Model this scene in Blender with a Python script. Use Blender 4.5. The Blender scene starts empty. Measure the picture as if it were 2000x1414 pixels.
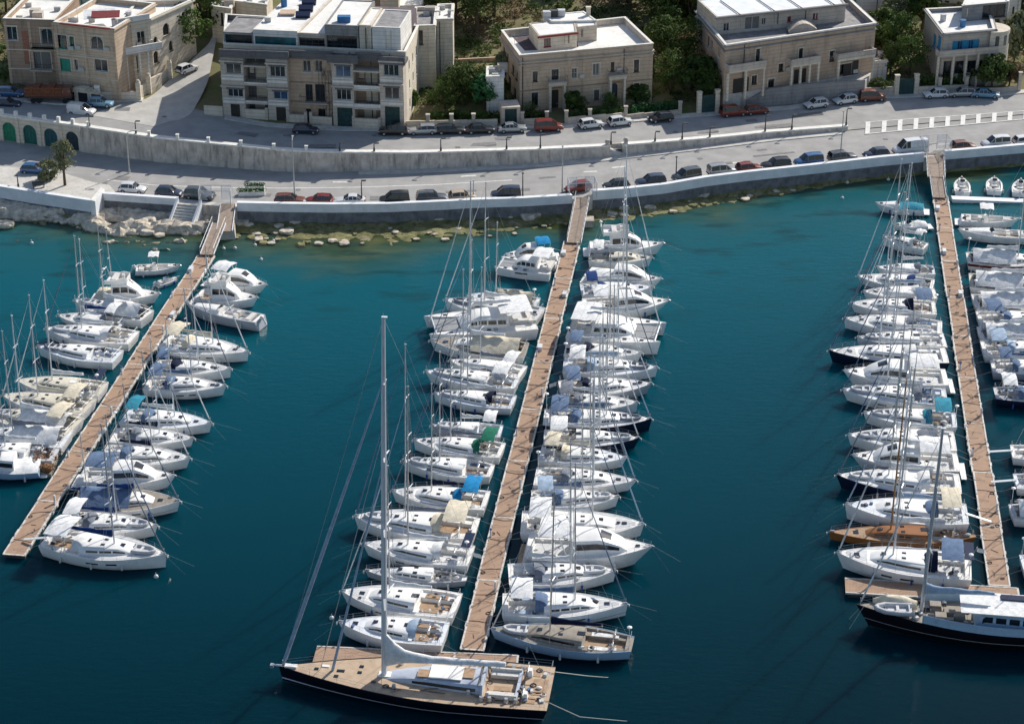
import bpy, math, random
from mathutils import Vector, Matrix, noise
R = random.Random(7)
pi = math.pi
# ------------------------------------------------------------------ camera model (photo coordinates 2000 x 1414)
FPX, PITCH, CAMH = 4100.0, math.radians(26.87), 120.0
CP, SP = math.cos(PITCH), math.sin(PITCH)
def ray(px, py):
    x = (px-1000)/FPX; y = (707-py)/FPX
    return Vector((x, CP+y*SP, -SP+y*CP))
def P(px, py, z=0.0):
    d = ray(px, py); t = (z-CAMH)/d.z
    return Vector((d.x*t, d.y*t, z))
def ztop(base, py):
    """height above the point `base` of a vertical whose top shows on photo row py"""
    d = ray(1000, py); return CAMH + d.z*(base.y/d.y)
col = bpy.context.scene.collection
# ------------------------------------------------------------------ objects
def tagit(o, label=None, cat=None, group=None, kind=None):
    if label: o['label'] = label
    if cat: o['category'] = cat
    if group: o['group'] = group
    if kind: o['kind'] = kind
    return o
def thing(name, label, cat, loc=(0,0,0), rz=0.0, group=None):
    o = bpy.data.objects.new(name, None); col.objects.link(o)
    o.empty_display_size = .3
    o.location = loc; o.rotation_euler = (0,0,rz)
    return tagit(o, label, cat, group)
class MB:
    def __init__(s): s.v=[]; s.f=[]; s.a=[]
    def add(s, vs, fs):
        b=len(s.v); s.v += [tuple(v) for v in vs]; s.f += [tuple(i+b for i in f) for f in fs]; return s
    def quad(s,a,b,c,d): return s.add([a,b,c,d],[(0,1,2,3)])
    def box(s, c, d, rz=0.0, taper=1.0, rx=0.0, ry=0.0):
        hx,hy,hz = d[0]/2,d[1]/2,d[2]/2
        vs=[Vector((x*hx*(taper if z>0 else 1), y*hy*(taper if z>0 else 1), z*hz)) for z in(-1,1) for y in(-1,1) for x in(-1,1)]
        if rx or ry or rz:
            M = Matrix.Rotation(rz,3,'Z')@Matrix.Rotation(ry,3,'Y')@Matrix.Rotation(rx,3,'X')
            vs=[M@v for v in vs]
        c=Vector(c); vs=[v+c for v in vs]
        return s.add(vs,[(0,2,3,1),(4,5,7,6),(0,1,5,4),(1,3,7,5),(3,2,6,7),(2,0,4,6)])
    def hexa(s, lo, hi):   # lo, hi: 4 points each, counter-clockwise from above
        return s.add(list(lo)+list(hi),[(3,2,1,0),(4,5,6,7)]+[(i,(i+1)%4,4+(i+1)%4,4+i) for i in range(4)])
    def prism(s, poly, z0, z1):
        n=len(poly); lo=[(p[0],p[1],z0) for p in poly]; hi=[(p[0],p[1],z1) for p in poly]
        return s.add(lo+hi,[tuple(range(n-1,-1,-1)),tuple(range(n,2*n))]+[(i,(i+1)%n,n+(i+1)%n,n+i) for i in range(n)])
    def tube(s, p0, p1, r0, r1=None, n=6, cap=True):
        r1 = r0 if r1 is None else r1
        p0=Vector(p0); p1=Vector(p1); d=p1-p0
        if d.length<1e-6: return s
        q=d.to_track_quat('Z','Y'); vs=[]
        for p,r in((p0,r0),(p1,r1)):
            for i in range(n):
                a=2*pi*i/n; vs.append(p+q@Vector((r*math.cos(a),r*math.sin(a),0)))
        fs=[(i,(i+1)%n,n+(i+1)%n,n+i) for i in range(n)]
        if cap: fs += [tuple(range(n-1,-1,-1)),tuple(range(n,2*n))]
        return s.add(vs,fs)
    def path(s, pts, r, n=5):
        for a,b in zip(pts,pts[1:]): s.tube(a,b,r,r,n)
        return s
    def ball(s, c, r, n=8, m=5, sq=(1,1,1)):
        c=Vector(c); vs=[c+Vector((0,0,r*sq[2]))]
        for j in range(1,m):
            t=pi*j/m
            for i in range(n):
                a=2*pi*i/n; vs.append(c+Vector((r*sq[0]*math.sin(t)*math.cos(a),r*sq[1]*math.sin(t)*math.sin(a),r*sq[2]*math.cos(t))))
        vs.append(c-Vector((0,0,r*sq[2]))); fs=[(0,1+i,1+(i+1)%n) for i in range(n)]
        for j in range(m-2):
            for i in range(n):
                a=1+j*n+i; b=1+j*n+(i+1)%n; fs.append((a,a+n,b+n,b))
        k=1+(m-2)*n; e=len(vs)-1
        fs += [(k+(i+1)%n,k+i,e) for i in range(n)]
        return s.add(vs,fs)
    def grid(s, rows):
        n=len(rows[0]); vs=[v for r in rows for v in r]
        return s.add(vs,[(j*n+i,j*n+i+1,(j+1)*n+i+1,(j+1)*n+i) for j in range(len(rows)-1) for i in range(n-1)])
    def torus(s, c, R_, r, nrm=(1,0,0), n=14, m=5):
        q=Vector(nrm).to_track_quat('Z','Y'); c=Vector(c); rows=[]
        for j in range(n+1):
            a=2*pi*j/n; rows.append([c+q@Vector(((R_+r*math.cos(b))*math.cos(a),(R_+r*math.cos(b))*math.sin(a),r*math.sin(b))) for b in [2*pi*i/m for i in range(m+1)]])
        return s.grid(rows)
    def build(s, name, m, parent=None, smooth=None, world=False, sag=None):
        if not s.v: return None
        me = bpy.data.meshes.new(name)
        if world and parent is not None:
            M = Matrix.Rotation(-parent.rotation_euler.z,3,'Z'); L = Vector(parent.location)
            s.v=[tuple(M@(Vector(v)-L)) for v in s.v]
        me.from_pydata(s.v,[],s.f); me.validate()
        if smooth is not None:
            me.polygons.foreach_set('use_smooth',[True]*len(me.polygons))
            me.set_sharp_from_angle(angle=math.radians(smooth))
        me.update()
        o = bpy.data.objects.new(name, me); col.objects.link(o)
        for mm in (m if isinstance(m,(list,tuple)) else [m]): me.materials.append(mm)
        if parent: o.parent = parent
        return o
def structure(mb, name, m, smooth=None):
    o = mb.build(name, m, None, smooth); o['kind']='structure'; return o
# ------------------------------------------------------------------ materials
_mc = {}
def srgb(c):
    return tuple((x/255/12.92 if x/255<=.04045 else ((x/255+.055)/1.055)**2.4) for x in c)
def mat(name, c, rough=.7, var=.12, scale=3.0, bump=0.0, bscale=20.0, spec=.5, metal=0.0, c2=None, stretch=(1,1,1), coat=0.0, objvar=0.0, contrast=(.35,.65), detail=4.0):
    if name in _mc: return _mc[name]
    m = bpy.data.materials.new(name); m.use_nodes=True; nt=m.node_tree; N=nt.nodes; L=nt.links
    b=N['Principled BSDF']; b.inputs['Roughness'].default_value=rough; b.inputs['Specular IOR Level'].default_value=spec
    b.inputs['Metallic'].default_value=metal; b.inputs['Coat Weight'].default_value=coat
    tc=N.new('ShaderNodeTexCoord'); mp=N.new('ShaderNodeMapping'); mp.inputs['Scale'].default_value=stretch
    L.new(tc.outputs['Object'],mp.inputs['Vector'])
    oi=N.new('ShaderNodeObjectInfo'); ad=N.new('ShaderNodeVectorMath'); ad.operation='ADD'
    sc=N.new('ShaderNodeMath'); sc.operation='MULTIPLY'; sc.inputs[1].default_value=37.0
    L.new(oi.outputs['Random'],sc.inputs[0]); L.new(mp.outputs[0],ad.inputs[0]); L.new(sc.outputs[0],ad.inputs[1])
    n=N.new('ShaderNodeTexNoise'); n.inputs['Scale'].default_value=scale; n.inputs['Detail'].default_value=detail; n.inputs['Roughness'].default_value=.6
    L.new(ad.outputs[0],n.inputs['Vector'])
    r=N.new('ShaderNodeValToRGB'); r.color_ramp.elements[0].position=contrast[0]; r.color_ramp.elements[1].position=contrast[1]
    a = tuple(max(0,x*(1-var)) for x in c); d = c2 if c2 else tuple(min(1,x*(1+var)) for x in c)
    r.color_ramp.elements[0].color=(*a,1); r.color_ramp.elements[1].color=(*d,1)
    L.new(n.outputs['Fac'],r.inputs['Fac'])
    out=r.outputs['Color']
    if objvar:
        hs=N.new('ShaderNodeHueSaturation'); mr=N.new('ShaderNodeMapRange'); mr.inputs['To Min'].default_value=1-objvar; mr.inputs['To Max'].default_value=1+objvar
        L.new(oi.outputs['Random'],mr.inputs['Value']); L.new(mr.outputs[0],hs.inputs['Value']); L.new(out,hs.inputs['Color']); out=hs.outputs['Color']
    L.new(out,b.inputs['Base Color'])
    if bump:
        n2=N.new('ShaderNodeTexNoise'); n2.inputs['Scale'].default_value=bscale; n2.inputs['Detail'].default_value=6
        L.new(ad.outputs[0],n2.inputs['Vector'])
        bp=N.new('ShaderNodeBump'); bp.inputs['Strength'].default_value=min(1,bump); bp.inputs['Distance'].default_value=.05
        L.new(n2.outputs['Fac'],bp.inputs['Height']); L.new(bp.outputs[0],b.inputs['Normal'])
    _mc[name]=m; return m
def mixin(m, fac_out, color):
    """lay `color` over the material's base colour by a factor output"""
    nt=m.node_tree; b=nt.nodes['Principled BSDF']; l=b.inputs['Base Color'].links[0]; src=l.from_socket
    mx=nt.nodes.new('ShaderNodeMix'); mx.data_type='RGBA'; nt.links.new(fac_out,mx.inputs['Factor']); nt.links.new(src,mx.inputs['A'])
    if isinstance(color,tuple): mx.inputs['B'].default_value=(*color,1)
    else: nt.links.new(color,mx.inputs['B'])
    nt.links.new(mx.outputs['Result'],b.inputs['Base Color'])
def noise_fac(m, scale, lo, hi, stretch=(1,1,1), coord='Object', detail=5):
    nt=m.node_tree; tc=nt.nodes.new('ShaderNodeTexCoord'); mp=nt.nodes.new('ShaderNodeMapping'); mp.inputs['Scale'].default_value=stretch
    n=nt.nodes.new('ShaderNodeTexNoise'); n.inputs['Scale'].default_value=scale; n.inputs['Detail'].default_value=detail; n.inputs['Roughness'].default_value=.65
    mr=nt.nodes.new('ShaderNodeMapRange'); mr.inputs['From Min'].default_value=lo; mr.inputs['From Max'].default_value=hi
    nt.links.new(tc.outputs[coord],mp.inputs['Vector']); nt.links.new(mp.outputs[0],n.inputs['Vector']); nt.links.new(n.outputs['Fac'],mr.inputs['Value'])
    return mr.outputs[0]
def zband(m, z0, z1, soft=.01):
    nt=m.node_tree; tc=nt.nodes.new('ShaderNodeTexCoord'); sp=nt.nodes.new('ShaderNodeSeparateXYZ'); nt.links.new(tc.outputs['Object'],sp.inputs[0])
    a=nt.nodes.new('ShaderNodeMapRange'); a.inputs['From Min'].default_value=z0-soft; a.inputs['From Max'].default_value=z0+soft
    b=nt.nodes.new('ShaderNodeMapRange'); b.inputs['From Min'].default_value=z1+soft; b.inputs['From Max'].default_value=z1-soft
    mu=nt.nodes.new('ShaderNodeMath'); mu.operation='MULTIPLY'
    nt.links.new(sp.outputs['Z'],a.inputs['Value']); nt.links.new(sp.outputs['Z'],b.inputs['Value']); nt.links.new(a.outputs[0],mu.inputs[0]); nt.links.new(b.outputs[0],mu.inputs[1])
    return mu.outputs[0]
def stripes(m, axis, period, width, color, soft=.3):
    """thin regular lines (plank gaps, joints) along an object axis"""
    nt=m.node_tree; tc=nt.nodes.new('ShaderNodeTexCoord'); sp=nt.nodes.new('ShaderNodeSeparateXYZ'); nt.links.new(tc.outputs['Object'],sp.inputs[0])
    d=nt.nodes.new('ShaderNodeMath'); d.operation='DIVIDE'; d.inputs[1].default_value=period; nt.links.new(sp.outputs[axis],d.inputs[0])
    f=nt.nodes.new('ShaderNodeMath'); f.operation='FRACT'; nt.links.new(d.outputs[0],f.inputs[0])
    l=nt.nodes.new('ShaderNodeMath'); l.operation='LESS_THAN'; l.inputs[1].default_value=width/period; nt.links.new(f.outputs[0],l.inputs[0])
    k=nt.nodes.new('ShaderNodeMath'); k.operation='MULTIPLY'; k.inputs[1].default_value=1-soft; nt.links.new(l.outputs[0],k.inputs[0])
    mixin(m,k.outputs[0],color)
def interp(tab, x):
    if x<=tab[0][0]:
        a,b=tab[0],tab[1]
    elif x>=tab[-1][0]:
        a,b=tab[-2],tab[-1]
    else:
        for a,b in zip(tab,tab[1:]):
            if x<=b[0]: break
    t=(x-a[0])/(b[0]-a[0]); return tuple(p+(q-p)*t for p,q in zip(a[1:],b[1:]))
def smoothcurve(pts, sub=6):
    """Catmull-Rom through tuples"""
    out=[]; n=len(pts)
    for i in range(n-1):
        p0=pts[max(i-1,0)];p1=pts[i];p2=pts[i+1];p3=pts[min(i+2,n-1)]
        for k in range(sub):
            t=k/sub
            out.append(tuple(.5*((2*b)+(-a+c)*t+(2*a-5*b+4*c-d)*t*t+(-a+3*b-3*c+d)*t**3) for a,b,c,d in zip(p0,p1,p2,p3)))
    out.append(tuple(pts[-1])); return out
# ------------------------------------------------------------------ world, sun, camera
sc = bpy.context.scene
w = bpy.data.worlds.new('World'); sc.world=w; w.use_nodes=True
bg=w.node_tree.nodes['Background']; sky=w.node_tree.nodes.new('ShaderNodeTexSky'); sky.sky_type='NISHITA'; sky.sun_disc=False
SUN_EL=math.radians(35.5); SUN_AZ=math.radians(40)
sky.sun_elevation=SUN_EL; sky.sun_rotation=SUN_AZ; sky.altitude=30; sky.dust_density=1.0
w.node_tree.links.new(sky.outputs[0],bg.inputs['Color']); bg.inputs['Strength'].default_value=.115
sl=bpy.data.lights.new('sun','SUN'); sl.energy=5.0; sl.angle=math.radians(.5); sl.color=(1,.95,.87)
so=bpy.data.objects.new('sun',sl); col.objects.link(so)
sd=Vector((math.sin(SUN_AZ)*math.cos(SUN_EL),math.cos(SUN_AZ)*math.cos(SUN_EL),math.sin(SUN_EL)))
so.rotation_euler=(-sd).to_track_quat('-Z','Y').to_euler(); so.location=(100,300,200)
cam=bpy.data.cameras.new('camera'); co=bpy.data.objects.new('camera',cam); col.objects.link(co); sc.camera=co
co.location=(0,0,CAMH); co.rotation_euler=(pi/2-PITCH,0,0); cam.sensor_width=36; cam.lens=FPX/2000*36; cam.clip_start=1; cam.clip_end=20000
sc.view_settings.view_transform='Standard'; sc.view_settings.look='None'; sc.view_settings.exposure=0
# ------------------------------------------------------------------ guiding curves, in photo columns
ROAD=2.5; PTOP=3.35
QUAY=[(-500,300),(-250,345),(0,364),(60,374),(180,392),(200,378),(347,388),(400,393),(460,396),(560,398),(650,399),(757,398),(875,393),(922,390),(1020,387),(1120,381),(1157,373),(1225,368),(1300,360),(1380,346),(1460,336),(1600,321),(1720,307),(1808,299),(1844,296),(2000,283),(2300,258),(2700,225)]
# the quay line keeps a straight run between the step at 180..200
def quay(px): 
    return P(px, interp(QUAY,px)[0], PTOP)
WALLB=[(-500,225),(-250,248),(0,274),(160,297),(250,309),(312,317),(410,325),(542,335),(612,336.5),(665,335.5),(800,332.5),(920,327),(1055,320),(1175,309),(1237,302),(1300,295),(1410,282),(1496,271),(1600,261),(1655,256),(1800,243),(2000,225),(2300,198),(2700,162)]
WTOP=[(-500,7.2),(0,6.9),(160,6.8),(250,6.6),(500,6.15),(800,5.35),(1055,4.9),(1226,4.3),(1410,3.75),(1600,3.42),(1655,3.35),(2700,3.35)]
UR=[(-500,6.4),(0,6.1),(160,5.9),(250,5.7),(500,5.25),(800,4.5),(1055,4.05),(1226,3.45),(1410,2.95),(1600,2.62),(1655,2.54),(2700,2.54)]
FRONT=[(-500,150,7.5),(-250,170,7.2),(0,190,6.9),(130,200,6.6),(270,192,6.4),(340,205,6.2),(430,226,5.7),(527,243,5.4),(657,250,4.95),(790,252,4.65),(925,250,4.4),(1107,244,4.1),(1222,235,3.7),(1325,226,3.3),(1400,220,3.05),(1540,209,2.8),(1686,190,2.62),(1790,185,2.6),(1886,181,2.6),(1940,184,2.6),(2100,168,2.62),(2300,150,2.7),(2700,115,3.0)]
def wallbase(px): return P(px, interp(WALLB,px)[0], ROAD)
def urz(px): return interp(UR,px)[0]
def front(px):
    y,z=interp(FRONT,px); return P(px,y,z)
_fx=[]
for i in range(-500,2701,25):
    p=front(i); _fx.append((p.x,p.y,p.z))
def terr(X,Y):
    y,z=interp(_fx,X); d=Y-y
    if d<=0: return z
    g = .02*d if d<5 else .1+.17*(d-5)
    if d>70: g = .1+.17*65+.25*(d-70)
    if d>260: g = .1+.17*65+.25*190
    return z+g
def PT(px,py):
    z=6.0
    for _ in range(25):
        p=P(px,py,z); z=z+.6*(terr(p.x,p.y)-z)
    return P(px,py,z)
cols=[-2500,-1200,-700]+list(range(-500,2701,20))+[2900,3400,4500]
cols_in=list(range(-500,2701,20))
# ------------------------------------------------------------------ surface materials
M_ASPH=mat('asphalt',(.37,.36,.345),.95,.12,.35,.25,60,.3,detail=8)
mixin(M_ASPH,noise_fac(M_ASPH,.9,.55,.8,(.25,1.4,1)),(.30,.295,.285))
mixin(M_ASPH,noise_fac(M_ASPH,6,.6,.9),(.38,.37,.35))
M_PAVE=mat('pavement_concrete',(.60,.57,.52),.95,.12,.8,.2,40,.3)
mixin(M_PAVE,noise_fac(M_PAVE,3,.55,.85),(.30,.28,.25))
M_KERB=mat('kerb_stone',(.5,.48,.43),.9,.15,2)
M_PAINT=mat('road_paint',(.75,.74,.7),.8,.15,2); mixin(M_PAINT,noise_fac(M_PAINT,5,.55,.8),(.4,.39,.37))
M_WALL=mat('weathered_concrete',(.62,.555,.48),.95,.18,.6,.5,12,.2)
mixin(M_WALL,noise_fac(M_WALL,1.2,.48,.75,(1,1,.25)),(.22,.20,.185)); mixin(M_WALL,noise_fac(M_WALL,5,.6,.8),(.5,.46,.4))
M_CAP=mat('pale_coping',(.80,.78,.72),.85,.1,1.5); mixin(M_CAP,noise_fac(M_CAP,4,.6,.85),(.42,.4,.37))
M_WHITEW=mat('whitewashed_parapet',(.80,.81,.83),.8,.08,.6,.2,10); mixin(M_WHITEW,noise_fac(M_WHITEW,2,.6,.95,(1,1,.3)),(.5,.5,.5))
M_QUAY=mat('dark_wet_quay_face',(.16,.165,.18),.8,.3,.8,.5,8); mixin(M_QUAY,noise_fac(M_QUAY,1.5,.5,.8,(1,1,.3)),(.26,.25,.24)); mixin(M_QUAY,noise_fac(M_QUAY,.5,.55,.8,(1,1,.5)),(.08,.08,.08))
M_HILL=mat('dry_hillside_soil',(.34,.26,.165),1,.3,.25,.5,3,.1,c2=(.17,.19,.08)); mixin(M_HILL,noise_fac(M_HILL,.12,.5,.65),(.12,.16,.055)); mixin(M_HILL,noise_fac(M_HILL,1.2,.58,.75),(.30,.25,.17))
# ------------------------------------------------------------------ water
def dist_to_poly(p, poly):
    best=1e9
    for a,b in zip(poly,poly[1:]):
        d=b-a; l=d.length_squared; t=max(0,min(1,(p-a).dot(d)/l)) if l else 0
        best=min(best,(p-a-d*t).length)
    return best
QP=[Vector(quay(px).xy) for px in list(range(-500,2701,25))]
def make_water():
    me=bpy.data.meshes.new('sea'); vs=[];fs=[];sh=[];dp=[]
    xs=[-4000,-1500,-600,-300]+[x*2.5 for x in range(-64,65)]+[300,600,1500,4000]
    ys=[-4000,-1000,-300,0,80]+[100+2.2*i for i in range(95)]+[330,400]
    for y in ys:
        for x in xs:
            vs.append((x,y,0)); p=Vector((x,y))
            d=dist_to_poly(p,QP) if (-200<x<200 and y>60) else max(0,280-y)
            px=1000+FPX*x/max(1,(CP*y+SP*CAMH)) if y>50 else 1000
            nz=noise.fractal(Vector((x*.06,y*.06,1.3)),1,2,4); nz2=noise.fractal(Vector((x*.25,y*.25,4)),1,2,4)
            wdt=interp([(-500,9),(0,10),(200,14),(400,17),(600,20),(900,13),(1000,9),(1300,8),(1500,10),(1650,6),(1900,4),(2700,4)],px)[0]
            s=1-max(0,min(1,(d+nz*6+nz2*4)/wdt)); sh.append(s**1.1)
            dp.append(max(0,min(1,d/190)))  # distance from the quay; drives the outward darkening of the sea colour
    n=len(xs); fs=[(j*n+i,j*n+i+1,(j+1)*n+i+1,(j+1)*n+i) for j in range(len(ys)-1) for i in range(n-1)]
    me.from_pydata(vs,[],fs)
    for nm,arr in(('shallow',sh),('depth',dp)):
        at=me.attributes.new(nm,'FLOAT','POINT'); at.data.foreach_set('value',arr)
    o=bpy.data.objects.new('sea',me); col.objects.link(o); o['kind']='structure'
    m=bpy.data.materials.new('sea_water'); m.use_nodes=True; nt=m.node_tree; N=nt.nodes; L=nt.links; b=N['Principled BSDF']
    b.inputs['IOR'].default_value=1.33; b.inputs['Roughness'].default_value=.12; b.inputs['Specular IOR Level'].default_value=.09
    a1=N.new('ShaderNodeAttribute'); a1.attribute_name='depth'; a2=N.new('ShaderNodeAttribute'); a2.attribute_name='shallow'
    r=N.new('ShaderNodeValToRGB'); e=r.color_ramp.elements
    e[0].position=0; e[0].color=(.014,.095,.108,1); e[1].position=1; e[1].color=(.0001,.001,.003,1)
    for p_,c_ in((.12,(.002,.088,.118)),(.30,(.0006,.056,.082)),(.55,(.0004,.026,.040)),(.78,(.0002,.006,.012))): k=e.new(p_); k.color=(*c_,1)  # darker outward: deeper water plus painted-in vignette and weaker sky reflection
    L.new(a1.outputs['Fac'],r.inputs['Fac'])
    tc=N.new('ShaderNodeTexCoord')
    n1=N.new('ShaderNodeTexNoise'); n1.inputs['Scale'].default_value=.35; n1.inputs['Detail'].default_value=6
    mp=N.new('ShaderNodeMapping'); mp.inputs['Scale'].default_value=(.5,1.3,1); L.new(tc.outputs['Object'],mp.inputs[0]); L.new(mp.outputs[0],n1.inputs['Vector'])
    r2=N.new('ShaderNodeValToRGB'); r2.color_ramp.elements[0].position=.38; r2.color_ramp.elements[0].color=(.045,.065,.022,1); r2.color_ramp.elements[1].position=.68; r2.color_ramp.elements[1].color=(.11,.12,.05,1)
    L.new(n1.outputs['Fac'],r2.inputs['Fac'])
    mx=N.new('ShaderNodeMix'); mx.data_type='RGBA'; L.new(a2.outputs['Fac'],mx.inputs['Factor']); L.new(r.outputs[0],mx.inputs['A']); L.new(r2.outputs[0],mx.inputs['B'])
    # patches of weed on the near-shore bottom
    n3=N.new('ShaderNodeTexNoise'); n3.inputs['Scale'].default_value=.22; n3.inputs['Detail'].default_value=7; L.new(mp.outputs[0],n3.inputs['Vector'])
    mr=N.new('ShaderNodeMapRange'); mr.inputs['From Min'].default_value=.54; mr.inputs['From Max'].default_value=.66; mr.inputs['To Max'].default_value=.7; L.new(n3.outputs['Fac'],mr.inputs['Value'])
    mr2=N.new('ShaderNodeMapRange'); mr2.inputs['From Min'].default_value=.22; mr2.inputs['From Max'].default_value=.08; L.new(a1.outputs['Fac'],mr2.inputs['Value'])
    mm=N.new('ShaderNodeMath'); mm.operation='MULTIPLY'; L.new(mr.outputs[0],mm.inputs[0]); L.new(mr2.outputs[0],mm.inputs[1])
    mx2=N.new('ShaderNodeMix'); mx2.data_type='RGBA'; L.new(mm.outputs[0],mx2.inputs['Factor']); L.new(mx.outputs['Result'],mx2.inputs['A']); mx2.inputs['B'].default_value=(.006,.04,.045,1)
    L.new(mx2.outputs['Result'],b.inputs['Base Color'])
    b.subsurface_method='BURLEY'; b.inputs['Subsurface Weight'].default_value=1; b.inputs['Subsurface Radius'].default_value=(1,1,1); b.inputs['Subsurface Scale'].default_value=2.6
    w1=N.new('ShaderNodeTexNoise'); w1.inputs['Scale'].default_value=1.1; w1.inputs['Detail'].default_value=5; w1.inputs['Roughness'].default_value=.55; L.new(mp.outputs[0],w1.inputs['Vector'])
    w2=N.new('ShaderNodeTexNoise'); w2.inputs['Scale'].default_value=.12; w2.inputs['Detail'].default_value=3; L.new(mp.outputs[0],w2.inputs['Vector'])
    ad=N.new('ShaderNodeMath'); ad.operation='MULTIPLY_ADD'; ad.inputs[1].default_value=1.0; L.new(w2.outputs['Fac'],ad.inputs[0]); L.new(w1.outputs['Fac'],ad.inputs[2])
    bp=N.new('ShaderNodeBump'); bp.inputs['Strength'].default_value=.28; bp.inputs['Distance'].default_value=.12; L.new(ad.outputs[0],bp.inputs['Height']); L.new(bp.outputs[0],b.inputs['Normal'])
    w3=N.new('ShaderNodeTexNoise'); w3.inputs['Scale'].default_value=.022; w3.inputs['Detail'].default_value=5; L.new(mp.outputs[0],w3.inputs['Vector'])
    m3=N.new('ShaderNodeMapRange'); m3.inputs['From Min'].default_value=.4; m3.inputs['From Max'].default_value=.62; m3.inputs['To Min'].default_value=.10; m3.inputs['To Max'].default_value=.55; L.new(w3.outputs['Fac'],m3.inputs['Value']); L.new(m3.outputs[0],bp.inputs['Strength'])
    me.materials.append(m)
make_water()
# ------------------------------------------------------------------ roads and ground
def strip(name, m, fa, fb, columns=cols_in, k=1, ext=False, smooth=None):
    mb=MB(); rows=[]
    for c in columns:
        a=Vector(fa(c)); b=Vector(fb(c)); rows.append([a.lerp(b,i/k) for i in range(k+1)])
    mb.grid([list(r) for r in rows]); mb.f=[tuple(reversed(f)) for f in mb.f]
    return structure(mb,name,m,smooth)
def QR(c,d):
    y=interp(QUAY,c)[0] if not 176<c<204 else 391.5+(c-176)*(378-391.5)/28
    p=P(c,y,PTOP); return Vector((p.x,p.y+d,PTOP))
def z_at(v,z): return Vector((v[0],v[1],z))
def seaward(px,d,f=quay):   # offset of the quay line in the horizontal plane, + = towards the sea
    a=f(px-8); b=f(px+8); t=(b-a).normalized(); n=Vector((t.y,-t.x,0)); return f(px)+n*d
strip('lower_road',M_ASPH,lambda c:z_at(QR(c,.35),ROAD),lambda c:z_at(wallbase(c),ROAD),k=3)
cw=[c for c in cols_in if c<=1650]
strip('upper_road',M_ASPH,lambda c:z_at(wallbase(c)+Vector((0,.25,0)),urz(c)),lambda c:front(c)+Vector((0,.3,0)),k=3)
# pavement at the foot of the retaining wall, with its kerb
mb=MB()
for c0,c1 in zip(cw,cw[1:]):
    if c0<700: continue
    a0,a1=wallbase(c0),wallbase(c1); b0,b1=seaward(c0,1.5,wallbase),seaward(c1,1.5,wallbase)
    mb.hexa([z_at(b0,ROAD-.05),z_at(b1,ROAD-.05),z_at(a1,ROAD-.05),z_at(a0,ROAD-.05)],[z_at(b0,ROAD+.13),z_at(b1,ROAD+.13),z_at(a1,ROAD+.13),z_at(a0,ROAD+.13)])
structure(mb,'wall_side_pavement',M_PAVE)
mb=MB()
for c0,c1 in zip(cw,cw[1:]):
    if c0<260: continue
    a0,a1=seaward(c0,-.9,wallbase),seaward(c1,-.9,wallbase); b0,b1=seaward(c0,-2.4,wallbase),seaward(c1,-2.4,wallbase)
    mb.hexa([z_at(a0,urz(c0)-.1),z_at(a1,urz(c1)-.1),z_at(b1,urz(c1)-.1),z_at(b0,urz(c0)-.1)],[z_at(a0,urz(c0)+.16),z_at(a1,urz(c1)+.16),z_at(b1,urz(c1)+.16),z_at(b0,urz(c0)+.16)])
structure(mb,'upper_wall_pavement',M_PAVE)
# pavement behind the sea parapet, on the left a wide terrace
def inner(px):
    d=interp([(-500,9),(0,9.5),(100,10),(190,7.5),(215,2.3),(400,1.5),(600,.9),(2700,.9)],px)[0]; return QR(px,d)
mb=MB()
for c0,c1 in zip(cols_in,cols_in[1:]):
    a0,a1=QR(c0,.3),QR(c1,.3); b0,b1=inner(c0),inner(c1)
    mb.hexa([z_at(a0,ROAD-.05),z_at(a1,ROAD-.05),z_at(b1,ROAD-.05),z_at(b0,ROAD-.05)],[z_at(a0,ROAD+.13),z_at(a1,ROAD+.13),z_at(b1,ROAD+.13),z_at(b0,ROAD+.13)])
structure(mb,'seafront_pavement',M_PAVE)
# pavement under the house fronts
mb=MB()
for c0,c1 in zip(cols_in,cols_in[1:]):
    if 270<c0<430: continue
    a0,a1=front(c0)-Vector((0,1.3,0)),front(c1)-Vector((0,1.3,0)); b0,b1=front(c0)+Vector((0,.3,0)),front(c1)+Vector((0,.3,0))
    mb.hexa([a0-Vector((0,0,.1)),a1-Vector((0,0,.1)),b1-Vector((0,0,.1)),b0-Vector((0,0,.1))],[a0+Vector((0,0,.14)),a1+Vector((0,0,.14)),b1+Vector((0,0,.14)),b0+Vector((0,0,.14))])
structure(mb,'house_side_pavement',M_PAVE)
# hillside
mb=MB(); rows=[]
for X in [-3000,-900,-400]+[x*2.5 for x in range(-72,73)]+[400,900,3000]:
    y0,z0=interp(_fx,max(-190,min(190,X)))
    r=[]
    for d in [0,1.5,3,5,8,11,14,17,20,24,28,32,36,40,45,50,56,64,72,85,110,160,260,600,3000]:
        z=terr(max(-190,min(190,X)),y0+d)
        if d>6: z+=noise.fractal(Vector((X*.08,d*.08,0)),1,2,4)*min(1.3,(d-6)*.05)
        r.append(Vector((X,y0+d+.25,z)))
    rows.append(r)
mb.grid(rows); mb.f=[tuple(reversed(f)) for f in mb.f]
structure(mb,'hillside',M_HILL,smooth=60)
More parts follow.
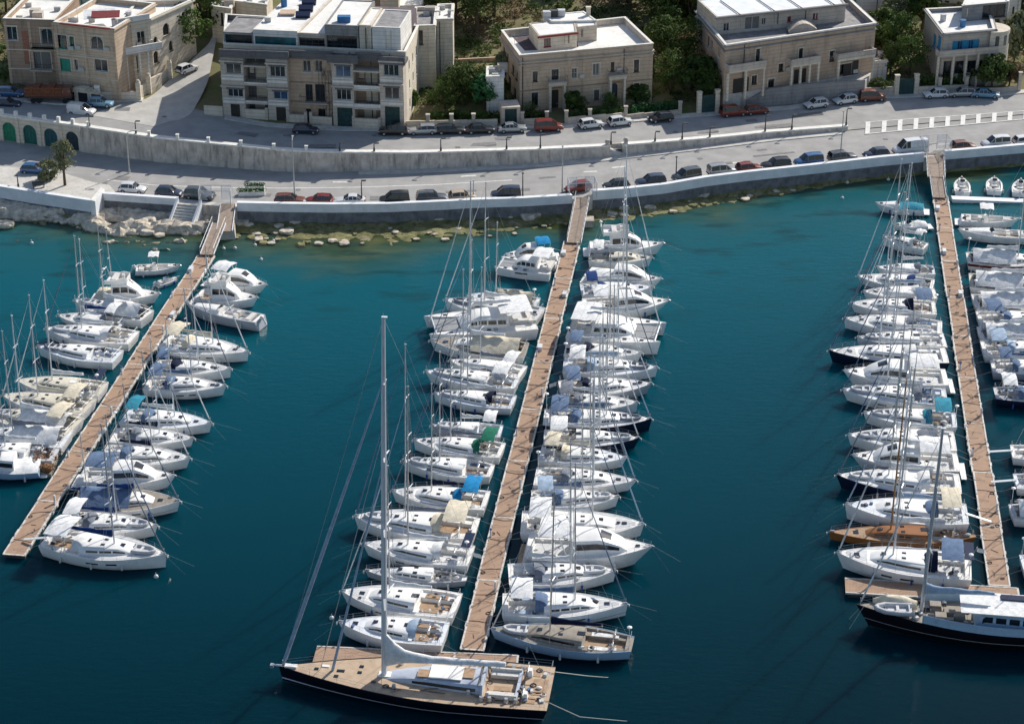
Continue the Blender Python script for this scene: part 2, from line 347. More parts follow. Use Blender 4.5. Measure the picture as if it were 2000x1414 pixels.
# foreshore under the quay: a band of stony bottom just breaking the surface
mb=MB(); rows=[]
for c in range(-500,2701,6):
    wd=interp([(-500,5),(100,4),(300,2),(600,8.5),(900,8),(1000,5),(1300,5.5),(1500,3),(1650,1.5),(1900,.8),(2700,.8)],c)[0]
    a=seaward(c,-.2); r=[]
    for i in range(9):
        q=a.lerp(seaward(c,wd),i/8)
        h=.45-.75*(i/8)+noise.fractal(Vector((q.x*.5,q.y*.5,2)),1,2,5)*.32
        r.append(z_at(q,h))
    rows.append(r)
mb.grid(rows)
M_FORE=mat('algae_covered_rock',(.17,.17,.06),.9,.3,.7,1,6,.3,c2=(.28,.26,.12)); mixin(M_FORE,noise_fac(M_FORE,.5,.56,.66),(.36,.30,.22)); mixin(M_FORE,noise_fac(M_FORE,2,.52,.7),(.05,.055,.02))
structure(mb,'foreshore',M_FORE,smooth=35)
# ------------------------------------------------------------------ the sea parapet (white band over a dark quay face), in its runs between the pier gates
def parapet(px0,px1,label,face=.95,depth=0.0,name='sea_wall'):
    cs=[c for c in range(px0,px1,10)]+[px1]; t=thing(name,label,'wall',z_at(quay((px0+px1)/2),ROAD))
    top=MB(); wf=MB(); lo=MB()
    for a,b in zip(cs,cs[1:]):
        def o(c,d,z): return z_at(seaward(c,d),z)
        top.hexa([o(a,.06,PTOP-.10),o(b,.06,PTOP-.10),o(b,-.7,PTOP-.10),o(a,-.7,PTOP-.10)],[o(a,.06,PTOP),o(b,.06,PTOP),o(b,-.7,PTOP),o(a,-.7,PTOP)])
        wf.hexa([o(a,0,PTOP-face),o(b,0,PTOP-face),o(b,-.40,PTOP-face),o(a,-.40,PTOP-face)],[o(a,0,PTOP-.10),o(b,0,PTOP-.10),o(b,-.40,PTOP-.10),o(a,-.40,PTOP-.10)])
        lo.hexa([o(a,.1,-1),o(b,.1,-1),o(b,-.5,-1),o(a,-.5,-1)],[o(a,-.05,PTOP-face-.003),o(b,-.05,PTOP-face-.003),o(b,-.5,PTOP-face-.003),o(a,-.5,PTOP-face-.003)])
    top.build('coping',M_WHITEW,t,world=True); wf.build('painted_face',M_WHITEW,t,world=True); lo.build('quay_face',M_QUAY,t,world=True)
    return t
parapet(-500,178,'white sea wall along the terrace, left of the stepped wall end',face=1.9)
parapet(202,346,'white sea wall above the pale rock shelf, with cars behind it',face=1.1)
parapet(462,1118,'long curving white sea wall between the left and middle pier gates',face=1.35)
parapet(1158,1806,'curving white sea wall between the middle and right pier gates',face=1.5)
parapet(1846,2700,'white sea wall right of the right pier gate, behind white van and cars',face=1.4)
# quay body under the gaps
mb=MB()
for a,b in((178,202),(346,462),(1118,1158),(1806,1846)):
    mb.hexa([z_at(seaward(a,-.05),-1),z_at(seaward(b,-.05),-1),z_at(seaward(b,-1),-1),z_at(seaward(a,-1),-1)],[z_at(seaward(a,-.05),ROAD+.11),z_at(seaward(b,-.05),ROAD+.11),z_at(seaward(b,-1),ROAD+.11),z_at(seaward(a,-1),ROAD+.11)])
structure(mb,'quay_edge',M_WALL)
# stepped end of the terrace wall
t=thing('sea_wall_return','white angled end of the terrace wall, standing out over the rocks','wall',z_at(P(190,400,1),0))
mb=MB(); a=z_at(P(176,394,PTOP),0); b=z_at(P(198,368,PTOP),0); c_=z_at(P(204,372,PTOP),0); d_=z_at(P(186,396,PTOP),0)
mb.hexa([z_at(a,.2),z_at(d_,.2),z_at(c_,.2),z_at(b,.2)],[z_at(a,PTOP+.15),z_at(d_,PTOP+.15),z_at(c_,PTOP+.15),z_at(b,PTOP+.15)]); mb.build('face',M_WHITEW,t,world=True)
mb=MB(); e=z_at(P(176,394,PTOP),0)
mb.hexa([z_at(a,PTOP+.152),z_at(d_,PTOP+.152),z_at(c_,PTOP+.152),z_at(b,PTOP+.152)],[z_at(a,PTOP+.22),z_at(d_,PTOP+.22),z_at(c_,PTOP+.22),z_at(b,PTOP+.22)]); mb.build('coping',M_CAP,t,world=True)
# white stone steps / slip between wall and left gate
t=thing('stone_steps','pale broad steps leading down from the quay to the rocks beside left gate','steps',z_at(P(365,405,1),0))
mb=MB()
A=z_at(P(347,388,PTOP),0);B=z_at(P(392,392,PTOP),0)
for i in range(8):
    o1=Vector((-.12,-.42,0))*i; o2=Vector((-.12,-.42,0))*(i+1); zt=ROAD+.2-.27*i
    mb.hexa([z_at(A+o2,-.5),z_at(B+o2,-.5),z_at(B+o1,-.5),z_at(A+o1,-.5)],[z_at(A+o2,zt),z_at(B+o2,zt),z_at(B+o1,zt),z_at(A+o1,zt)])
mb.build('tread',M_PAVE,t,world=True)
mb=MB(); o8=Vector((-.96,-3.4,0))
for s_ in (A,B):
    mb.hexa([z_at(s_+o8-Vector((.15,0,0)),0),z_at(s_+o8+Vector((.15,0,0)),0),z_at(s_+Vector((.15,0,0)),0),z_at(s_-Vector((.15,0,0)),0)],[z_at(s_+o8-Vector((.15,0,0)),1.1),z_at(s_+o8+Vector((.15,0,0)),1.1),z_at(s_+Vector((.15,0,0)),3.5),z_at(s_-Vector((.15,0,0)),3.5)])
mb.build('side_wall',M_WHITEW,t,world=True)
# ------------------------------------------------------------------ retaining wall between the two roads
t=thing('retaining_wall','long curved weathered retaining wall with pale coping between the two roads','wall',z_at(wallbase(800),ROAD))
mb=MB(); cp=MB(); cs=[c for c in range(160,1661,8)]
def wz(c): return interp(WTOP,c)[0]
for a,b in zip(cs,cs[1:]):
    if 1188<a<1216: continue
    def o(c,d,z): return z_at(seaward(c,d,wallbase),z)
    mb.hexa([o(a,0.12,ROAD-.2),o(b,.12,ROAD-.2),o(b,-.5,ROAD-.2),o(a,-.5,ROAD-.2)],[o(a,-.1,wz(a)-.22),o(b,-.1,wz(b)-.22),o(b,-.5,wz(b)-.22),o(a,-.5,wz(a)-.22)])
    cp.hexa([o(a,.06,wz(a)-.22),o(b,.06,wz(b)-.22),o(b,-.95,wz(b)-.22),o(a,-.95,wz(a)-.22)],[o(a,.06,wz(a)),o(b,.06,wz(b)),o(b,-.95,wz(b)),o(a,-.95,wz(a))])
mb.build('wall_face',M_WALL,t,world=True); cp.build('coping',M_CAP,t,world=True)
for c in (177,295,350,410,473,537,600,665,732,798,862,928,990,1055,1120,1226,1300,1334,1400,1470,1548,1620):
    mb=MB(); p=seaward(c,.05,wallbase); h=wz(c)
    mb.box((p.x,p.y+.1,(ROAD-.1+h-.15)/2),(.42,.35,h-.15-ROAD+.1)); mb.build('pilaster',M_WALL,t,world=True)
    if c<640:
        mb=MB(); mb.box((p.x,p.y+.35,h+.33),(.45,.45,.66),taper=.85); mb.box((p.x,p.y+.35,h+.7),(.52,.52,.09)); mb.build('post',M_CAP,t,world=True)
# broken flight of steps in the wall
t2=thing('wall_steps','worn steps with stubby stone posts breaking through the retaining wall','steps',z_at(wallbase(1200),ROAD))
mb=MB(); p0=wallbase(1186); p1=wallbase(1222)
for i in range(9):
    a=p0.lerp(p1,i/9); b=p0.lerp(p1,(i+1)/9); zt=ROAD+.2+(9-i)*.13
    mb.hexa([z_at(a,ROAD-.1),z_at(b,ROAD-.1),z_at(b,ROAD-.1)+Vector((0,1.1,0)),z_at(a,ROAD-.1)+Vector((0,1.1,0))],[z_at(a,zt),z_at(b,zt),z_at(b,zt)+Vector((0,1.1,0)),z_at(a,zt)+Vector((0,1.1,0))])
mb.build('tread',M_PAVE,t2,world=True)
mb=MB(); mb.hexa([z_at(p0,ROAD-.1)+Vector((0,1.1,0)),z_at(p1,ROAD-.1)+Vector((0,1.1,0)),z_at(p1,ROAD-.1)+Vector((0,1.4,0)),z_at(p0,ROAD-.1)+Vector((0,1.4,0))],[z_at(p0,4.2)+Vector((0,1.1,0)),z_at(p1,4.1)+Vector((0,1.1,0)),z_at(p1,4.1)+Vector((0,1.4,0)),z_at(p0,4.2)+Vector((0,1.4,0))]); mb.build('back_wall',M_WALL,t2,world=True)
for q,h in((p0,4.9),(p1,4.9)):
    mb=MB(); mb.box((q.x,q.y+.3,(ROAD+h)/2),(.7,.7,h-ROAD),taper=.8); mb.ball((q.x,q.y+.3,h),.42); mb.build('post',M_WALL,t2,world=True)
# ------------------------------------------------------------------ painted markings
mb=MB()
zl=ROAD+.012
def flat(pts,z=zl): mb.add([P(x,y,z) for x,y in pts],[tuple(range(len(pts)-1,-1,-1)) if False else tuple(range(len(pts)))])
def mline(pts,wpx,z=zl):
    for (x0,y0),(x1,y1) in zip(pts,pts[1:]): flat([(x0,y0+wpx/2),(x1,y1+wpx/2),(x1,y1-wpx/2),(x0,y0-wpx/2)],z)
zh=2.59
mline([(1689,262),(2000,233),(2200,215)],1.1,zh); mline([(1689,239),(2000,217),(2200,202)],1.1,zh)
xx=[1694,1726,1757,1788,1819,1850,1880,1910,1941,1972,2003,2034,2065]
for i,x in enumerate(xx):
    yb=262+(x-1689)*(233-262)/311; yt=239+(x-1689)*(217-239)/311
    flat([(x-4.5,yb),(x+4.5,yb-.6),(x+6.0,yt),(x-3.0,yt+.5)],zh+.006)
mline([(210,352),(300,362),(400,366),(470,367),(560,368),(700,366),(850,361),(1000,352)],1.2)
for a,b in(((1140,336),(1166,335)),((1195,328),(1222,325)),((1340,350-12),(1372,334)),((1420,320),(1452,316)),((1820,283),(1880,280)),((900,345),(930,343)),((650,356),(680,356))): mline([a,b],2.0)
structure(mb,'road_markings',M_PAINT)
# repaired patches and covers in the road surface
M_PATCH=mat('asphalt_patch',(.22,.215,.21),.95,.15,2); rng=random.Random(77)
def onroad(px,k,up):
    w_=wallbase(px)
    if up:
        f=front(px); q=w_.lerp(f,k); q.z=urz(px)+(f.z-urz(px))*k; return q
    return z_at(w_.lerp(z_at(QR(px,.35),ROAD),k),ROAD)
for i in range(34):
    up=i%2==0; px=rng.uniform(200,1600) if up else rng.uniform(60,1950); k=rng.uniform(.3,.75); q=onroad(px,k,up); q2=onroad(px+20,k,up); a=math.atan2(q2.y-q.y,q2.x-q.x); q.z+=.03
    g=MB(); l,w=(rng.uniform(1.5,7),rng.uniform(.5,1.6)) if i%3 else (.7,.7); g.box(q,(l,w,.012),rz=a); structure(g,'road_patch' if i%3 else 'manhole_cover',M_PATCH)
# asphalt apron of the junction sits flush with the upper road, so only the street itself is laid on the slope
def roadz(q):
    z=6.0
    for _ in range(4):
        px=1000+FPX*q.x/(CP*q.y+SP*(CAMH-z)); a=wallbase(px); f=front(px); k=max(0,min(1,(q.y-a.y-.25)/(f.y+.05-a.y))); z=urz(px)+(f.z-urz(px))*k
    return z
LST=[(176,222),(205,212),(262,201),(300,187),(330,165),(352,150),(372,128),(392,108),(408,92),(418,72)]
RST=[(300,243),(330,235),(352,232),(372,222),(385,205),(398,185),(408,160),(414,130),(420,100),(424,74)]
mb=MB(); rows=[]
for a,b in zip(smoothcurve(LST,4),smoothcurve(RST,4)):
    pa,pb=PT(*a),PT(*b); r=[]
    for i in range(7):
        q=pa.lerp(pb,i/6); q.z=(terr(q.x,q.y)+.10+.5*max(0,min(1,(q.y-interp(_fx,q.x)[0]-1)/6))) if q.y>interp(_fx,q.x)[0] else roadz(q)+.03; r.append(q)
    rows.append(r)
mb.grid(rows); structure(mb,'side_street',mat('pale_concrete_street',(.52,.50,.46),.95,.1,.6,.2,20,.3),smooth=60)
# ------------------------------------------------------------------ boat materials
def gel(name,c,band=None,bc=(.02,.04,.12),**k):
    m=mat(name,c,.38,.05,1.2,spec=.4,**k)
    mixin(m,noise_fac(m,2.5,.55,.85,(1,1,.35)),tuple(x*.85 for x in c))
    if band: mixin(m,zband(m,*band),bc)
    mixin(m,zband(m,-.5,.10),(.03,.05,.07))
    return m
HULL={'white':gel('white_gelcoat',(.87,.86,.84)),
 'stripe':gel('white_gelcoat_blue_line',(.86,.85,.83),(.14,.24),(.03,.07,.22)),
 'cream':gel('cream_gelcoat',(.8,.77,.68)),
 'grey':gel('grey_gelcoat',(.42,.44,.48)),
 'navy':gel('navy_gelcoat',(.008,.014,.040)),
 'blue':gel('pale_blue_gelcoat',(.32,.47,.62),(.0,.35),(.01,.02,.06)),
 'redline':gel('white_gelcoat_red_sheer',(.85,.84,.82),(.85,1.25),(.13,.012,.012)),
 'red':gel('dark_red_gelcoat',(.16,.012,.012)),
 'teal':gel('white_gelcoat_grey_line',(.85,.84,.82),(.5,.56),(.2,.22,.26)),
 'wood':gel('varnished_mahogany',(.30,.12,.035))}
M_DECK=mat('boat_deck_white',(.86,.84,.80),.65,.06,1.5); mixin(M_DECK,noise_fac(M_DECK,3,.55,.75),(.72,.71,.68)); mixin(M_DECK,noise_fac(M_DECK,12,.62,.8),(.5,.5,.5))
M_DECKL=mat('boat_deck_pale_blue_grey',(.70,.73,.77),.7,.08,1.5); M_DECKG=mat('boat_deck_grey',(.60,.61,.62),.7,.08,1.5); mixin(M_DECKG,noise_fac(M_DECKG,4,.55,.75),(.44,.45,.47))
M_DECKC=mat('boat_deck_cream',(.64,.60,.50),.7,.08,1.5); mixin(M_DECKC,noise_fac(M_DECKC,4,.55,.75),(.46,.42,.33))
M_TEAK=mat('teak_deck',(.40,.26,.155),.75,.14,2,c2=(.47,.32,.20)); stripes(M_TEAK,'Y',.16,.03,(.17,.10,.06),.45); mixin(M_TEAK,noise_fac(M_TEAK,1.3,.55,.8),(.32,.20,.12))
M_TEAKG=mat('weathered_teak',(.33,.29,.24),.8,.15,2); stripes(M_TEAKG,'Y',.14,.03,(.14,.12,.10),.4)
M_GRP=mat('coachroof_white',(.87,.86,.83),.4,.05,1.5); mixin(M_GRP,noise_fac(M_GRP,4,.6,.85),(.7,.69,.67))
M_GLASSD=mat('dark_tinted_window',(.012,.016,.022),.12,.2,2,spec=.7)
M_ALU=mat('brushed_mast_alloy',(.62,.63,.65),.4,.08,3,metal=.35)
M_WHTSPAR=mat('white_spar_paint',(.74,.76,.78),.35,.05,2)
M_MASTD=mat('dark_bronze_spar',(.12,.10,.09),.5,.1,3)
M_MASTW=mat('varnished_spruce_spar',(.34,.17,.06),.4,.15,3)
M_STEEL=mat('stainless_steel',(.62,.62,.62),.3,.05,3,metal=.6)
M_ROPE=mat('rope',(.50,.49,.45),.9,.2,20)
M_ROPED=mat('dark_rope',(.06,.06,.07),.9,.2,20)
M_RUB=mat('black_rubber',(.02,.02,.022),.7,.2,5)
def cloth(name,c): 
    m=mat(name,c,.9,.16,1.6,.7,5,.15); mixin(m,noise_fac(m,5,.55,.8,(1,1,1)),tuple(x*.7 for x in c)); return m
CL={'white':cloth('white_canvas',(.78,.78,.77)),'blue':cloth('blue_canvas',(.016,.045,.16)),'bright':cloth('bright_blue_canvas',(.02,.24,.50)),'teal':cloth('teal_canvas',(.04,.26,.36)),
 'grey':cloth('grey_canvas',(.20,.22,.26)),'cream':cloth('cream_canvas',(.70,.63,.49)),'green':cloth('green_canvas',(.02,.16,.10)),'navy':cloth('navy_canvas',(.012,.018,.045)),'slate':cloth('slate_blue_canvas',(.13,.19,.30)),'pale':cloth('pale_blue_canvas',(.36,.46,.58)),'brown':cloth('brown_canvas',(.16,.085,.04))}
M_CUSH=mat('cockpit_cushion',(.66,.64,.6),.9,.1,4)
M_SOLAR=mat('solar_panel_glass',(.015,.02,.05),.15,.1,4,spec=.6)
M_NET=mat('trampoline_net',(.30,.31,.32),.9,.2,8)
M_RIB=mat('inflatable_tube',(.50,.51,.53),.6,.1,3)
M_RED=mat('red_gear',(.35,.02,.015),.6,.2,6)
M_YEL=mat('yellow_gear',(.6,.42,.03),.6,.15,6)
M_BUOY=mat('fender_blue',(.03,.08,.30),.5,.1,5)
M_FEND=mat('fender_white',(.66,.66,.66),.45,.1,5)
# ------------------------------------------------------------------ boat pieces (local frame: +x bow, z=0 waterline, x from -L/2 to L/2)
class Form:
    def __init__(s,L,B,fb,stern=.72,full=1.9,maxat=.42,sheer=.28,rake=.06,yc=0.0):
        s.L,s.B,s.fb,s.stern,s.full,s.maxat,s.sheer,s.rake,s.yc=L,B,fb,stern,full,maxat,sheer,rake,yc
    def hb(s,t):
        t=max(0,min(1,t))
        if t<s.maxat: k=s.stern+(1-s.stern)*math.sin(pi/2*t/s.maxat)
        else: k=1-((t-s.maxat)/(1-s.maxat))**s.full
        return max(.015,s.B/2*k)
    def zd(s,t): return s.fb*(1+s.sheer*max(0,t-.25)**1.6*1.5+.04*(1-t))
    def x(s,t): return (t-.5)*s.L
    def t(s,x): return x/s.L+.5
    def hull(s,name,m,root,sternslope=.18):
        ts=[0,.04,.1,.18,.27,.36,.45,.54,.63,.71,.78,.84,.89,.93,.96,.985,1]; mb=MB()
        prof=[(-.5,.25),(-.15,.72),(.12,.86),(.45,.95),(.8,.99),(1,1)]
        for sd_ in(-1,1):
            rows=[]
            for t in ts:
                zd=s.zd(t); hb=s.hb(t); r=[]
                for zf,bf in prof:
                    z=zd*zf if zf>0 else zf*1.0
                    k=(1-max(0,min(1,zf)))
                    x=s.x(t)-s.L*s.rake*k*t**4*1.2+ sternslope*(1-t)**12*k*s.L*.12
                    flare=1-(1-bf)*(1+1.1*max(0,t-.5))
                    r.append((x,s.yc+sd_*hb*max(.02,flare),z))
                r.append((s.x(t)-.01*t,s.yc+sd_*hb,zd+.07)); r.append((s.x(t)-.07*(t>.98),s.yc+sd_*max(.0,hb-.07),zd+.07)); r.append((s.x(t)-.09*(t>.98),s.yc+sd_*max(.0,hb-.09),zd-.03))
                rows.append(r)
            n0=len(mb.f); mb.grid(rows)
            if sd_==1: mb.f[n0:]=[tuple(reversed(f)) for f in mb.f[n0:]]
            if sd_==-1: st=rows[0]
            else:
                a=st; b=rows[0]
                for i in range(len(a)-3): mb.quad(a[i],b[i],b[i+1],a[i+1])
        return mb.build(name,m,root,smooth=38)
    def deck(s,name,m,root,cock=None,cw=.32,seat=-.12,floor=-.5,cfw=.55,coam=.12):
        """deck sheet with a sunken cockpit between stations cock=(t0,t1)"""
        ts=[0,.04,.1,.18,.27,.36,.45,.54,.63,.71,.78,.84,.89,.93,.96,.985,.998]
        if cock:
            ts=[t for t in ts if abs(t-cock[0])>.012 and abs(t-cock[1])>.012]+[cock[0]-.003,cock[0]+.003,cock[1]-.003,cock[1]+.003]; ts.sort()
        mb=MB(); rows=[]
        for t in ts:
            hb=s.hb(t)-.06; hb=max(hb,.004); zd=s.zd(t); c=s.B/2*cw*2*.5*2; c=min(c,hb*.84); f=c*cfw
            ys=[-hb,-c-.03,-c,-f-.01,-f,0,f,f+.01,c,c+.03,hb]
            inC=cock and cock[0]<t<cock[1]
            r=[]
            for i,y in enumerate(ys):
                z=zd+.03+.05*(1-(y/hb)**2)*min(1,hb)
                if inC:
                    if i in(1,9): z=zd+coam
                    if i in(2,3,7,8): z=zd+seat
                    if i in(4,5,6): z=zd+floor
                elif cock and i in(1,9) and cock[0]-.01<t<cock[1]+.01: z=zd+coam*.8
                if i in(0,10): z=zd+.02
                r.append((s.x(t),s.yc+y,z))
            rows.append(r)
        mb.grid(rows); mb.f=[tuple(reversed(f)) for f in mb.f]
        return mb.build(name,m,root,smooth=25)
    def patch(s,mb,t0,t1,y0f,y1f,dz=.055,n=4,absy=False):
        for sd_ in(-1,1):
            lo=[];
            for i in range(n+1):
                t=t0+(t1-t0)*i/n; hb=s.hb(t)-.1; a=hb*y0f; b=hb*y1f
                za=s.zd(t)+.03+.05*(1-y0f**2)*min(1,hb)+dz-.04; zb=s.zd(t)+.03+.05*(1-y1f**2)*min(1,hb)+dz-.04
                lo.append([(s.x(t),s.yc+sd_*a,za),(s.x(t),s.yc+sd_*b,zb)])
            n0=len(mb.f); mb.grid(lo)
            if sd_==-1: mb.f[n0:]=[tuple(reversed(f)) for f in mb.f[n0:]]
def loft_cabin(form,t0,t1,w0,w1,h,root,m=M_GRP,win=M_GLASSD,name='cabin',front=.3,back=.03,wz=(.30,.68),wt=(.12,.88),zoff=0.0,split=0,flat=False):
    """coachroof: half-width fraction w0 aft, w1 forward of the local half beam; returns roof height fn"""
    mb=MB(); rows=[]; N_=10; info=[]
    for i in range(N_+1):
        k=i/N_; t=t0+(t1-t0)*k; w=form.B/2*(w0+(w1-w0)*k**1.4); w=min(w,form.hb(t)*.86)
        if k<back: hh=.02
        hh=h*min(1,(1-k)/front if front>0 else 1)**.65 if k>1-front else h
        if i==N_: hh=.03; w*=.9
        z=form.zd(t)+.05+zoff
        info.append((form.x(t),w,hh,z))
        rows.append([(form.x(t),form.yc+a*w,z+b*hh) for a,b in((-1,-.12),(-.97,.3),(-.92,.72),(-.80,.97),(-.4,1.06),(0,1.09),(.4,1.06),(.80,.97),(.92,.72),(.97,.3),(1,-.12))])
    mb.grid(rows); mb.f=[tuple(reversed(f)) for f in mb.f]
    mb.add(rows[0],[tuple(range(len(rows[0])))])
    c=mb.build(name,m,root,smooth=35)
    if win:
        for sd_ in(-1,1):
            g=MB(); segs=[(wt[0],wt[1])] if not split else [(wt[0]+(wt[1]-wt[0])*j/split+.015,wt[0]+(wt[1]-wt[0])*(j+1)/split-.015) for j in range(split)]
            for a,b in segs:
                r2=[]
                for j in range(5):
                    k=a+(b-a)*j/4; f=k*N_; i=min(N_-1,int(f)); u=f-i
                    X=info[i][0]*(1-u)+info[i+1][0]*u; W_=info[i][1]*(1-u)+info[i+1][1]*u; H_=info[i][2]*(1-u)+info[i+1][2]*u; Z=info[i][3]*(1-u)+info[i+1][3]*u
                    ya=W_*(.97-.05*(wz[0]-.3)/.42)+.012; yb=W_*(.97-.05*(wz[1]-.3)/.42)+.012
                    r2.append([(X,form.yc+sd_*ya,Z+wz[0]*H_),(X,form.yc+sd_*yb,Z+wz[1]*H_)])
                n0=len(g.f); g.grid(r2)
                if sd_==-1: g.f[n0:]=[tuple(reversed(f)) for f in g.f[n0:]]
            g.build('window',win,c)
    return c,info
def mast_set(form,root,t,height,m=M_ALU,r=.085,boom=4.0,cover='white',sp=2,furl='white',z0=None,rake=.018,backstay=True,boomh=1.0,lowstay=None,rig=True):
    z=form.zd(t)+.05 if z0 is None else z0; x=form.x(t); yc=form.yc
    top=Vector((x-rake*height,yc,z+height)); base=Vector((x,yc,z))
    mb=MB(); mid=base.lerp(top,.6); mb.tube(base,mid,r,r*.92,8); mb.tube(mid,top,r*.92,r*.6,8); mb.box(top+Vector((-r*.3,0,.05)),(min(.5,r*2.6),min(.3,r*1.5),.08)); mb.tube(top,top+Vector((.0,.05,.5)),.015,.01,4)
    mast=mb.build('mast',m,root,smooth=40)
    spm=MB()
    for k in range(sp):
        f=(k+1)/(sp+1)+.03; c=base.lerp(top,f); w=height*.062*(1-.25*k)
        for s_ in(-1,1): spm.tube(c,c+Vector((-.22*w,s_*w,.06)),.045+r*.25,.03+r*.1,5)
    if sp: spm.build('spreader',m,mast)
    st=MB(); wr=.009+.003*min(2,height/20)
    bow=Vector((form.x(.985),yc,form.zd(1)+.1)); fs=base.lerp(top,.97)
    if backstay: st.tube(top,Vector((form.x(0.01),yc,form.zd(0)+.1)),wr,wr,4,False)
    for s_ in(-1,1):
        ch=Vector((x-.25,yc+s_*(form.hb(t)-.08),form.zd(t)+.05)); c1=None; prev=ch
        for k in range(sp):
            f=(k+1)/(sp+1)+.03; c=base.lerp(top,f); w=height*.062*(1-.25*k); tip=c+Vector((-.22*w,s_*w,.06))
            st.tube(prev,tip,wr,wr,4,False); st.tube(ch if k==0 else prev,c,wr,wr,4,False); prev=tip
        st.tube(prev,base.lerp(top,.96),wr,wr,4,False)
    if rig: st.build('rigging',M_STEEL,mast)
    if furl:
        fm=MB(); fr=.03+.0032*height; a=bow+Vector((-.1,0,.35)); pts=[a.lerp(fs,q) for q in(0,.03,.3,.6,.95)]; rr=[fr*.6,fr,fr*.85,fr*.6,fr*.25]
        for p,q,ra,rb in zip(pts,pts[1:],rr,rr[1:]): fm.tube(p,q,ra,rb,6)
        fm.tube(pts[-1],fs,wr,wr,4); fm.tube(bow,a,wr,wr,4)
        fm.build('furled_headsail',CL[furl] if furl in CL else furl,mast,smooth=60)
    if lowstay:
        fm=MB(); fm.tube(Vector((form.x(lowstay[0]),yc,form.zd(lowstay[0])+.1)),base.lerp(top,lowstay[1]),lowstay[2],lowstay[2]*.8,6); fm.build('staysail_furl',CL['pale'],mast)
    if boom:
        bz=base+Vector((-.15,0,boomh)); be=bz+Vector((-boom,0,.12+.02*boom)); b=MB(); b.tube(bz,be,.07+r*.2,.06,6); bo=b.build('boom',m,mast)
        if cover:
            s_=MB(); rows=[]; H0=.10+.045*boom
            for j in range(9):
                k=j/8; c=bz.lerp(be,k*.97)+Vector((0,0,.1)); hh=H0*(1.15-.75*k)*(1.35 if j==0 else 1)+.04*math.sin(j*2.1+boom); ww=.13+.035*boom*(1-.5*k); ww*=.9+.15*math.sin(j*1.7)
                rows.append([c+Vector((0,ww*a,hh*b_)) for a,b_ in((-.6,-.3),(-1,.3),(-.8,.9),(-.2,1.5),(.2,1.5),(.8,.9),(1,.3),(.6,-.3),(-.6,-.3))])
            s_.grid(rows); s_.add(rows[0][:-1],[tuple(range(8))]); s_.add(rows[-1][:-1],[tuple(range(7,-1,-1))])
            s_.build('sail_cover',CL[cover],bo,smooth=60)
    return mast
def dome(form,root,t0,t1,w,h,clo,name='sprayhood',open_aft=True,zoff=.05,window=True):
    mb=MB(); rows=[]; n=5
    for i in range(n):
        k=i/(n-1); x=form.x(t0)+(form.x(t1)-form.x(t0))*k; hh=h*(1-.75*k**2.2)+.02; ww=w*(1-.12*k)
        z=form.zd(t0)+zoff
        rows.append([(x,form.yc+ww*math.cos(a)*(1 if abs(math.cos(a))<.9 else 1),z+hh*max(0,math.sin(a))**.6) for a in [pi-pi*j/10 for j in range(11)]])
    mb.grid(rows); o=mb.build(name,CL[clo],root,smooth=50)
    o.data.polygons.foreach_set('use_smooth',[True]*len(o.data.polygons))
    if window:
        g=MB(); r0=rows[-2]; r1=rows[-1]
        for j in (3,4,5,6): g.quad(*[Vector(v)+Vector((.03,0,.03)) for v in (r0[j],r0[j+1],r1[j+1],r1[j])])
        g.build('clear_panel',M_GLASSD,o)
    return o
def bimini(form,root,t0,t1,w,h,clo,name='bimini',rnd=.30,frame=True):
    zb=form.zd(t0)+.05; x0,x1=form.x(t0),form.x(t1); mb=MB(); rows=[]
    for i in range(5):
        k=i/4; x=x0+(x1-x0)*k; rows.append([(x,form.yc+w*a,zb+h+rnd*(1-a*a)+.10*math.sin(pi*k*2)**2+.04*math.sin(9*k+5*a)) for a in(-1,-.85,-.5,0,.5,.85,1)])
    mb.grid(rows); mb.f=[tuple(reversed(f)) for f in mb.f]
    low=[[(v[0],v[1],v[2]-.05) for v in r] for r in rows]; n0=len(mb.v); mb.grid(low)
    for e in (0,-1):
        for a,b,c,d in zip(rows[e],rows[e][1:],low[e][1:],low[e]): mb.quad(a,b,c,d)
    for e in (0,-1):
        ra=[r[e] for r in rows]; la=[r[e] for r in low]
        for a,b,c,d in zip(ra,ra[1:],la[1:],la): mb.quad(a,b,c,d)
    o=mb.build(name,CL[clo],root,smooth=40)
    if frame:
        f=MB()
        for xx_ in(x0+.1,x1-.1):
            for s_ in(-1,1): f.tube((xx_,form.yc+s_*w*.97,zb+h),((x0+x1)/2+(xx_-(x0+x1)/2)*.5,form.yc+s_*min(w,form.hb(form.t(xx_))-.1),zb),.022,.022,4)
        f.build('frame',M_STEEL,o)
    return o
def rails(form,root,t0=.02,t1=.985,h=.62):
    mb=MB(); ts=[t0+(t1-t0)*i/9 for i in range(10)]; r=.014
    for s_ in(-1,1):
        pts=[]
        for i,t in enumerate(ts):
            b=Vector((form.x(t),form.yc+s_*max(0,form.hb(t)-.06),form.zd(t)+.05)); p=b+Vector((0,0,h)); mb.tube(b,p,r,r,4,False); pts.append(p)
        mb.path(pts,r*.8,4); mb.path([p-Vector((0,0,h*.45)) for p in pts],r*.7,4)
    for t in (ts[0],ts[-1]):
        a=Vector((form.x(t),form.yc-max(0,form.hb(t)-.06),form.zd(t)+.05+h)); b=Vector((form.x(t),form.yc+max(0,form.hb(t)-.06),form.zd(t)+.05+h)); mb.tube(a,b,r*1.3,r*1.3,4)
    return mb.build('guard_rail',M_STEEL,root)
def hatches(form,root,spots):
    for t,y,sx,sy,dz in spots:
        mb=MB(); mb.box((form.x(t),form.yc+y,form.zd(t)+.09+dz),(sx,sy,.05)); mb.build('hatch',M_GLASSD,root)
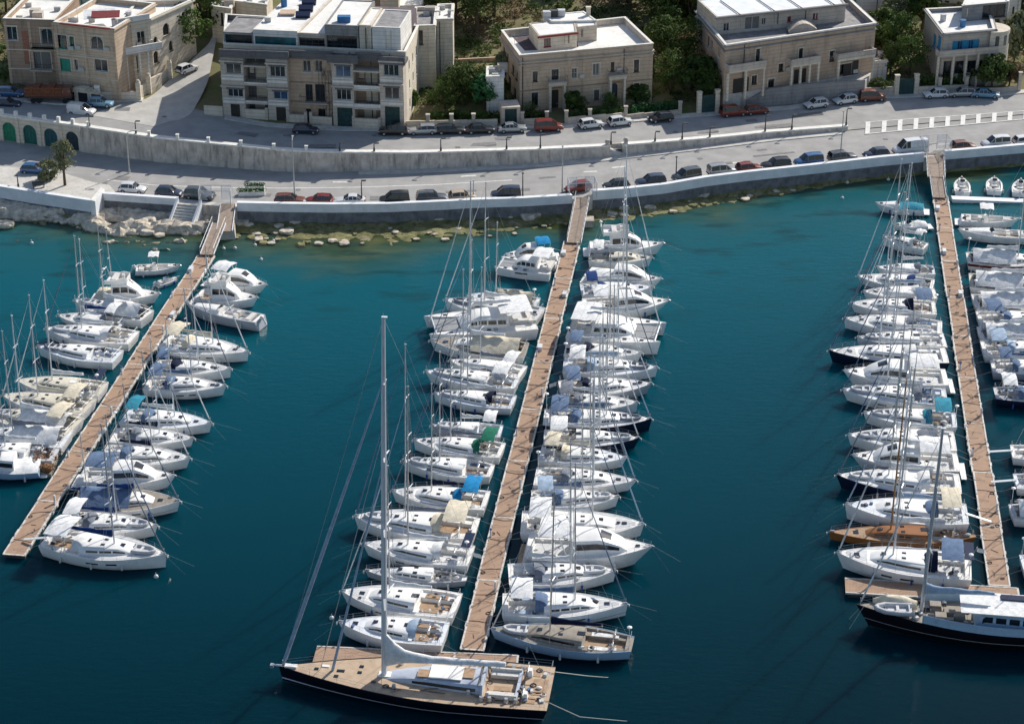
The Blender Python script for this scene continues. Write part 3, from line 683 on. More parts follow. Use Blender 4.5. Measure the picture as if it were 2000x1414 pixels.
def fenders(form,root,rng,n=3):
    m_=M_FEND if rng.random()<.6 else M_BUOY
    for s_ in(-1,1):
        for i in range(n):
            mb=MB(); t=.2+.5*i/max(1,n-1)+rng.uniform(-.04,.04); y=form.yc+s_*(form.hb(t)+.11); z=form.zd(t)*.45
            mb.tube((form.x(t),y,z-.28),(form.x(t),y,z+.28),.12,.12,7); mb.tube((form.x(t),y,z+.28),(form.x(t),y-s_*.12,form.zd(t)+.1),.012,.012,4); mb.build('fender',m_,root,smooth=50)
def moor(form,root,rng,bow=True,stern=3.0):
    mb=MB(); z=form.zd(1)+.05
    if bow:
        for s_ in(-1,1):
            e=Vector((form.x(1)+rng.uniform(1.8,3.4),form.yc+s_*rng.uniform(.6,1.5),-.1)); a=Vector((form.x(.985),form.yc+s_*.1,z)); mb.tube(a,e,.010,.009,4); mb.build('mooring_line',M_ROPE,root); mb=MB()
    if stern:
        for s_ in(-1,1):
            a=Vector((form.x(.01),form.yc+s_*form.hb(0)*.8,form.zd(0)+.08)); e=Vector((form.x(0)-stern,form.yc+s_*(form.hb(0)*.8+.4),.68)); m_=a.lerp(e,.5)-Vector((0,0,.25)); mb.path([a,m_,e],.02,4); mb.build('mooring_line',M_ROPE,root); mb=MB()
def clutter(form,root,rng,t0,t1,n=6):
    """bags, coils, boxes lying about the cockpit and side decks: loose gear as one part per colour"""
    for i in range(n):
        t=rng.uniform(t0,t1); y=rng.uniform(-.75,.75)*form.hb(t); m=rng.choice([M_CUSH,M_ROPED,M_FEND,M_CUSH,CL['grey'],CL['white'],M_RUB,CL['slate']]); mb=MB()
        z=form.zd(t)+.10
        k=rng.random()
        if k<.4: mb.box((form.x(t),form.yc+y,z+.08),(rng.uniform(.2,.7),rng.uniform(.2,.5),rng.uniform(.12,.3)),rz=rng.uniform(0,3),taper=.85)
        elif k<.7: mb.torus((form.x(t),form.yc+y,z+.03),rng.uniform(.14,.24),.05,(0,0,1),10,4)
        else: mb.ball((form.x(t),form.yc+y,z+.1),rng.uniform(.16,.32),8,5,(1.3,.9,.6))
        mb.build('deck_gear',m,root,smooth=40)
def wheel(form,root,t,y,z,r=.45):
    mb=MB(); mb.torus((form.x(t),form.yc+y,z),r,.025,(1,0,0),14,4)
    for i in range(4): a=pi*i/4; mb.tube((form.x(t),form.yc+y-r*math.cos(a),z-r*math.sin(a)),(form.x(t),form.yc+y+r*math.cos(a),z+r*math.sin(a)),.012,.012,3)
    mb.box((form.x(t)+.12,form.yc+y,z-.35),(.2,.25,.75),taper=.7); mb.build('steering_wheel',M_STEEL,root)
def dinghy_mesh(mb,mb2,c,L,W,rz=0,r=.2):
    c=Vector(c); M=Matrix.Rotation(rz,3,'Z'); pts=[(-L/2,-W/2),(-L*.1,-W/2),(L*.25,-W*.42),(L*.45,-W*.18),(L*.5,0),(L*.45,W*.18),(L*.25,W*.42),(-L*.1,W/2),(-L/2,W/2)]
    P3=[c+M@Vector((x,y,.05*max(0,x))) for x,y in pts]
    for a,b in zip(P3,P3[1:]): mb.tube(a,b,r,r,8); mb.ball(b,r,8,5)
    mb2.add([p-Vector((0,0,r*.5)) for p in P3],[tuple(range(len(P3)))]); mb2.box(c+M@Vector((-L*.42,0,.0)),(.12,W*.9,.4),rz=rz); mb2.box(c+M@Vector((-L*.1,0,.08)),(.3,W*.85,.06),rz=rz)
def outboard(form,root,n=1,tilt=.5):
    for k in range(n):
        y=(k-(n-1)/2)*.6; mb=MB(); x=form.x(0)-.3; z=form.zd(0)+.15
        mb.box((x,form.yc+y,z+.15),(.5,.34,.42),ry=-.4,taper=.8); mb.box((x-.35,form.yc+y,z-.35),(.2,.14,.9),ry=tilt); mb.box((x+.2,form.yc+y,z-.15),(.25,.3,.35)); mb.build('outboard_engine',M_RUB if k%2 else M_FEND,root,smooth=30)
# ------------------------------------------------------------------ whole boats
def place(bow,stern,z):
    b=P(bow[0],bow[1],z); s=P(stern[0],stern[1],z); d=b-s; L=d.length
    return (b+s)/2,math.atan2(d.y,d.x),L
def sailboat(bow,stern,label,cabm=None,cat='sailing yacht',name='sailing_yacht',hull='white',deck=None,cover='white',hood='grey',bim=None,mh=None,B=None,group=None,fb=None,mastm=None,sp=2,furl='white',seed=0,tent=None,teak=False,stern_w=None,gang=False,dingh=False,solar=False,mt=.58,low=False,rmast=None,mast=True,lines=True):
    rng=random.Random(hash_(label)+seed)
    L0=P(*bow,1.1)-P(*stern,1.1); L=L0.length; fbv=(fb or (.55+.055*L))*1.0
    loc,rz,L=place(bow,stern,fbv*1.05); loc.z=0
    B=B or (.52+.285*L if L<14 else .9+.255*L); B=min(B*rng.uniform(1.18,1.32),.42*L) if (stern_w or 1)>.6 else min(B*1.1,.38*L)
    root=thing(name,label,cat,loc,rz,group)
    f=Form(L,B,fbv,stern=stern_w or rng.uniform(.74,.93),full=rng.uniform(1.75,2.2),maxat=rng.uniform(.38,.46),sheer=rng.uniform(.18,.34),rake=rng.uniform(.01,.07))
    if deck is None: deck=rng.choice(['white']*7+['lgrey','lgrey','lgrey'])
    f.hull('hull',HULL[hull],root)
    ct0=.05; ct1=rng.uniform(.30,.34)
    if not bim and not tent and rng.random()<.38 and not any(q in label for q in ('clean','plain','open','smooth','slim','wooden','modern','flush','sharp','gear','strip','companionway','cluttered')): bim='white'
    dm={'white':M_DECK,'lgrey':M_DECKL,'grey':M_DECKG,'cream':M_DECKC,'teak':M_TEAK,'oldteak':M_TEAKG}[deck]
    f.deck('deck',dm,root,(ct0,ct1),cw=.66,cfw=.5)
    fl=MB(); xa,xb=f.x(ct0+.012),f.x(ct1-.01); yw=f.B/2*.66*.5*.93; z=f.zd(.2)-.5+.012
    fl.box(((xa+xb)/2,0,z+.01),(xb-xa,yw*2,.02)); fl.build('cockpit_floor',M_TEAK if (teak or rng.random()<.15) else M_DECKG,root)
    if rng.random()<.8:
        mc=rng.choice([M_CUSH,CL['slate'],M_CUSH,CL['white'],CL['pale'],M_TEAKG]) if not teak else M_TEAK
        for s_ in(-1,1): se=MB(); se.box(((xa+xb)/2+.1,s_*f.B/2*.66*.76,f.zd(.2)-.12+.05),((xb-xa)*.72,f.B/2*.66*.40,.09)); se.build('seat_cushion',mc,root)
    ch=.42+.012*L
    cab,info=loft_cabin(f,ct1+.005,mt+.17,.70,.30,ch,root,split=rng.choice([0,3,4]),m=cabm or (M_GRP if deck!='cream' else M_DECKC))
    # non-skid panels and hatches
    if deck in('white',): 
        pn=MB(); f.patch(pn,.36,.9,.80,.95); f.patch(pn,mt+.19,.93,.05,.62); pn.build('nonskid_panel',M_DECKG,root)
    sp_=[(.83+rng.uniform(-.02,.02),0,.55,.55,.02),(mt+.07,.0,.5,.5,ch*.93)]
    if L>10: sp_+= [(mt-.08,-.5,.45,.38,ch*.98),(mt-.08,.5,.45,.38,ch*.98)]
    hatches(f,root,sp_)
    # companionway, instrument pods, winches
    g=MB(); g.box((f.x(ct1)+.3,0,f.zd(ct1)+ch*1.1+.06),(.8,.62,.06)); g.build('sliding_hatch',M_GLASSD if rng.random()<.5 else M_GRP,root)
    for s_ in(-1,1):
        for t in(.13,.26): g=MB(); g.tube((f.x(t),s_*f.B/2*.70,f.zd(t)+.1),(f.x(t),s_*f.B/2*.70,f.zd(t)+.34),.10,.08,7); g.build('winch',M_STEEL,root)
    if hood: dome(f,root,ct1-.065,ct1+.075,f.B/2*.64,ch+.45,hood)
    if bim: bimini(f,root,ct0+.02,ct1-.085,f.B/2*.78,1.95,bim)
    if tent: # long awning thrown over the boom
        mb=MB(); rows=[]
        for i in range(8):
            k=i/7; x=f.x(.06)+(f.x(mt-.03)-f.x(.06))*k; t=f.t(x); ww=f.hb(t)*.96; zt=f.zd(t)+1.55+.1*math.sin(i*2.3+rng.random())
            rows.append([(x,ww*a+.05*math.sin(i*3+a*7),f.zd(t)+.35+(zt-f.zd(t)-.35)*(1-abs(a))**.8+.06*math.sin(i*2+a*9)) for a in(-1,-.75,-.5,-.25,0,.25,.5,.75,1)])
        mb.grid(rows); mb.f=[tuple(reversed(q)) for q in mb.f]; mb.build('awning',CL[tent],root,smooth=60)
    if L>11.5 and rng.random()<.6:
        for s_ in(-1,1): wheel(f,root,.13,s_*f.B*.2,f.zd(.13)+.45)
    elif L>9: wheel(f,root,.15,0,f.zd(.13)+.5,.5)
    if furl=='white' and rng.random()<.45: furl=rng.choice(['grey','slate','pale'])
    mm=mastm or rng.choice([M_ALU,M_ALU,M_WHTSPAR,M_STEEL])
    if mast:
        mast_set(f,root,mt,mh or L*rng.uniform(1.14,1.3),mm,r=.055+.0028*L,boom=L*(mt-.12)*.78,cover=cover,sp=sp if L>9 else 1,furl=furl,z0=f.zd(mt)+ch*.9,rake=rng.uniform(.008,.022))
        if rmast: mast_set(f,root,rmast,(mh or L*1.2)*.62,mm,r=.07,boom=L*.16,cover=cover,sp=1,furl=None,z0=f.zd(rmast)+.1,backstay=False)
    if L>7: rails(f,root)
    g=MB(); g.box((f.x(.975),0,f.zd(1)+.14),(.5,.14,.12)); g.tube((f.x(.99),0,f.zd(1)+.1),(f.x(1)+.15,0,f.zd(1)-.1),.05,.04,5); g.box((f.x(1)+.16,0,f.zd(1)-.22),(.1,.35,.25)); g.build('anchor',M_STEEL,root)
    fenders(f,root,rng); clutter(f,root,rng,.04,.42,5+int(L/3)); clutter(f,root,rng,.45,.9,2)
    if lines: moor(f,root,rng)
    if rng.random()<.12:   # ensign on its staff
        g=MB(); y=rng.choice((-1,1))*f.hb(0)*.7; g.tube((f.x(0),y,f.zd(0)),(f.x(0)-.5,y,f.zd(0)+1.5),.02,.02,4); st=g.build('flag_staff',M_STEEL,root)
        g=MB(); g.grid([[(f.x(0)-.5-k*.2,y+.06*math.sin(k*1.5),f.zd(0)+1.45-.06*k-j*.25) for k in range(5)] for j in range(3)]); g.build('flag',rng.choice([M_RED,CL['white'],CL['white']]),st)
    if rng.random()<.3:
        g=MB(); g.tube((f.x(.02),f.hb(0)*.6,f.zd(0)),(f.x(.02),f.hb(0)*.6,f.zd(0)+2.4),.03,.03,5); g.ball((f.x(.02),f.hb(0)*.6,f.zd(0)+2.5),.27,8,5,(1,1,.5)); g.build('radar_dome',M_GRP,root,smooth=50)
    if L>9.5 and rng.random()<.5 and hull in('white','teal','grey','blue'):
        for s_ in(-1,1):
            for t0 in ((.42,.52),(.58,.66)):
                g=MB(); rows=[]
                for k in range(4):
                    t=t0[0]+(t0[1]-t0[0])*k/3; rows.append([(f.x(t),s_*(f.hb(t)*(.955+.0)+.015),f.zd(t)*.56),(f.x(t),s_*(f.hb(t)*.985+.015),f.zd(t)*.70)])
                g.grid(rows)
                if s_==-1: g.f=[tuple(reversed(q)) for q in g.f]
                g.build('hull_window',M_GLASSD,root)
    if rng.random()<.25 and not dingh:
        g=MB(); g2=MB(); dinghy_mesh(g,g2,(f.x(.80),0,f.zd(.8)+.28),min(2.4,f.L*.2),1.15,rng.uniform(-.1,.1),.16); d_=g.build('dinghy_tube',rng.choice([M_RIB,M_FEND,CL['grey']]),root,smooth=60); g2.build('dinghy_floor',M_DECKG,root)
    if gang:
        g=MB(); a=Vector((f.x(0)+.2,.1,f.zd(0)+.12)); b=Vector((f.x(0)-2.6,.1,.85)); g.hexa([a+Vector((0,-.2,0)),b+Vector((0,-.2,0)),b+Vector((0,.2,0)),a+Vector((0,.2,0))],[a+Vector((0,-.2,.06)),b+Vector((0,-.2,.06)),b+Vector((0,.2,.06)),a+Vector((0,.2,.06))]); g.build('gangplank',M_WHTSPAR,root)
    if dingh:
        g=MB(); g2=MB(); dinghy_mesh(g,g2,(f.x(.82),0,f.zd(.82)+.3),2.4,1.25,0,.18); g.build('upturned_dinghy',M_RIB,root,smooth=60); g2.build('dinghy_floor',M_DECKG,root)
    if solar:
        g=MB(); z=f.zd(.03)+2.0
        g.box((f.x(.03),0,z),(1.0,f.B*.62,.05)); g.build('solar_panel',M_SOLAR,root)
        g=MB()
        for s_ in(-1,1): g.path([Vector((f.x(.02),s_*f.hb(0)*.85,f.zd(0))),Vector((f.x(.02),s_*f.B*.3,z-.04)),Vector((f.x(.08),s_*f.hb(.08)*.85,f.zd(.08)))],.03,5)
        g.tube((f.x(.02),-f.B*.3,z-.04),(f.x(.02),f.B*.3,z-.04),.03,.03,5); g.build('stern_arch',M_STEEL,root)
    return root
def hash_(s):
    h=7
    for c in s: h=(h*131+ord(c))%1000003
    return h
def motorboat(bow,stern,label,cat='motor boat',name='motor_boat',hull='white',kind='cruiser',B=None,group=None,cover=None,bim=None,fb=None,fly=False,ob=0,arch=False,mast=None,seed=0,top='white',lines=True,sternl=2.5,deck='white'):
    rng=random.Random(hash_(label)+seed)
    L=(P(*bow,1.1)-P(*stern,1.1)).length; fbv=(fb or (.5+.075*L))*.98
    loc,rz,L=place(bow,stern,fbv*1.1); loc.z=0; B=B or min(.4*L,1.0+.24*L)
    root=thing(name,label,cat,loc,rz,group)
    f=Form(L,B,fbv,stern=.9,full=rng.uniform(2.0,2.6),maxat=.36,sheer=rng.uniform(.25,.5),rake=rng.uniform(.08,.13))
    f.hull('hull',HULL[hull],root,sternslope=-.3)
    dm={'white':M_DECK,'grey':M_DECKG,'teak':M_TEAK,'cream':M_DECKC}[deck]
    c1={'open':.72,'cruiser':.36,'speed':.5,'fly':.26}[kind]
    f.deck('deck',dm,root,(.05,c1),cw=.8,cfw=.72,floor=-.55,seat=-.18,coam=.1)
    fl=MB(); xa,xb=f.x(.06),f.x(c1-.01); fl.box(((xa+xb)/2,0,f.zd(.2)-.52),(xb-xa,f.B*.5,.02)); fl.build('cockpit_floor',M_TEAK if rng.random()<.2 else M_DECKG,root)
    if kind in('cruiser','fly'):
        h=.95+.05*L if kind=='cruiser' else 1.5+.05*L
        cab,info=loft_cabin(f,c1+.01,.80 if kind=='cruiser' else .72,.76,.42,h,root,front=.5,wz=(.38,.78),wt=(.05,.86),split=0 if kind=='cruiser' else 3,name='cabin')
        # raked windscreen
        i=4; X,W_,H_,Z=info[5]; X2,W2,H2,Z2=info[7]
        g=MB(); r0=[(X2,a*W2*.9,Z2+H2*b+.03) for a,b in((-.9,.8),(-.5,1.03),(0,1.08),(.5,1.03),(.9,.8))]; r1=[(X,a*W_*.86,Z+H_*b+.03) for a,b in((-.9,.86),(-.5,1.05),(0,1.09),(.5,1.05),(.9,.86))]
        g.grid([r0,r1]); g.build('windscreen',M_GLASSD,root)
        if fly:
            g=MB(); z=f.zd(.3)+h+.1; x0,x1=f.x(c1-.08),f.x(c1+.26); w=f.B*.36
            rows=[]
            for k in range(7):
                x=x0+(x1-x0)*k/6; ww=w*(1-.35*max(0,k-3)/3); hh=.55+.25*(k>3)
                rows.append([(x,-ww,z),(x,-ww*1.03,z+hh),(x,-ww*.93,z+hh),(x,-ww*.9,z+.12),(x,ww*.9,z+.12),(x,ww*.93,z+hh),(x,ww*1.03,z+hh),(x,ww,z)])
            g.grid(rows); g.f=[tuple(reversed(q)) for q in g.f]; g.add(rows[-1],[(0,1,6,7)]); g.build('flybridge',M_GRP,root,smooth=30)
            g=MB(); g.box(((x0+x1)/2-.3,0,z+.45),(.7,w*1.5,.35)); g.box(((x0+x1)/2+.7,.3,z+.55),(.35,.5,.55)); g.build('helm_seat',M_CUSH,root)
            if bim: bimini(f,root,c1-.04,c1+.16,w*.95,h+2.1,bim)
            g=MB()
            for s_ in(-1,1): g.path([Vector((x0,s_*w,z-.1)),Vector((x0-.4,s_*w,z+1.3)),Vector((x0-.4,0,z+1.45))],.05,5)
            g.ball((x0-.4,0,z+1.6),.25,8,5,(1,1,.5)); g.build('radar_arch',M_GRP,root)
        else:
            if bim: bimini(f,root,.10,c1+.02,f.B*.40,h+.55,bim)
            if arch:
                g=MB(); z=f.zd(.3)+h+.5
                for s_ in(-1,1): g.path([Vector((f.x(.34),s_*f.B*.44,f.zd(.3))),Vector((f.x(.27),s_*f.B*.38,z)),Vector((f.x(.27),0,z+.12))],.07,5)
                g.build('radar_arch',M_GRP,root)
    elif kind=='open':
        g=MB(); x=f.x(.42); g.box((x,0,f.zd(.4)+.1),(.7,.8,1.15),taper=.75); g.build('console',M_GRP,root)
        g=MB(); g.box((x+.3,0,f.zd(.4)+.85),(.06,.7,.4),ry=-.4); g.build('windscreen',M_GLASSD,root)
        g=MB(); g.box((x-.8,0,f.zd(.4)),(.6,.9,.7)); g.box((f.x(.8),0,f.zd(.8)+.1),(L*.16,f.B*.4,.14)); g.box((f.x(.12),0,f.zd(.1)+.05),(.7,f.B*.7,.25)); g.build('seat_cushion',M_CUSH,root)
        if top:
            bimini(f,root,.30,.54,f.B*.38,2.0,top,name='t_top',rnd=.06)
    elif kind=='speed':
        cab,info=loft_cabin(f,.50,.86,.7,.35,.38,root,front=.8,win=None,name='foredeck_moulding')
        g=MB(); X=f.x(.50); w=f.B*.36; g.grid([[(X+.55,-w*.75,f.zd(.5)+.35),(X+.8,0,f.zd(.5)+.38),(X+.55,w*.75,f.zd(.5)+.35)],[(X-.05,-w,f.zd(.5)+.8),(X+.2,0,f.zd(.5)+.88),(X-.05,w,f.zd(.5)+.8)]]); g.build('windscreen',M_GLASSD,root)
        g=MB(); g.box((f.x(.3),.45,f.zd(.3)),(.55,.55,.6)); g.box((f.x(.3),-.45,f.zd(.3)),(.55,.55,.6)); g.box((f.x(.12),0,f.zd(.1)+.02),(.7,f.B*.7,.35)); g.build('seat_cushion',M_CUSH,root)
        if bim: bimini(f,root,.15,.48,f.B*.40,1.5,bim)
    if cover:
        mb=MB(); rows=[]; ta,tb=(.0,.62) if kind!='fly' else (0,.3)
        for i in range(9):
            k=i/8; t=ta+(tb-ta)*k; ww=f.hb(t)+.03; hp=.5*math.sin(pi*min(1,k*1.2+.08))**.6 + .06*math.sin(i*2.9)
            rows.append([(f.x(t),ww*a,f.zd(t)+.09+hp*(1-abs(a)**2.2)+.05*math.sin(i*2+a*8)*(1-abs(a))) for a in(-1,-.8,-.5,-.2,.2,.5,.8,1)])
        mb.grid(rows); mb.f=[tuple(reversed(q)) for q in mb.f]; mb.build('boat_cover',CL[cover],root,smooth=50)
    if ob: outboard(f,root,ob)
    if mast: mast_set(f,root,mast[0],mast[1],M_ALU,r=.06,boom=mast[2] if len(mast)>2 else 0,cover='white',sp=1,furl=None,z0=f.zd(.5)+1.0)
    g=MB(); g.box((f.x(0)-.45,0,.35),(.9,f.B*.8,.1))
    if not ob: g.build('swim_platform',M_TEAK if rng.random()<.15 else M_GRP,root)
    if L>7: rails(f,root,.42,.985,.5)
    g=MB(); g.box((f.x(.96),0,f.zd(1)+.12),(.6,.16,.1)); g.tube((f.x(.99),0,f.zd(1)+.1),(f.x(1)+.15,0,f.zd(1)-.05),.05,.04,5); g.build('anchor',M_STEEL,root)
    hatches(f,root,[(.88,0,.45,.45,.03)])
    fenders(f,root,rng,2); clutter(f,root,rng,.05,.4,4)
    if lines: moor(f,root,rng,True,sternl)
    return root
def catamaran(bow,stern,label,B=7.0,mh=15,cover='white',fb=1.35,mast=True,tent=False,group=None,furl='white',power=False,bim=None):
    rng=random.Random(hash_(label))
    loc,rz,L=place(bow,stern,fb); loc.z=0; root=thing('catamaran',label,'catamaran',loc,rz,group)
    hw=B*.26
    for s_ in(-1,1):
        f=Form(L,hw,fb,stern=.85,full=2.4,maxat=.4,sheer=.12,rake=.03,yc=s_*(B-hw)/2); f.hull('hull',HULL['white'],root); f.deck('side_deck',M_DECK,root)
        g=MB()
        for t in(.45,.62,.8): g.box((f.x(t),f.yc,fb*1.06+.1),(.5,.45,.05))
        g.build('hatch',M_GLASSD,root)
        g=MB(); g.box((f.x(.5),f.yc+s_*hw*.5,.95),(L*.22,.04,.18)); g.build('hull_window',M_GLASSD,root)
    F=Form(L,B,fb,stern=1,full=6,maxat=.5,sheer=.05,rake=0)
    g=MB(); g.box((F.x(.38),0,fb*.85),(L*.60,B-hw*1.2,fb*.55)); g.build('bridge_deck',M_GRP,root)
    loft_cabin(F,.26,.70,.66,.42,1.15,root,front=.4,wz=(.35,.8),wt=(.04,.84),zoff=.08,name='saloon',split=4)
    g=MB(); g.box((F.x(.14),0,fb*1.13+.03),(L*.2,B*.6,.06)); g.build('cockpit_floor',M_DECKG,root)
    g=MB(); g.box((F.x(.05),0,fb*1.13+.25),(.6,B*.55,.5)); g.box((F.x(.14),B*.2,fb*1.13+.25),(L*.14,.6,.5)); g.build('seat_cushion',M_CUSH,root)
    bimini(F,root,.04,.34,B*.36,2.15,bim or 'white',name='hard_top',rnd=.1)
    g=MB(); 
    for s_ in (-1,1): g.add([(F.x(.69),s_*.05,fb*1.05),(F.x(.93),s_*.05,fb*1.05),(F.x(.93),s_*(B/2-hw),fb*1.05),(F.x(.69),s_*(B/2-hw),fb*1.05)],[(0,1,2,3)])
    g.build('trampoline',M_NET,root)
    g=MB(); g.tube((F.x(.935),-(B-hw)/2,fb*1.12),(F.x(.935),(B-hw)/2,fb*1.12),.12,.12,7); g.build('cross_beam',M_ALU,root)
    if mast:
        mast_set(F,root,.60,mh,M_ALU,r=.12,boom=L*.38,cover=cover,sp=2,furl=furl,z0=fb+1.2,backstay=False,boomh=1.3)
    rails(F,root,.02,.92,.6); clutter(F,root,rng,.05,.6,10)
    Fm=Form(L,B,fb,stern=.8,full=4,maxat=.5,sheer=.05,rake=0); moor(Fm,root,rng,True,3)
    return root
ORD='first second third fourth fifth sixth seventh eighth ninth tenth eleventh twelfth thirteenth fourteenth fifteenth sixteenth seventeenth eighteenth nineteenth twentieth'.split()
def S(bow,stern,label,**k): return sailboat(bow,stern,label,group=GRP,**k)
def Mo(bow,stern,label,**k): return motorboat(bow,stern,label,group=GRP,**k)
# ---- left pier, left side
GRP='boats moored on the left side of the left pier'
Mo((352,521),(266,524),'open white motor boat under separate square white sun top, nearest shore left of left pier',kind='open',hull='stripe',ob=1,fb=.8,top='white',lines=False)
Mo((349,543),(307,556),'small white rubber tender floating between left pier and open motor boat',kind='open',top=None,hull='white',ob=1,fb=.45,lines=False,cat='tender',name='tender')
Mo((313,577),(190,572),'white motor cruiser with cream covered flybridge, bow to the left pier',kind='fly',fly=True,cover='cream',mast=(.25,8),B=3.9,lines=False)
S((145,590),(288,617),'white motor sailer with grey cockpit cover, second yacht above blue covered one left pier',hull='white',hood='grey',tent='white',mh=11,furl=None,fb=1.3)
S((112,617),(243,630),'white yacht with royal blue sail cover over boom, left side of left pier',cover='blue',hood='grey',mh=10.8,fb=.9,furl=None)
S((88,643),(262,660),'white sloop with teal cockpit cushions, left side of left pier above bare moored sloop',cover='white',hood='white',hull='teal',bim=None,mh=13)
S((73,679),(231,697),'white sloop with clean white topsides and wide gap of water in front, left pier',cover=None,hood=None,hull='white',mast=False,stern_w=.8)
S((32,745),(202,760),'cream decked sloop with steel stern arch and white boom cover, left pier',deck='cream',cover='white',hood=None,solar=True,mh=13.5)
S((4,773),(175,795),'cream decked sloop with cream cockpit awning, left side of left pier',deck='cream',tent=None,bim='cream',hood='cream',cover='cream',mh=13.5)
S((-32,806),(148,833),'old white yacht under cream awning with stained deck, cut by left photo edge',deck='cream',bim='cream',tent='white',mh=13)
S((-50,845),(132,858),'white yacht crowded with grey covers, cut by left photo edge beneath cream awning yacht',tent='white',cover='grey',mh=13)
S((-60,876),(110,886),'long white yacht with empty grey side deck beside the brown net heap',deck='grey',hood=None,cover='white',mh=14)
Mo((-48,912),(78,908),'white motor cruiser with pale blue side windows, lowest boat left of left pier',kind='cruiser',hull='blue',B=4,cover='white')
# ---- left pier, right side
GRP='boats moored on the right side of the left pier'
Mo((522,560),(413,540),'white motor boat under flat white hard top, nearest the shore right of left pier',kind='cruiser',bim='white',B=3.9,arch=True)
Mo((504,585),(388,573),'white motor cruiser with bulky wheelhouse, second from shore right of left pier',kind='fly',fly=True,B=3.8)
Mo((362,594),(508,622),'grey white launch with outboard pointing to open water, third right of left pier',kind='speed',ob=1,hull='grey',cover=None,B=3.0,sternl=0)
S((486,690),(322,665),'white sloop with cream cockpit awning, fourth from shore right of left pier',bim='cream',hood='cream',cover='cream',hull='white',mh=13.5,deck='white')
S((451,723),(303,715),'white sloop with dark blue sprayhood, right of left pier under cream awning sloop',hood='navy',bim='slate',cover='white',mh=12.5)
S((442,757),(286,748),'white sloop with slate blue cockpit cover, last above wide gap right of left pier',hood='slate',cover='slate',bim='slate',hull='white',mh=12.5)
S((414,829),(243,812),'white sloop with blue bimini near pier, first below wide gap right of left pier',bim='teal',hood='slate',cover='white',mh=13)
S((379,858),(220,850),'white sloop with rounded bow and blue striped hull, second below gap right of left pier',hull='stripe',hood='grey',cover='navy',mh=12.5)
S((372,898),(200,885),'white yacht with navy boom cover ending in upright post, right of left pier',cover='navy',hood='slate',mh=13)
Mo((343,934),(158,926),'white motor cruiser with bare rounded foredeck and grey canopy, right of left pier',kind='cruiser',bim='slate',B=4.3,hull='stripe',arch=True)
S((352,981),(148,974),'old ketch with bowsprit, grey wrinkled covers and thin blue sheer line, left pier',hull='teal',tent='slate',deck='oldteak',cover='blue',hood=None,mh=14,rmast=.12,B=4.1)
S((308,1030),(122,1017),'white yacht with greyish grubby cockpit, second from the end right of left pier',hood='grey',cover='blue',mh=13,deck='white')
S((325,1087),(88,1052),'large white motor sailer with blue sail cover at the end of the left pier',hull='white',cover='blue',hood='white',mh=14.5,fb=1.35,B=4.9,gang=True,stern_w=.6,dingh=True)
# ---- middle pier, left side
GRP='boats moored on the left side of the middle pier'
Mo((988,499),(1082,492),'white cruiser with bright blue canopy, nearest the shore left of middle pier',kind='cruiser',bim='bright',cover=None,B=3.4,fb=1.1)
catamaran((972,513),(1081,525),'white power catamaran with dark tunnel, second from shore left of middle pier',B=4.6,mast=False,fb=1.15,bim='white')
S((915,578),(1050,593),'white sloop with cream boat cover folded over deck, third left of middle pier',tent='cream',cover=None,hood=None,mh=10.5,furl=None,mt=.6)
S((868,588),(1056,614),'slim grey decked sloop with cluttered stern, between cream cover sloop and sailing catamaran',deck='grey',hood=None,cover='white',mh=17)
catamaran((833,638),(1042,622),'big white sailing catamaran with row of dark cabin windows left of middle pier',B=7.2,mh=18.5,fb=1.55)
S((840,668),(1028,684),'yacht with brown stained gear heaped along its deck, below big sailing catamaran',deck='oldteak',hood=None,cover='white',mh=14,tent='cream')
S((878,707),(1022,728),'white sloop with round navy sprayhood and swim platform, left of middle pier',hood='navy',cover='grey',mh=13)
S((830,728),(1010,750),'white sloop with pushpit dinghy hanging at the stern, left of middle pier',hood=None,cover='white',mh=14,stern_w=.6)
S((848,770),(1004,786),'white sloop with open black companionway and wide water below, middle pier left side',hood='navy',cover='white',mh=13,hull='stripe')
S((842,834),(980,843),'small white sloop with pale grey topsides just above green canopy yacht',hull='grey',hood=None,cover='white',mh=11,fb=1.0)
S((808,862),(982,880),'white sloop with green canopy and grey boom cover, left of middle pier',bim='green',hood='green',cover='grey',mh=13.5)
S((785,902),(962,920),'white sloop with flush pale deck below green canopy yacht, left of middle pier',hood=None,cover=None,mh=14,furl=None,stern_w=.62)
S((765,962),(952,978),'white sloop with turquoise cockpit canopy, left of middle pier',bim='bright',hood='bright',cover='navy',mh=13.5,dingh=False)
S((692,1012),(932,1032),'long white yacht with fat cream cylindrical awning at stern, left of middle pier',tent=None,bim='cream',hood='cream',cover='grey',mh=21,B=4.4,dingh=True)
S((708,1065),(921,1086),'white sloop with white folded sail and gantry posts, left of middle pier',hood='white',cover='white',mh=19,solar=True)
S((713,1116),(912,1130),'low slim racing hull without cabin lights, third from outer end left of middle pier',hull='grey',deck='white',hood=None,cover=None,mast=False,B=2.6,fb=.7,stern_w=.35)
S((666,1156),(894,1183),'modern white sloop with clean foredeck and open stern, second from outer end middle pier',hood=None,cover='white',mh=15,stern_w=.88,deck='white',teak=True)
S((661,1217),(871,1238),'modern white sloop with teak cockpit and hull windows beside the large dark yacht',hood='pale',cover=None,mh=15,stern_w=.9,teak=True,fb=1.4,mast=False)
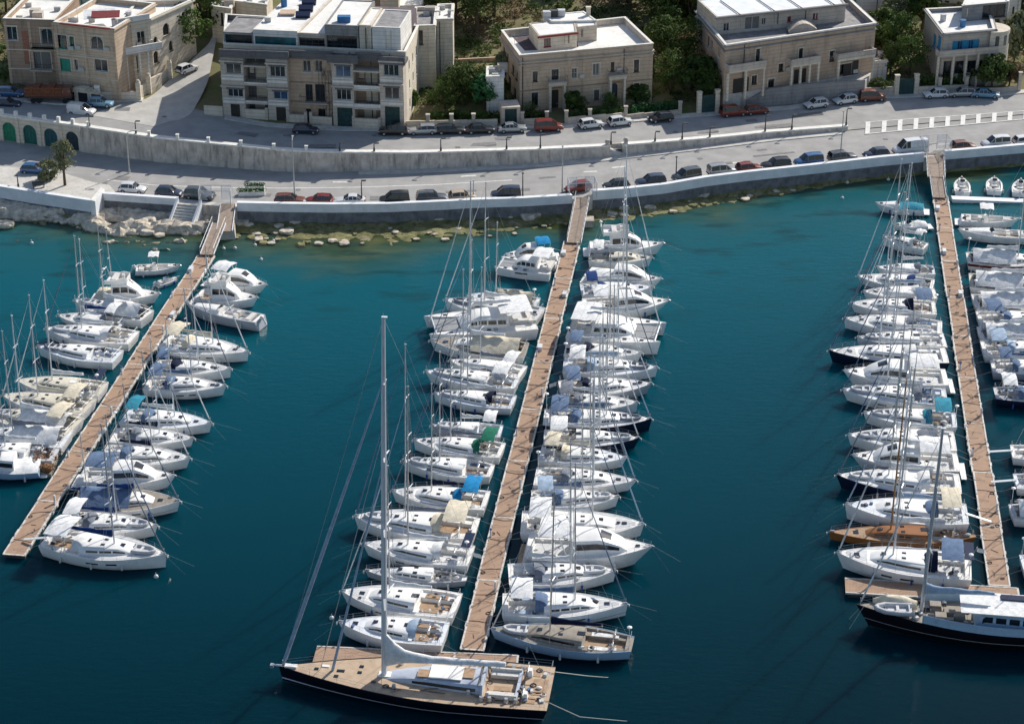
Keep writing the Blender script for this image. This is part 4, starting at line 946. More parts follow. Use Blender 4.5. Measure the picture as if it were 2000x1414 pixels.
# ---- middle pier, right side
GRP='boats moored on the right side of the middle pier'
Mo((1297,480),(1152,480),'white motor yacht with small flybridge, nearest the shore right of middle pier',kind='fly',fly=True,B=3.6)
S((1275,506),(1150,502),'white gaffer with long bowsprit, second from shore right of middle pier',hood=None,cover='white',mh=16,fb=1.2,hull='white',deck='cream')
Mo((1293,549),(1150,532),'white cruiser with crumpled white cockpit cover, third right of middle pier',kind='cruiser',cover='white',B=3.8)
S((1276,563),(1134,566),'white sloop with royal blue stern cover, fourth right of middle pier',hood='blue',cover='white',mh=17,bim='blue')
Mo((1308,590),(1140,596),'wide white motor yacht moored against the big flat decked catamaran, middle pier',kind='cruiser',cover=None,B=4.6,bim='white',arch=True)
catamaran((1296,652),(1114,636),'big flat decked white catamaran, right of middle pier',B=7.6,mh=16,fb=1.7)
S((1254,692),(1104,682),'white sloop with slate canopy full of folds just below catamaran, middle pier',hood='navy',bim='slate',cover='white',mh=13)
S((1285,720),(1100,714),'long white sloop with pale blue cockpit cover, right of middle pier',hood='pale',cover='pale',mh=15,B=4)
S((1274,752),(1092,757),'white sloop with grey topsides and navy sprayhood, right of middle pier',hull='grey',hood='navy',cover='white',bim='slate',mh=13)
S((1246,790),(1084,783),'smaller white sloop with big folded grey canopy, right of middle pier',bim='grey',hood='grey',cover='white',mh=12.5)
S((1273,823),(1062,815),'navy hulled sloop with white deck and blue grey cockpit clutter, middle pier',deck='white',hull='navy',bim='slate',hood='slate',cover='slate',mh=14.5)
S((1250,858),(1062,855),'dark navy sloop with narrow white deck, second navy hull right of middle pier',deck='white',hull='navy',hood=None,cover='white',mh=14)
S((1224,897),(1055,884),'white yacht with cream awning beside pier, right of middle pier below navy hulls',bim='cream',hood='cream',cover='cream',mh=13)
S((1243,941),(1045,930),'long white sloop with plain pale foredeck below cream awning yacht, middle pier',hood='grey',cover='white',mh=15)
S((1209,973),(1038,974),'white sloop with blue grey covers over cockpit, right of middle pier',hood='slate',bim='pale',cover='slate',mh=12.5)
S((1258,1027),(1018,1020),'long slender white sloop just above the broad motor yacht, middle pier',hood='white',cover='white',mh=17,B=4.2)
Mo((1275,1076),(1030,1060),'broad white motor yacht with long bare foredeck, right of middle pier',kind='cruiser',B=5.2,bim='white',arch=True,fb=1.7)
S((1203,1117),(993,1122),'white sloop with sharp straight bow below the broad motor yacht, middle pier',hood='grey',cover='white',mh=15.5,hull='white',stern_w=.88,furl=None)
S((1226,1182),(981,1180),'white sloop with grey side panels, second from outer end right of middle pier',hull='teal',hood='slate',cover='slate',mh=16,stern_w=.8,gang=False)
S((958,1230),(1236,1258),'old wooden decked yacht with pale blue topsides, outermost right of middle pier',hull='blue',deck='oldteak',hood=None,cover='navy',mh=16,stern_w=.55,fb=1.25,B=4.3,lines=False,dingh=True,cabm=M_TEAKG)
# ---- right pier, left side
GRP='boats moored on the left side of the right pier'
Mo((1710,399),(1804,405),'white speedboat with faded blue cover, nearest the shore left of right pier',kind='speed',cover='teal',B=2.7,lines=False)
Mo((1745,441),(1809,438),'small plain white boat under white cover, second left of right pier',kind='speed',cover='white',B=2.2,fb=.7,lines=False)
S((1725,465),(1809,482),'short white day sailer with steel gantry behind tall masts left of right pier',hood='white',cover='white',mh=11,fb=1.1)
S((1712,525),(1825,528),'white sloop with black strip hatch, first in the dense row left of right pier',hood='grey',cover='white',mh=15)
S((1674,541),(1824,557),'white sloop with blue side stripe beside cockpit, dense row left of right pier',hull='stripe',hood='blue',cover='white',mh=17)
S((1685,571),(1828,574),'white sloop wedged below the blue striped one, left of right pier',hood='white',cover='pale',mh=14)
S((1660,594),(1828,602),'white sloop with navy and grey cockpit canopy, left of right pier',bim='slate',hood='navy',cover='white',mh=14)
S((1648,624),(1840,640),'white ketch like sloop with dark cabin windows and white boom, right pier',hood='grey',cover='white',mh=15)
S((1673,661),(1846,664),'white sloop with gear strewn deck above the long navy bowsprit yacht, right pier',hood=None,cover='white',mh=13)
S((1618,688),(1850,694),'longest navy hulled sloop with white deck on the left side of right pier',deck='white',hull='navy',hood='white',cover='white',mh=18,B=4.4)
Mo((1646,729),(1850,736),'white motor yacht with dark curved windscreen, left of right pier',kind='cruiser',B=4.8,bim='white',fb=1.5)
S((1645,764),(1849,776),'white cutter with dinghy lashed on foredeck and pale blue topsides, right pier',hull='white',dingh=True,hood='grey',cover='white',mh=15)
S((1686,810),(1868,821),'white sloop with torn teal sprayhood, left of right pier',hood='teal',bim='teal',cover='white',mh=14)
S((1655,852),(1866,862),'white sloop with smooth rounded foredeck above the motor sailer, right pier',hood='grey',cover='white',mh=15)
Mo((1663,891),(1872,902),'white motor sailer with wraparound dark wheelhouse windows, left of right pier',kind='cruiser',B=4.7,bim='white',fb=1.45,mast=(.5,13,4))
S((1633,932),(1876,945),'navy hulled sloop with pale deck and bowsprit, below the wheelhouse motor sailer',hull='navy',hood='white',cover='white',mh=16,B=4.5)
S((1650,990),(1890,1004),'white sloop with high plain topsides directly above the varnished wooden yacht',hood='slate',tent=None,bim='cream',cover='pale',mh=17,fb=1.5,gang=True)
S((1618,1041),(1906,1047),'varnished wooden classic yacht with long overhangs, left of right pier',hull='wood',deck='teak',hood=None,cover='white',mh=18,mastm=M_MASTW,B=3.5,fb=.85,cabm=HULL['wood'],stern_w=.12,furl=None,name='classic_yacht',cat='classic yacht')
S((1633,1084),(1897,1108),'modern white sloop with slate bimini and solar arch, last before right pier end',hood='navy',bim='slate',cover=None,mh=22,fb=1.5,B=4.7,solar=True,stern_w=.9)
# ---- right pier, right side
GRP='boats moored on the right side of the right pier'
Mo((1990,432),(1878,425),'white motor boat with curved white hard top, nearest the shore right of right pier',kind='open',top='white',hull='white',fb=1.0,B=3.0,lines=False)
Mo((1871,452),(2010,458),'white motor boat with pointed bow toward right pier, second from the shore',kind='speed',B=3.0,fb=1.1,lines=False)
S((2060,512),(1888,504),'white yacht with dark red band under its rail, right of right pier',hull='redline',deck='white',hood='cream',cover='white',mh=15,tent='white')
S((2080,560),(1893,548),'white yacht with crumpled white covers below the red banded one, right pier',tent='white',mh=14,deck='cream')
S((2080,592),(1902,590),'white yacht with bulky folded white awning, fifth right of right pier',tent='white',cover='white',mh=14,hood='white')
S((2085,625),(1910,622),'white yacht with slate blue sunshade panel, sixth right of right pier',bim='slate',hood='slate',cover='white',mh=14)
S((2090,655),(1912,652),'white yacht with grey wrinkled cover, seventh right of right pier',tent='white',hood='grey',mh=14)
S((2095,685),(1918,680),'white yacht with pale blue boxes on deck, eighth right of right pier',hood='pale',bim='pale',mh=14)
S((2100,722),(1936,715),'grey blue yacht with slate canopy and covers, just above the navy one right pier',hull='grey',hood='slate',bim='slate',cover='slate',mh=14)
S((2110,775),(1942,768),'navy yacht with clear plastic sprayhood, last above the gap right of right pier',hull='navy',hood='slate',deck='grey',cover='navy',mh=14)
S((2130,890),(1975,882),'white yacht with raised gangplank, first below the gap right of right pier',hood='white',cover='white',mh=14,gang=True)
S((2140,945),(1982,940),'white yacht with short white stern platform, second below gap right of right pier',hood='grey',cover='white',mh=14,gang=True)
S((2150,1000),(1975,1000),'white yacht with grey wrinkled stern cover, third below gap right of right pier',hood='grey',tent='white',mh=14)
S((2160,1105),(1995,1100),'white yacht showing only its stern, lowest at the right photo edge',hood='grey',cover='white',mh=14)
# ------------------------------------------------------------------ the large dark yacht across the outer end of the middle pier
def big_yacht():
    fbv=1.55; loc,rz,L=place((545,1303),(1077,1346),fbv); loc.z=0
    root=thing('large_sailing_yacht','very large dark hulled sailing yacht with teak deck lying across the middle pier end','sailing yacht',loc,rz,None)
    B=7.7; f=Form(L,B,fbv,stern=.95,full=1.75,maxat=.34,sheer=.10,rake=.01)
    hm=gel('black_navy_gelcoat',(.004,.006,.014),(.34,.50),(.55,.58,.72)); f.hull('hull',hm,root)
    M_TB=mat('pale_teak_deck',(.50,.365,.245),.7,.1,1.2,c2=(.56,.42,.29)); stripes(M_TB,'Y',.18,.03,(.3,.2,.13),.6)
    f.deck('deck',M_TB,root,(.10,.235),cw=.62,floor=-.35,seat=-.1,cfw=.86,coam=.05)
    # white rub rail at the sheer
    # low coachroof
    cab,info=loft_cabin(f,.245,.60,.50,.20,.75,root,front=.45,wz=(.3,.72),wt=(.06,.72),m=gel('pale_silver_blue_paint',(.50,.55,.64)),name='deckhouse')
    g=MB(); g.box((f.x(.38),.0,f.zd(.38)+.96),(3.2,2.2,.08)); g.build('roof_panel',M_GRP,cab)
    g=MB(); g.box((f.x(.31),-.2,f.zd(.3)+.95),(1.6,1.6,.05)); g.box((f.x(.45),.3,f.zd(.45)+.86),(1.8,1.2,.05)); g.build('teak_inlay',M_TEAK,cab)
    # cockpit furniture
    g=MB()
    for s_ in(-1,1): g.box((f.x(.172),s_*1.7,f.zd(.17)-.05),(2.9,.75,.42)); g.box((f.x(.172),s_*2.15,f.zd(.17)+.25),(3.0,.22,.4))
    g.build('cockpit_sofa',M_CUSH,root)
    g=MB(); g.box((f.x(.175),.75,f.zd(.17)+.12),(1.6,.7,.08)); g.box((f.x(.175),.75,f.zd(.17)-.1),(.3,.2,.4)); g.build('cockpit_table',M_TEAK,root)
    for s_ in(-1,1): wheel(f,root,.092,s_*1.9,f.zd(.1)+.75,.7)
    g=MB()
    for s_ in(-1,1): g.box((f.x(.085),s_*1.9,f.zd(.09)+.35),(.5,.8,.8),taper=.7)
    g.build('helm_pedestal',M_GRP,root)
    g=MB(); g.box((f.x(.245),0,f.zd(.24)+.42),(.25,4.4,.8),taper=.8); g.box((f.x(.118),0,f.zd(.12)+.12),(.3,4.6,.3)); g.build('coaming',gel('pale_silver_blue_paint',(.5,.55,.64)),root)
    g=MB(); g.grid([[ (f.x(.262),y,f.zd(.26)+.75) for y in(-1.6,0,1.6)],[(f.x(.247),y*1.05,f.zd(.26)+1.35) for y in(-1.6,0,1.6)]]); g.build('windscreen',M_GLASSD,root)
    # aft deck: lifted hatch boards, passerelle recess
    g=MB(); g.box((f.x(.04),0,f.zd(.04)+.085),(1.5,2.6,.03)); g.box((f.x(.065),2.2,f.zd(.06)+.085),(.9,1.0,.03)); g.box((f.x(.065),-2.2,f.zd(.06)+.085),(.9,1.0,.03)); g.build('deck_hatch',M_TEAK,root)
    for t,y in((.70,0),(.77,0),(.78,.9),(.70,-1.0),(.64,1.3),(.86,0)): g=MB(); g.box((f.x(t),y,f.zd(t)+.11),(.42 if t!=.77 else .75,.36,.05)); g.build('deck_hatch_glass',M_GLASSD,root)
    g=MB(); g.box((f.x(.83),-.55,f.zd(.83)+.12),(.7,.35,.08)); g.box((f.x(.955),0,f.zd(.95)+.16),(1.2,.5,.18)); g.box((f.x(.60),0,f.zd(.6)+.13),(1.6,.9,.14)); g.build('foredeck_fitting',M_GRP,root)
    # winches
    for t in(.115,.15,.21,.24,.29,.56):
        for s_ in(-1,1): g=MB(); y=s_*(2.75 if t<.27 else 2.0); g.tube((f.x(t),y,f.zd(t)+.05),(f.x(t),y,f.zd(t)+.5),.24,.18,9); g.build('winch',M_STEEL,root)
    # deck ropes
    rng=random.Random(5); g=MB()
    for i in range(14):
        t=rng.uniform(.05,.6); y=rng.uniform(-.8,.8)*f.hb(t); a=Vector((f.x(t),y,f.zd(t)+.13)); g.path([a,a+Vector((rng.uniform(-2.5,2.5),rng.uniform(-.4,.4),0)),a+Vector((rng.uniform(-3.5,3.5),rng.uniform(-.8,.8),0))],.03,4)
        if i%2: g.torus(a,.28,.06,(0,0,1),10,4)
    g.build('deck_rope',M_ROPED,root)
    mast_base=P(752,1312,fbv+.2); M_=Matrix.Rotation(-rz,3,'Z'); lb=M_@(mast_base-loc); tm=f.t(lb.x)
    hgt=ztop(mast_base,617)-mast_base.z
    mast=mast_set(f,root,tm,hgt,M_WHTSPAR,r=.29,boom=9.5,cover=None,sp=4,furl=None,z0=f.zd(tm)+.2,rake=.026,boomh=1.7,backstay=True)
    # boom with the stacked white sail
    g=MB(); rows=[]; b0=Vector((f.x(tm)-.3,0,f.zd(tm)+2.0)); b1=b0+Vector((-11.5,0,.3))
    for j in range(14):
        k=j/13; c=b0.lerp(b1,k); hh=2.3*math.exp(-k*9)+.55-.2*k+.05*math.sin(j*2.2); ww=.55*(1-.35*k)+.05*math.sin(j*1.9)
        rows.append([c+Vector((0,ww*a,hh*b_)) for a,b_ in((-.5,-.25),(-1,.1),(-.8,.6),(-.25,1),(.25,1),(.8,.6),(1,.1),(.5,-.25),(-.5,-.25))])
    g.grid(rows); g.add(rows[0][:-1],[tuple(range(8))]); g.add(rows[-1][:-1],[tuple(range(7,-1,-1))]); g.build('stacked_mainsail',CL['white'],mast,smooth=60)
    top=Vector((f.x(tm)-.026*hgt,0,f.zd(tm)+.2+hgt)); base=Vector((f.x(tm),0,f.zd(tm)+.2)); bowp=Vector((f.x(.985),0,f.zd(1)+.15))
    g=MB(); a=bowp; b=base.lerp(top,.84); pts=[a.lerp(b,q) for q in(0,.03,.25,.5,.75,1)]; rr=[.08,.20,.20,.17,.12,.05]
    for p,q,r0,r1 in zip(pts,pts[1:],rr,rr[1:]): g.tube(p,q,r0,r1,8)
    g.build('furled_genoa',CL['pale'],mast,smooth=60)
    g=MB(); a=Vector((f.x(.80),0,f.zd(.8)+.15)); b=base.lerp(top,.62); g.tube(a,b,.15,.06,7); g.build('furled_staysail',CL['pale'],mast,smooth=60)
    g=MB(); g.tube(a+Vector((1.2,0,0)),base.lerp(top,.70),.03,.03,4); g.tube(top,bowp,.02,.02,4); g.build('stay',M_STEEL,mast)
    rails(f,root,.01,.985,.7)
    g=MB(); g.tube((f.x(1)-.3,0,f.zd(1)+.1),(f.x(1)+.7,0,f.zd(1)+.12),.13,.10,6); g.box((f.x(1)+.7,0,f.zd(1)),(.3,.4,.35)); g.build('bow_roller',M_STEEL,root)
    # mooring lines from the stern
    g=MB(); a=Vector((f.x(0),-2.8,f.zd(0))); g.path([a,a+Vector((3,-1.5,-1.4)) if False else a+Vector((-3,-1.6,-1.3)),a+Vector((-7,-2.6,-2.0))],.05,5); a=Vector((f.x(0),2.2,f.zd(0))); g.path([a,a+Vector((-3,.2,-1.2)),a+Vector((-9,-.5,-1.8)),a+Vector((-14,-1,-2.05))],.04,5)
    g.build('mooring_line',M_ROPE,root)
    clutter(f,root,random.Random(3),.02,.12,12)
    return root
big_yacht()
# ------------------------------------------------------------------ the large dark motor sailer at the outer end of the right pier
def big_motorsailer():
    fbv=1.8; loc,rz,L=place((1672,1190),(2130,1225),fbv); loc.z=0
    root=thing('motor_sailer','large dark hulled motor sailer with pale blue wheelhouse across the right pier end','motor sailer',loc,rz)
    f=Form(L,6.2,fbv,stern=.7,full=1.9,maxat=.4,sheer=.35,rake=.05)
    f.hull('hull',gel('black_gelcoat_pale_line',(.006,.007,.012),(.9,.97),(.4,.4,.42)),root); f.deck('deck',M_TEAKG,root)
    F2=Form(L,6.2,fbv,stern=.7,full=1.9,maxat=.4,sheer=.2,rake=.05)
    bl=gel('pale_blue_superstructure',(.42,.58,.72))
    # raised bulwark in pale blue
    g=MB()
    for s_ in(-1,1):
        rows=[]
        for i in range(13):
            t=.02+.70*i/12; rows.append([(f.x(t),s_*(f.hb(t)-.06),f.zd(t)),(f.x(t),s_*(f.hb(t)-.10),f.zd(t)+.95),(f.x(t),s_*(f.hb(t)-.2),f.zd(t)+.95),(f.x(t),s_*(f.hb(t)-.2),f.zd(t))])
        n0=len(g.f); g.grid(rows)
        if s_==1: g.f[n0:]=[tuple(reversed(q)) for q in g.f[n0:]]
    g.build('bulwark',bl,root,smooth=30)
    loft_cabin(f,.06,.50,.72,.66,1.7,root,m=bl,front=.1,wz=(.45,.80),wt=(.04,.94),split=7,name='wheelhouse')
    g=MB(); g.box((f.x(.40),.4,f.zd(.4)+2.05),(7.5,4.0,.10)); g.box((f.x(.18),.2,f.zd(.2)+2.05),(8,3.6,.10)); g.build('awning',CL['white'],root)
    g=MB(); g.box((f.x(.30),-.8,f.zd(.3)+2.2),(4.0,.9,.14)); g.build('solar_panel',M_SOLAR,root)
    g=MB(); g2=MB(); dinghy_mesh(g,g2,(f.x(.84),.7,f.zd(.84)+.45),3.6,1.6,.05,.26); g.build('tender_tube',M_RIB,root,smooth=60); g2.build('tender_floor',M_DECKG,root)
    mb=MB(); rows=[]
    for i in range(10):
        k=i/9; x=f.x(.74)+(f.x(.93)-f.x(.74))*k; ww=.85*math.sin(pi*min(1,.25+k*.75))+.1
        rows.append([(x,-.75+ww*a,f.zd(.8)+.1+.95*(1-a*a)*(.6+.5*math.sin(pi*k))+.06*math.sin(i*2+a*8)) for a in(-1,-.7,-.35,0,.35,.7,1)])
    mb.grid(rows); mb.f=[tuple(reversed(q)) for q in mb.f]; mb.build('covered_tender',CL['cream'],root,smooth=60)
    mast_base=P(1799,1176,fbv+.5); lb=Matrix.Rotation(-rz,3,'Z')@(mast_base-loc); tm=f.t(lb.x)
    mast_set(f,root,tm,21,M_ALU,r=.2,boom=7,cover='pale',sp=2,furl='white',z0=f.zd(tm),rake=.01,boomh=2.4,backstay=False)
    for i,(t,y) in enumerate(((.60,0),(.64,1.0),(.66,-.9),(.56,.6))): g=MB(); g.box((f.x(t),y,f.zd(t)+.35),(1.3,1.1,.55),taper=.85); g.build('deck_box',M_TEAKG,root)
    for t,y in((.70,-.4),(.60,1.4),(.68,1.2)): g=MB(); g.box((f.x(t),y,f.zd(t)+.3),(.8,.7,.4),taper=.8); g.build('skylight',M_GLASSD,root)
    rails(f,root,.5,.985,.8); clutter(f,root,random.Random(9),.5,.9,26)
    g=MB()
    for s_ in(-1,1): g.tube((f.x(.97),s_*.3,f.zd(1)),(f.x(1)+.6,s_*.9,-.1),.03,.03,4)
    g.build('mooring_line',M_ROPE,root)
big_motorsailer()
# heap of brown nets by the left pier
t=thing('fishing_net_heap','heap of brown fishing nets on a raft beside the left pier','net heap',P(85,915,0))
g=MB(); rng=random.Random(4)
for i in range(9): g.ball((rng.uniform(-1,1),rng.uniform(-1.8,1.8),.55+rng.uniform(0,.5)),rng.uniform(.4,.75),8,6,(1,1.2,.8))
for i in range(60):
    a=Vector((rng.uniform(-1.4,1.4),rng.uniform(-2.3,2.3),rng.uniform(.6,1.5))); g.path([a,a+Vector((rng.uniform(-.6,.6),rng.uniform(-.6,.6),rng.uniform(-.3,.3))),a+Vector((rng.uniform(-.9,.9),rng.uniform(-.9,.9),rng.uniform(-.6,.1)))],.05,4)
g.build('net',mat('brown_net',(.20,.10,.045),1,.5,4,.8,10),t,smooth=50)
g=MB(); g.box((0,0,.25),(2.6,4.2,.5)); g.build('raft',M_TEAKG,t)
# tenders behind the small white pontoon on the right
for i,(x,y) in enumerate(((1880,366),(1942,364),(1992,368))):
    motorboat((x+(i-1)*2,y-17),(x,y+9),['white tender with lifted outboard behind the white pontoon, nearest the right gate','white tender with grey tube and raised arm, middle one behind white pontoon','white tender at the photo edge behind the white pontoon'][i],kind='open',top=None,fb=.7,B=2.5,ob=1,cat='tender',name='tender',group='tenders behind the white pontoon',lines=False)
# ------------------------------------------------------------------ pontoon piers
M_PLANK=mat('pontoon_planks',(.42,.275,.185),.9,.06,1.2,c2=(.45,.30,.205)); stripes(M_PLANK,'X',.15,.025,(.12,.07,.05),.45); mixin(M_PLANK,noise_fac(M_PLANK,.9,.6,.95,(.4,1,1)),(.37,.24,.165))
M_PEDGE=mat('pontoon_edge_concrete',(.66,.63,.58),.85,.15,1.5); mixin(M_PEDGE,noise_fac(M_PEDGE,3,.5,.75),(.28,.22,.18))
M_FLOAT=mat('dark_float',(.05,.05,.055),.8,.3,2)
PEDN=[0]
def pier(name,label,c0,c1,width,seg=12.0,z=.62,rng=None,group=None,furn=True):
    rng=rng or random.Random(hash_(label)); a=P(*c0,z); b=P(*c1,z); d=b-a; L=d.length; rz=math.atan2(d.y,d.x)
    t=thing(name,label,'pontoon',(a.x,a.y,0),rz,group)
    n=max(1,round(L/seg)); s=L/n; dk=MB(); ed=MB(); fl=MB(); jt=MB()
    for i in range(n):
        x0=i*s+.04; x1=(i+1)*s-.04; o=rng.uniform(-.06,.06); w=width/2
        dk.box(((x0+x1)/2,o,z-.05),(x1-x0,width-.36,.1))
        for q in(-1,1):
            ed.box(((x0+x1)/2,o+q*(w-.09),z-.06),(x1-x0,.18,.2))
            for k in range(int(s/1.5)):
                if rng.random()<.35: ed.box((x0+.7+k*1.5,o+q*(w+.03),z-.1),(rng.uniform(.4,1.1),.12,.22))
        for k in range(3): fl.box((x0+(k+.5)*(x1-x0)/3,o,.1),((x1-x0)/3-.5,width-.3,.75))
        jt.box(((i+1)*s,o,z+.012),(.22,width-.1,.02)); jt.build('joint_plate',M_PEDGE,t); jt=MB()
    dk.build('deck_boards',M_PLANK,t); ed.build('edge_beam',M_PEDGE,t); fl.build('float',M_FLOAT,t)
    for i in range(int(L/3.2)):
        for q in(-1,1):
            g=MB(); x=1.5+i*3.2+rng.uniform(-.6,.6); g.box((x,q*(width/2-.2),z+.10),(.34,.07,.05)); g.box((x,q*(width/2-.2),z+.05),(.1,.08,.09)); g.build('cleat',M_STEEL,t)
    if furn:
        # loose ropes lying across the planks
        for i in range(int(L/2.6)):
            g=MB(); x=1+i*2.6+rng.uniform(-1,1); p0=Vector((x,-width/2+.1,z+.03)); q=x+rng.uniform(-1,1); g.path([p0,Vector((x*.6+q*.4+rng.uniform(-.3,.3),0,z+.03)),Vector((q,width/2-.1,z+.03))] if i%2 else [Vector((x,rng.uniform(-.5,.5),z+.03)),Vector((x+rng.uniform(-.9,.9),rng.uniform(-.6,.6),z+.03))],.028,4)
            g.build('loose_rope',M_ROPED,t)
            if i%3==0: g=MB(); g.torus((x+.5,rng.choice((-1,1))*(width/2-.45),z+.04),.22,.045,(0,0,1),10,4); g.build('rope_coil',M_ROPED,t)
        M=Matrix.Rotation(rz,3,'Z')
        for i in range(int(L/11)):
            q=-1 if i%2 else 1; loc=Vector((a.x,a.y,0))+M@Vector((3+i*11+rng.uniform(-1,1),q*(width/2-.3),z))
            PEDN[0]+=1
            pd=thing('service_pedestal','white water and power pedestal standing at the edge of a pontoon','pedestal',loc,rz,'service pedestals along the pontoons')
            h=MB(); h.box((0,0,.45),(.24,.2,.9),taper=.85); h.build('post',M_FEND,pd); h=MB(); h.box((0,0,.98),(.28,.24,.16),taper=.6); h.build('cap',M_BUOY if i%2 else M_WHTSPAR,pd)
        for i in range(int(L/32)):
            q=rng.choice((-1,1)); loc=Vector((a.x,a.y,0))+M@Vector((6+i*14+rng.uniform(-2,2),q*(width/2-.5),z)); 
            bx=thing('dock_box','white dock box standing on a pontoon edge','dock box',loc,rz+rng.uniform(-.1,.1),'dock boxes along the pontoons')
            h=MB(); h.box((0,0,.22),(1.15,.5,.44)); h.build('box_body',M_FEND,bx); h=MB(); h.box((0,0,.48),(1.2,.55,.07),taper=.94); h.build('lid',M_WHTSPAR,bx)
    return t
pier('pontoon_pier','brown planked left pontoon pier running diagonally from the rocks',(403,499),(26,1083),2.5)
pier('pontoon_pier','brown planked middle pontoon pier ending at the large dark yacht',(1118,472),(921,1268),2.45)
pier('pontoon_pier','brown planked right pontoon pier beside the zebra of road markings above',(1836,384),(1953,1143),2.3) if False else pier('pontoon_pier','brown planked right pontoon pier leading down from the right gate',(1836,384),(1953,1143),2.3)
pier('cross_pontoon','brown cross pontoon behind the large dark yacht',(614,1277),(760,1284),3.0,seg=8,furn=False)
pier('cross_pontoon','narrow grey edged pontoon between middle pier and the large yacht',(763,1281),(1010,1292),2.2,seg=8,furn=False)
pier('cross_pontoon','brown cross pontoon at the outer end of the right pier',(1650,1142),(1990,1163),2.9,seg=9,furn=False)
a=P(1859,386,.6); b=P(2060,387,.6)
t=thing('white_pontoon','long narrow white pontoon near the right gate','pontoon',(a.x,a.y,0)); g=MB(); d=b-a; g.hexa([Vector((0,-.7,.05)),d+Vector((0,-.7,-.55)),d+Vector((0,.7,-.55)),Vector((0,.7,.05))],[Vector((0,-.7,.6)),d+Vector((0,-.7,0)),d+Vector((0,.7,0)),Vector((0,.7,.6))]); g.build('deck',M_WHITEW,t)
g=MB(); g.hexa([Vector((0,-.6,-.4)),d+Vector((0,-.6,-1.)),d+Vector((0,.6,-1)),Vector((0,.6,-.4))],[Vector((0,-.6,.05)),d+Vector((0,-.6,-.55)),d+Vector((0,.6,-.55)),Vector((0,.6,.05))]); g.build('float',M_FLOAT,t)
# ------------------------------------------------------------------ gangways
M_GPL=mat('gangway_planks',(.36,.28,.22),.9,.15,2); mixin(M_GPL,noise_fac(M_GPL,2,.5,.75),(.26,.19,.14))
def gangway(label,a,b,za,zb,w,rail=True,name='gangway',m=None):
    A=P(*a,za); B=P(*b,zb); d=(B-A); n=Vector((-d.y,d.x,0)).normalized()*w/2; t=thing(name,label,'gangway',(A.x,A.y,0))
    g=MB(); dn=Vector((0,0,-.12)); g.hexa([A-n+dn,B-n+dn,B+n+dn,A+n+dn] if False else [A+n+dn,B+n+dn,B-n+dn,A-n+dn],[A+n,B+n,B-n,A-n]); 
    g.build('walkway',m or M_GPL,t,world=True)
    g=MB()
    for s_ in(-1,1): g.hexa([A+n*s_+dn-n*.04,B+n*s_+dn-n*.04,B+n*s_+dn+n*.04,A+n*s_+dn+n*.04],[A+n*s_-n*.04+Vector((0,0,.14)),B+n*s_-n*.04+Vector((0,0,.14)),B+n*s_+n*.04+Vector((0,0,.14)),A+n*s_+n*.04+Vector((0,0,.14))])
    g.build('side_beam',M_WHITEW,t,world=True)
    if rail:
        k=max(2,int(d.length/1.3))
        for s_ in(-1,1):
            g=MB(); pts=[]
            for i in range(k+1):
                p=A.lerp(B,i/k)+n*s_; g.tube(p,p+Vector((0,0,1)),.025,.025,4); pts.append(p+Vector((0,0,1)))
            g.path(pts,.03,4); g.build('handrail',M_STEEL,t,world=True)
def gatecage(label,c,w,dp,rz):
    C=P(*c,ROAD+.15); t=thing('pier_gate',label,'gate',C,rz); g=MB(); gl=MB()
    for x in(-w/2,w/2):
        for y in(-dp/2,dp/2): g.tube((x,y,0),(x,y,2.4),.05,.05,5)
    for x in(-w/2,w/2): g.tube((x,-dp/2,2.4),(x,dp/2,2.4),.05,.05,5); g.tube((x,-dp/2,1.1),(x,dp/2,1.1),.03,.03,5)
    for y in(-dp/2,dp/2): g.tube((-w/2,y,2.4),(w/2,y,2.4),.05,.05,5)
    g.tube((-w*.16,dp/2,0),(-w*.16,dp/2,2.4),.04,.04,5); g.tube((w*.16,dp/2,0),(w*.16,dp/2,2.4),.04,.04,5); g.build('frame',M_STEEL,t)
    for x in(-w/2,w/2): gl=MB(); gl.quad((x,-dp/2,.1),(x,dp/2,.1),(x,dp/2,2.35),(x,-dp/2,2.35)); gl.build('glass_panel',M_GLASSC,t)
    for a_,b_ in((-w/2,-w*.16),(w*.16,w/2)): gl=MB(); gl.quad((a_,dp/2,.1),(b_,dp/2,.1),(b_,dp/2,2.35),(a_,dp/2,2.35)); gl.build('glass_panel',M_GLASSC,t)
M_GLASSC=bpy.data.materials.new('clear_scratched_panel'); M_GLASSC.use_nodes=True
_n=M_GLASSC.node_tree; _b=_n.nodes['Principled BSDF']; _b.inputs['Base Color'].default_value=(.7,.75,.82,1); _b.inputs['Alpha'].default_value=.38; _b.inputs['Roughness'].default_value=.25
gatecage('clear panelled gate at the head of the left pier',(422,398),4.6,2.2,0)
gatecage('clear panelled gate at the head of the middle pier',(1137,382),4.0,2.4,.1)
gatecage('clear panelled gate at the head of the right pier',(1826,298),4.2,2.6,.15)
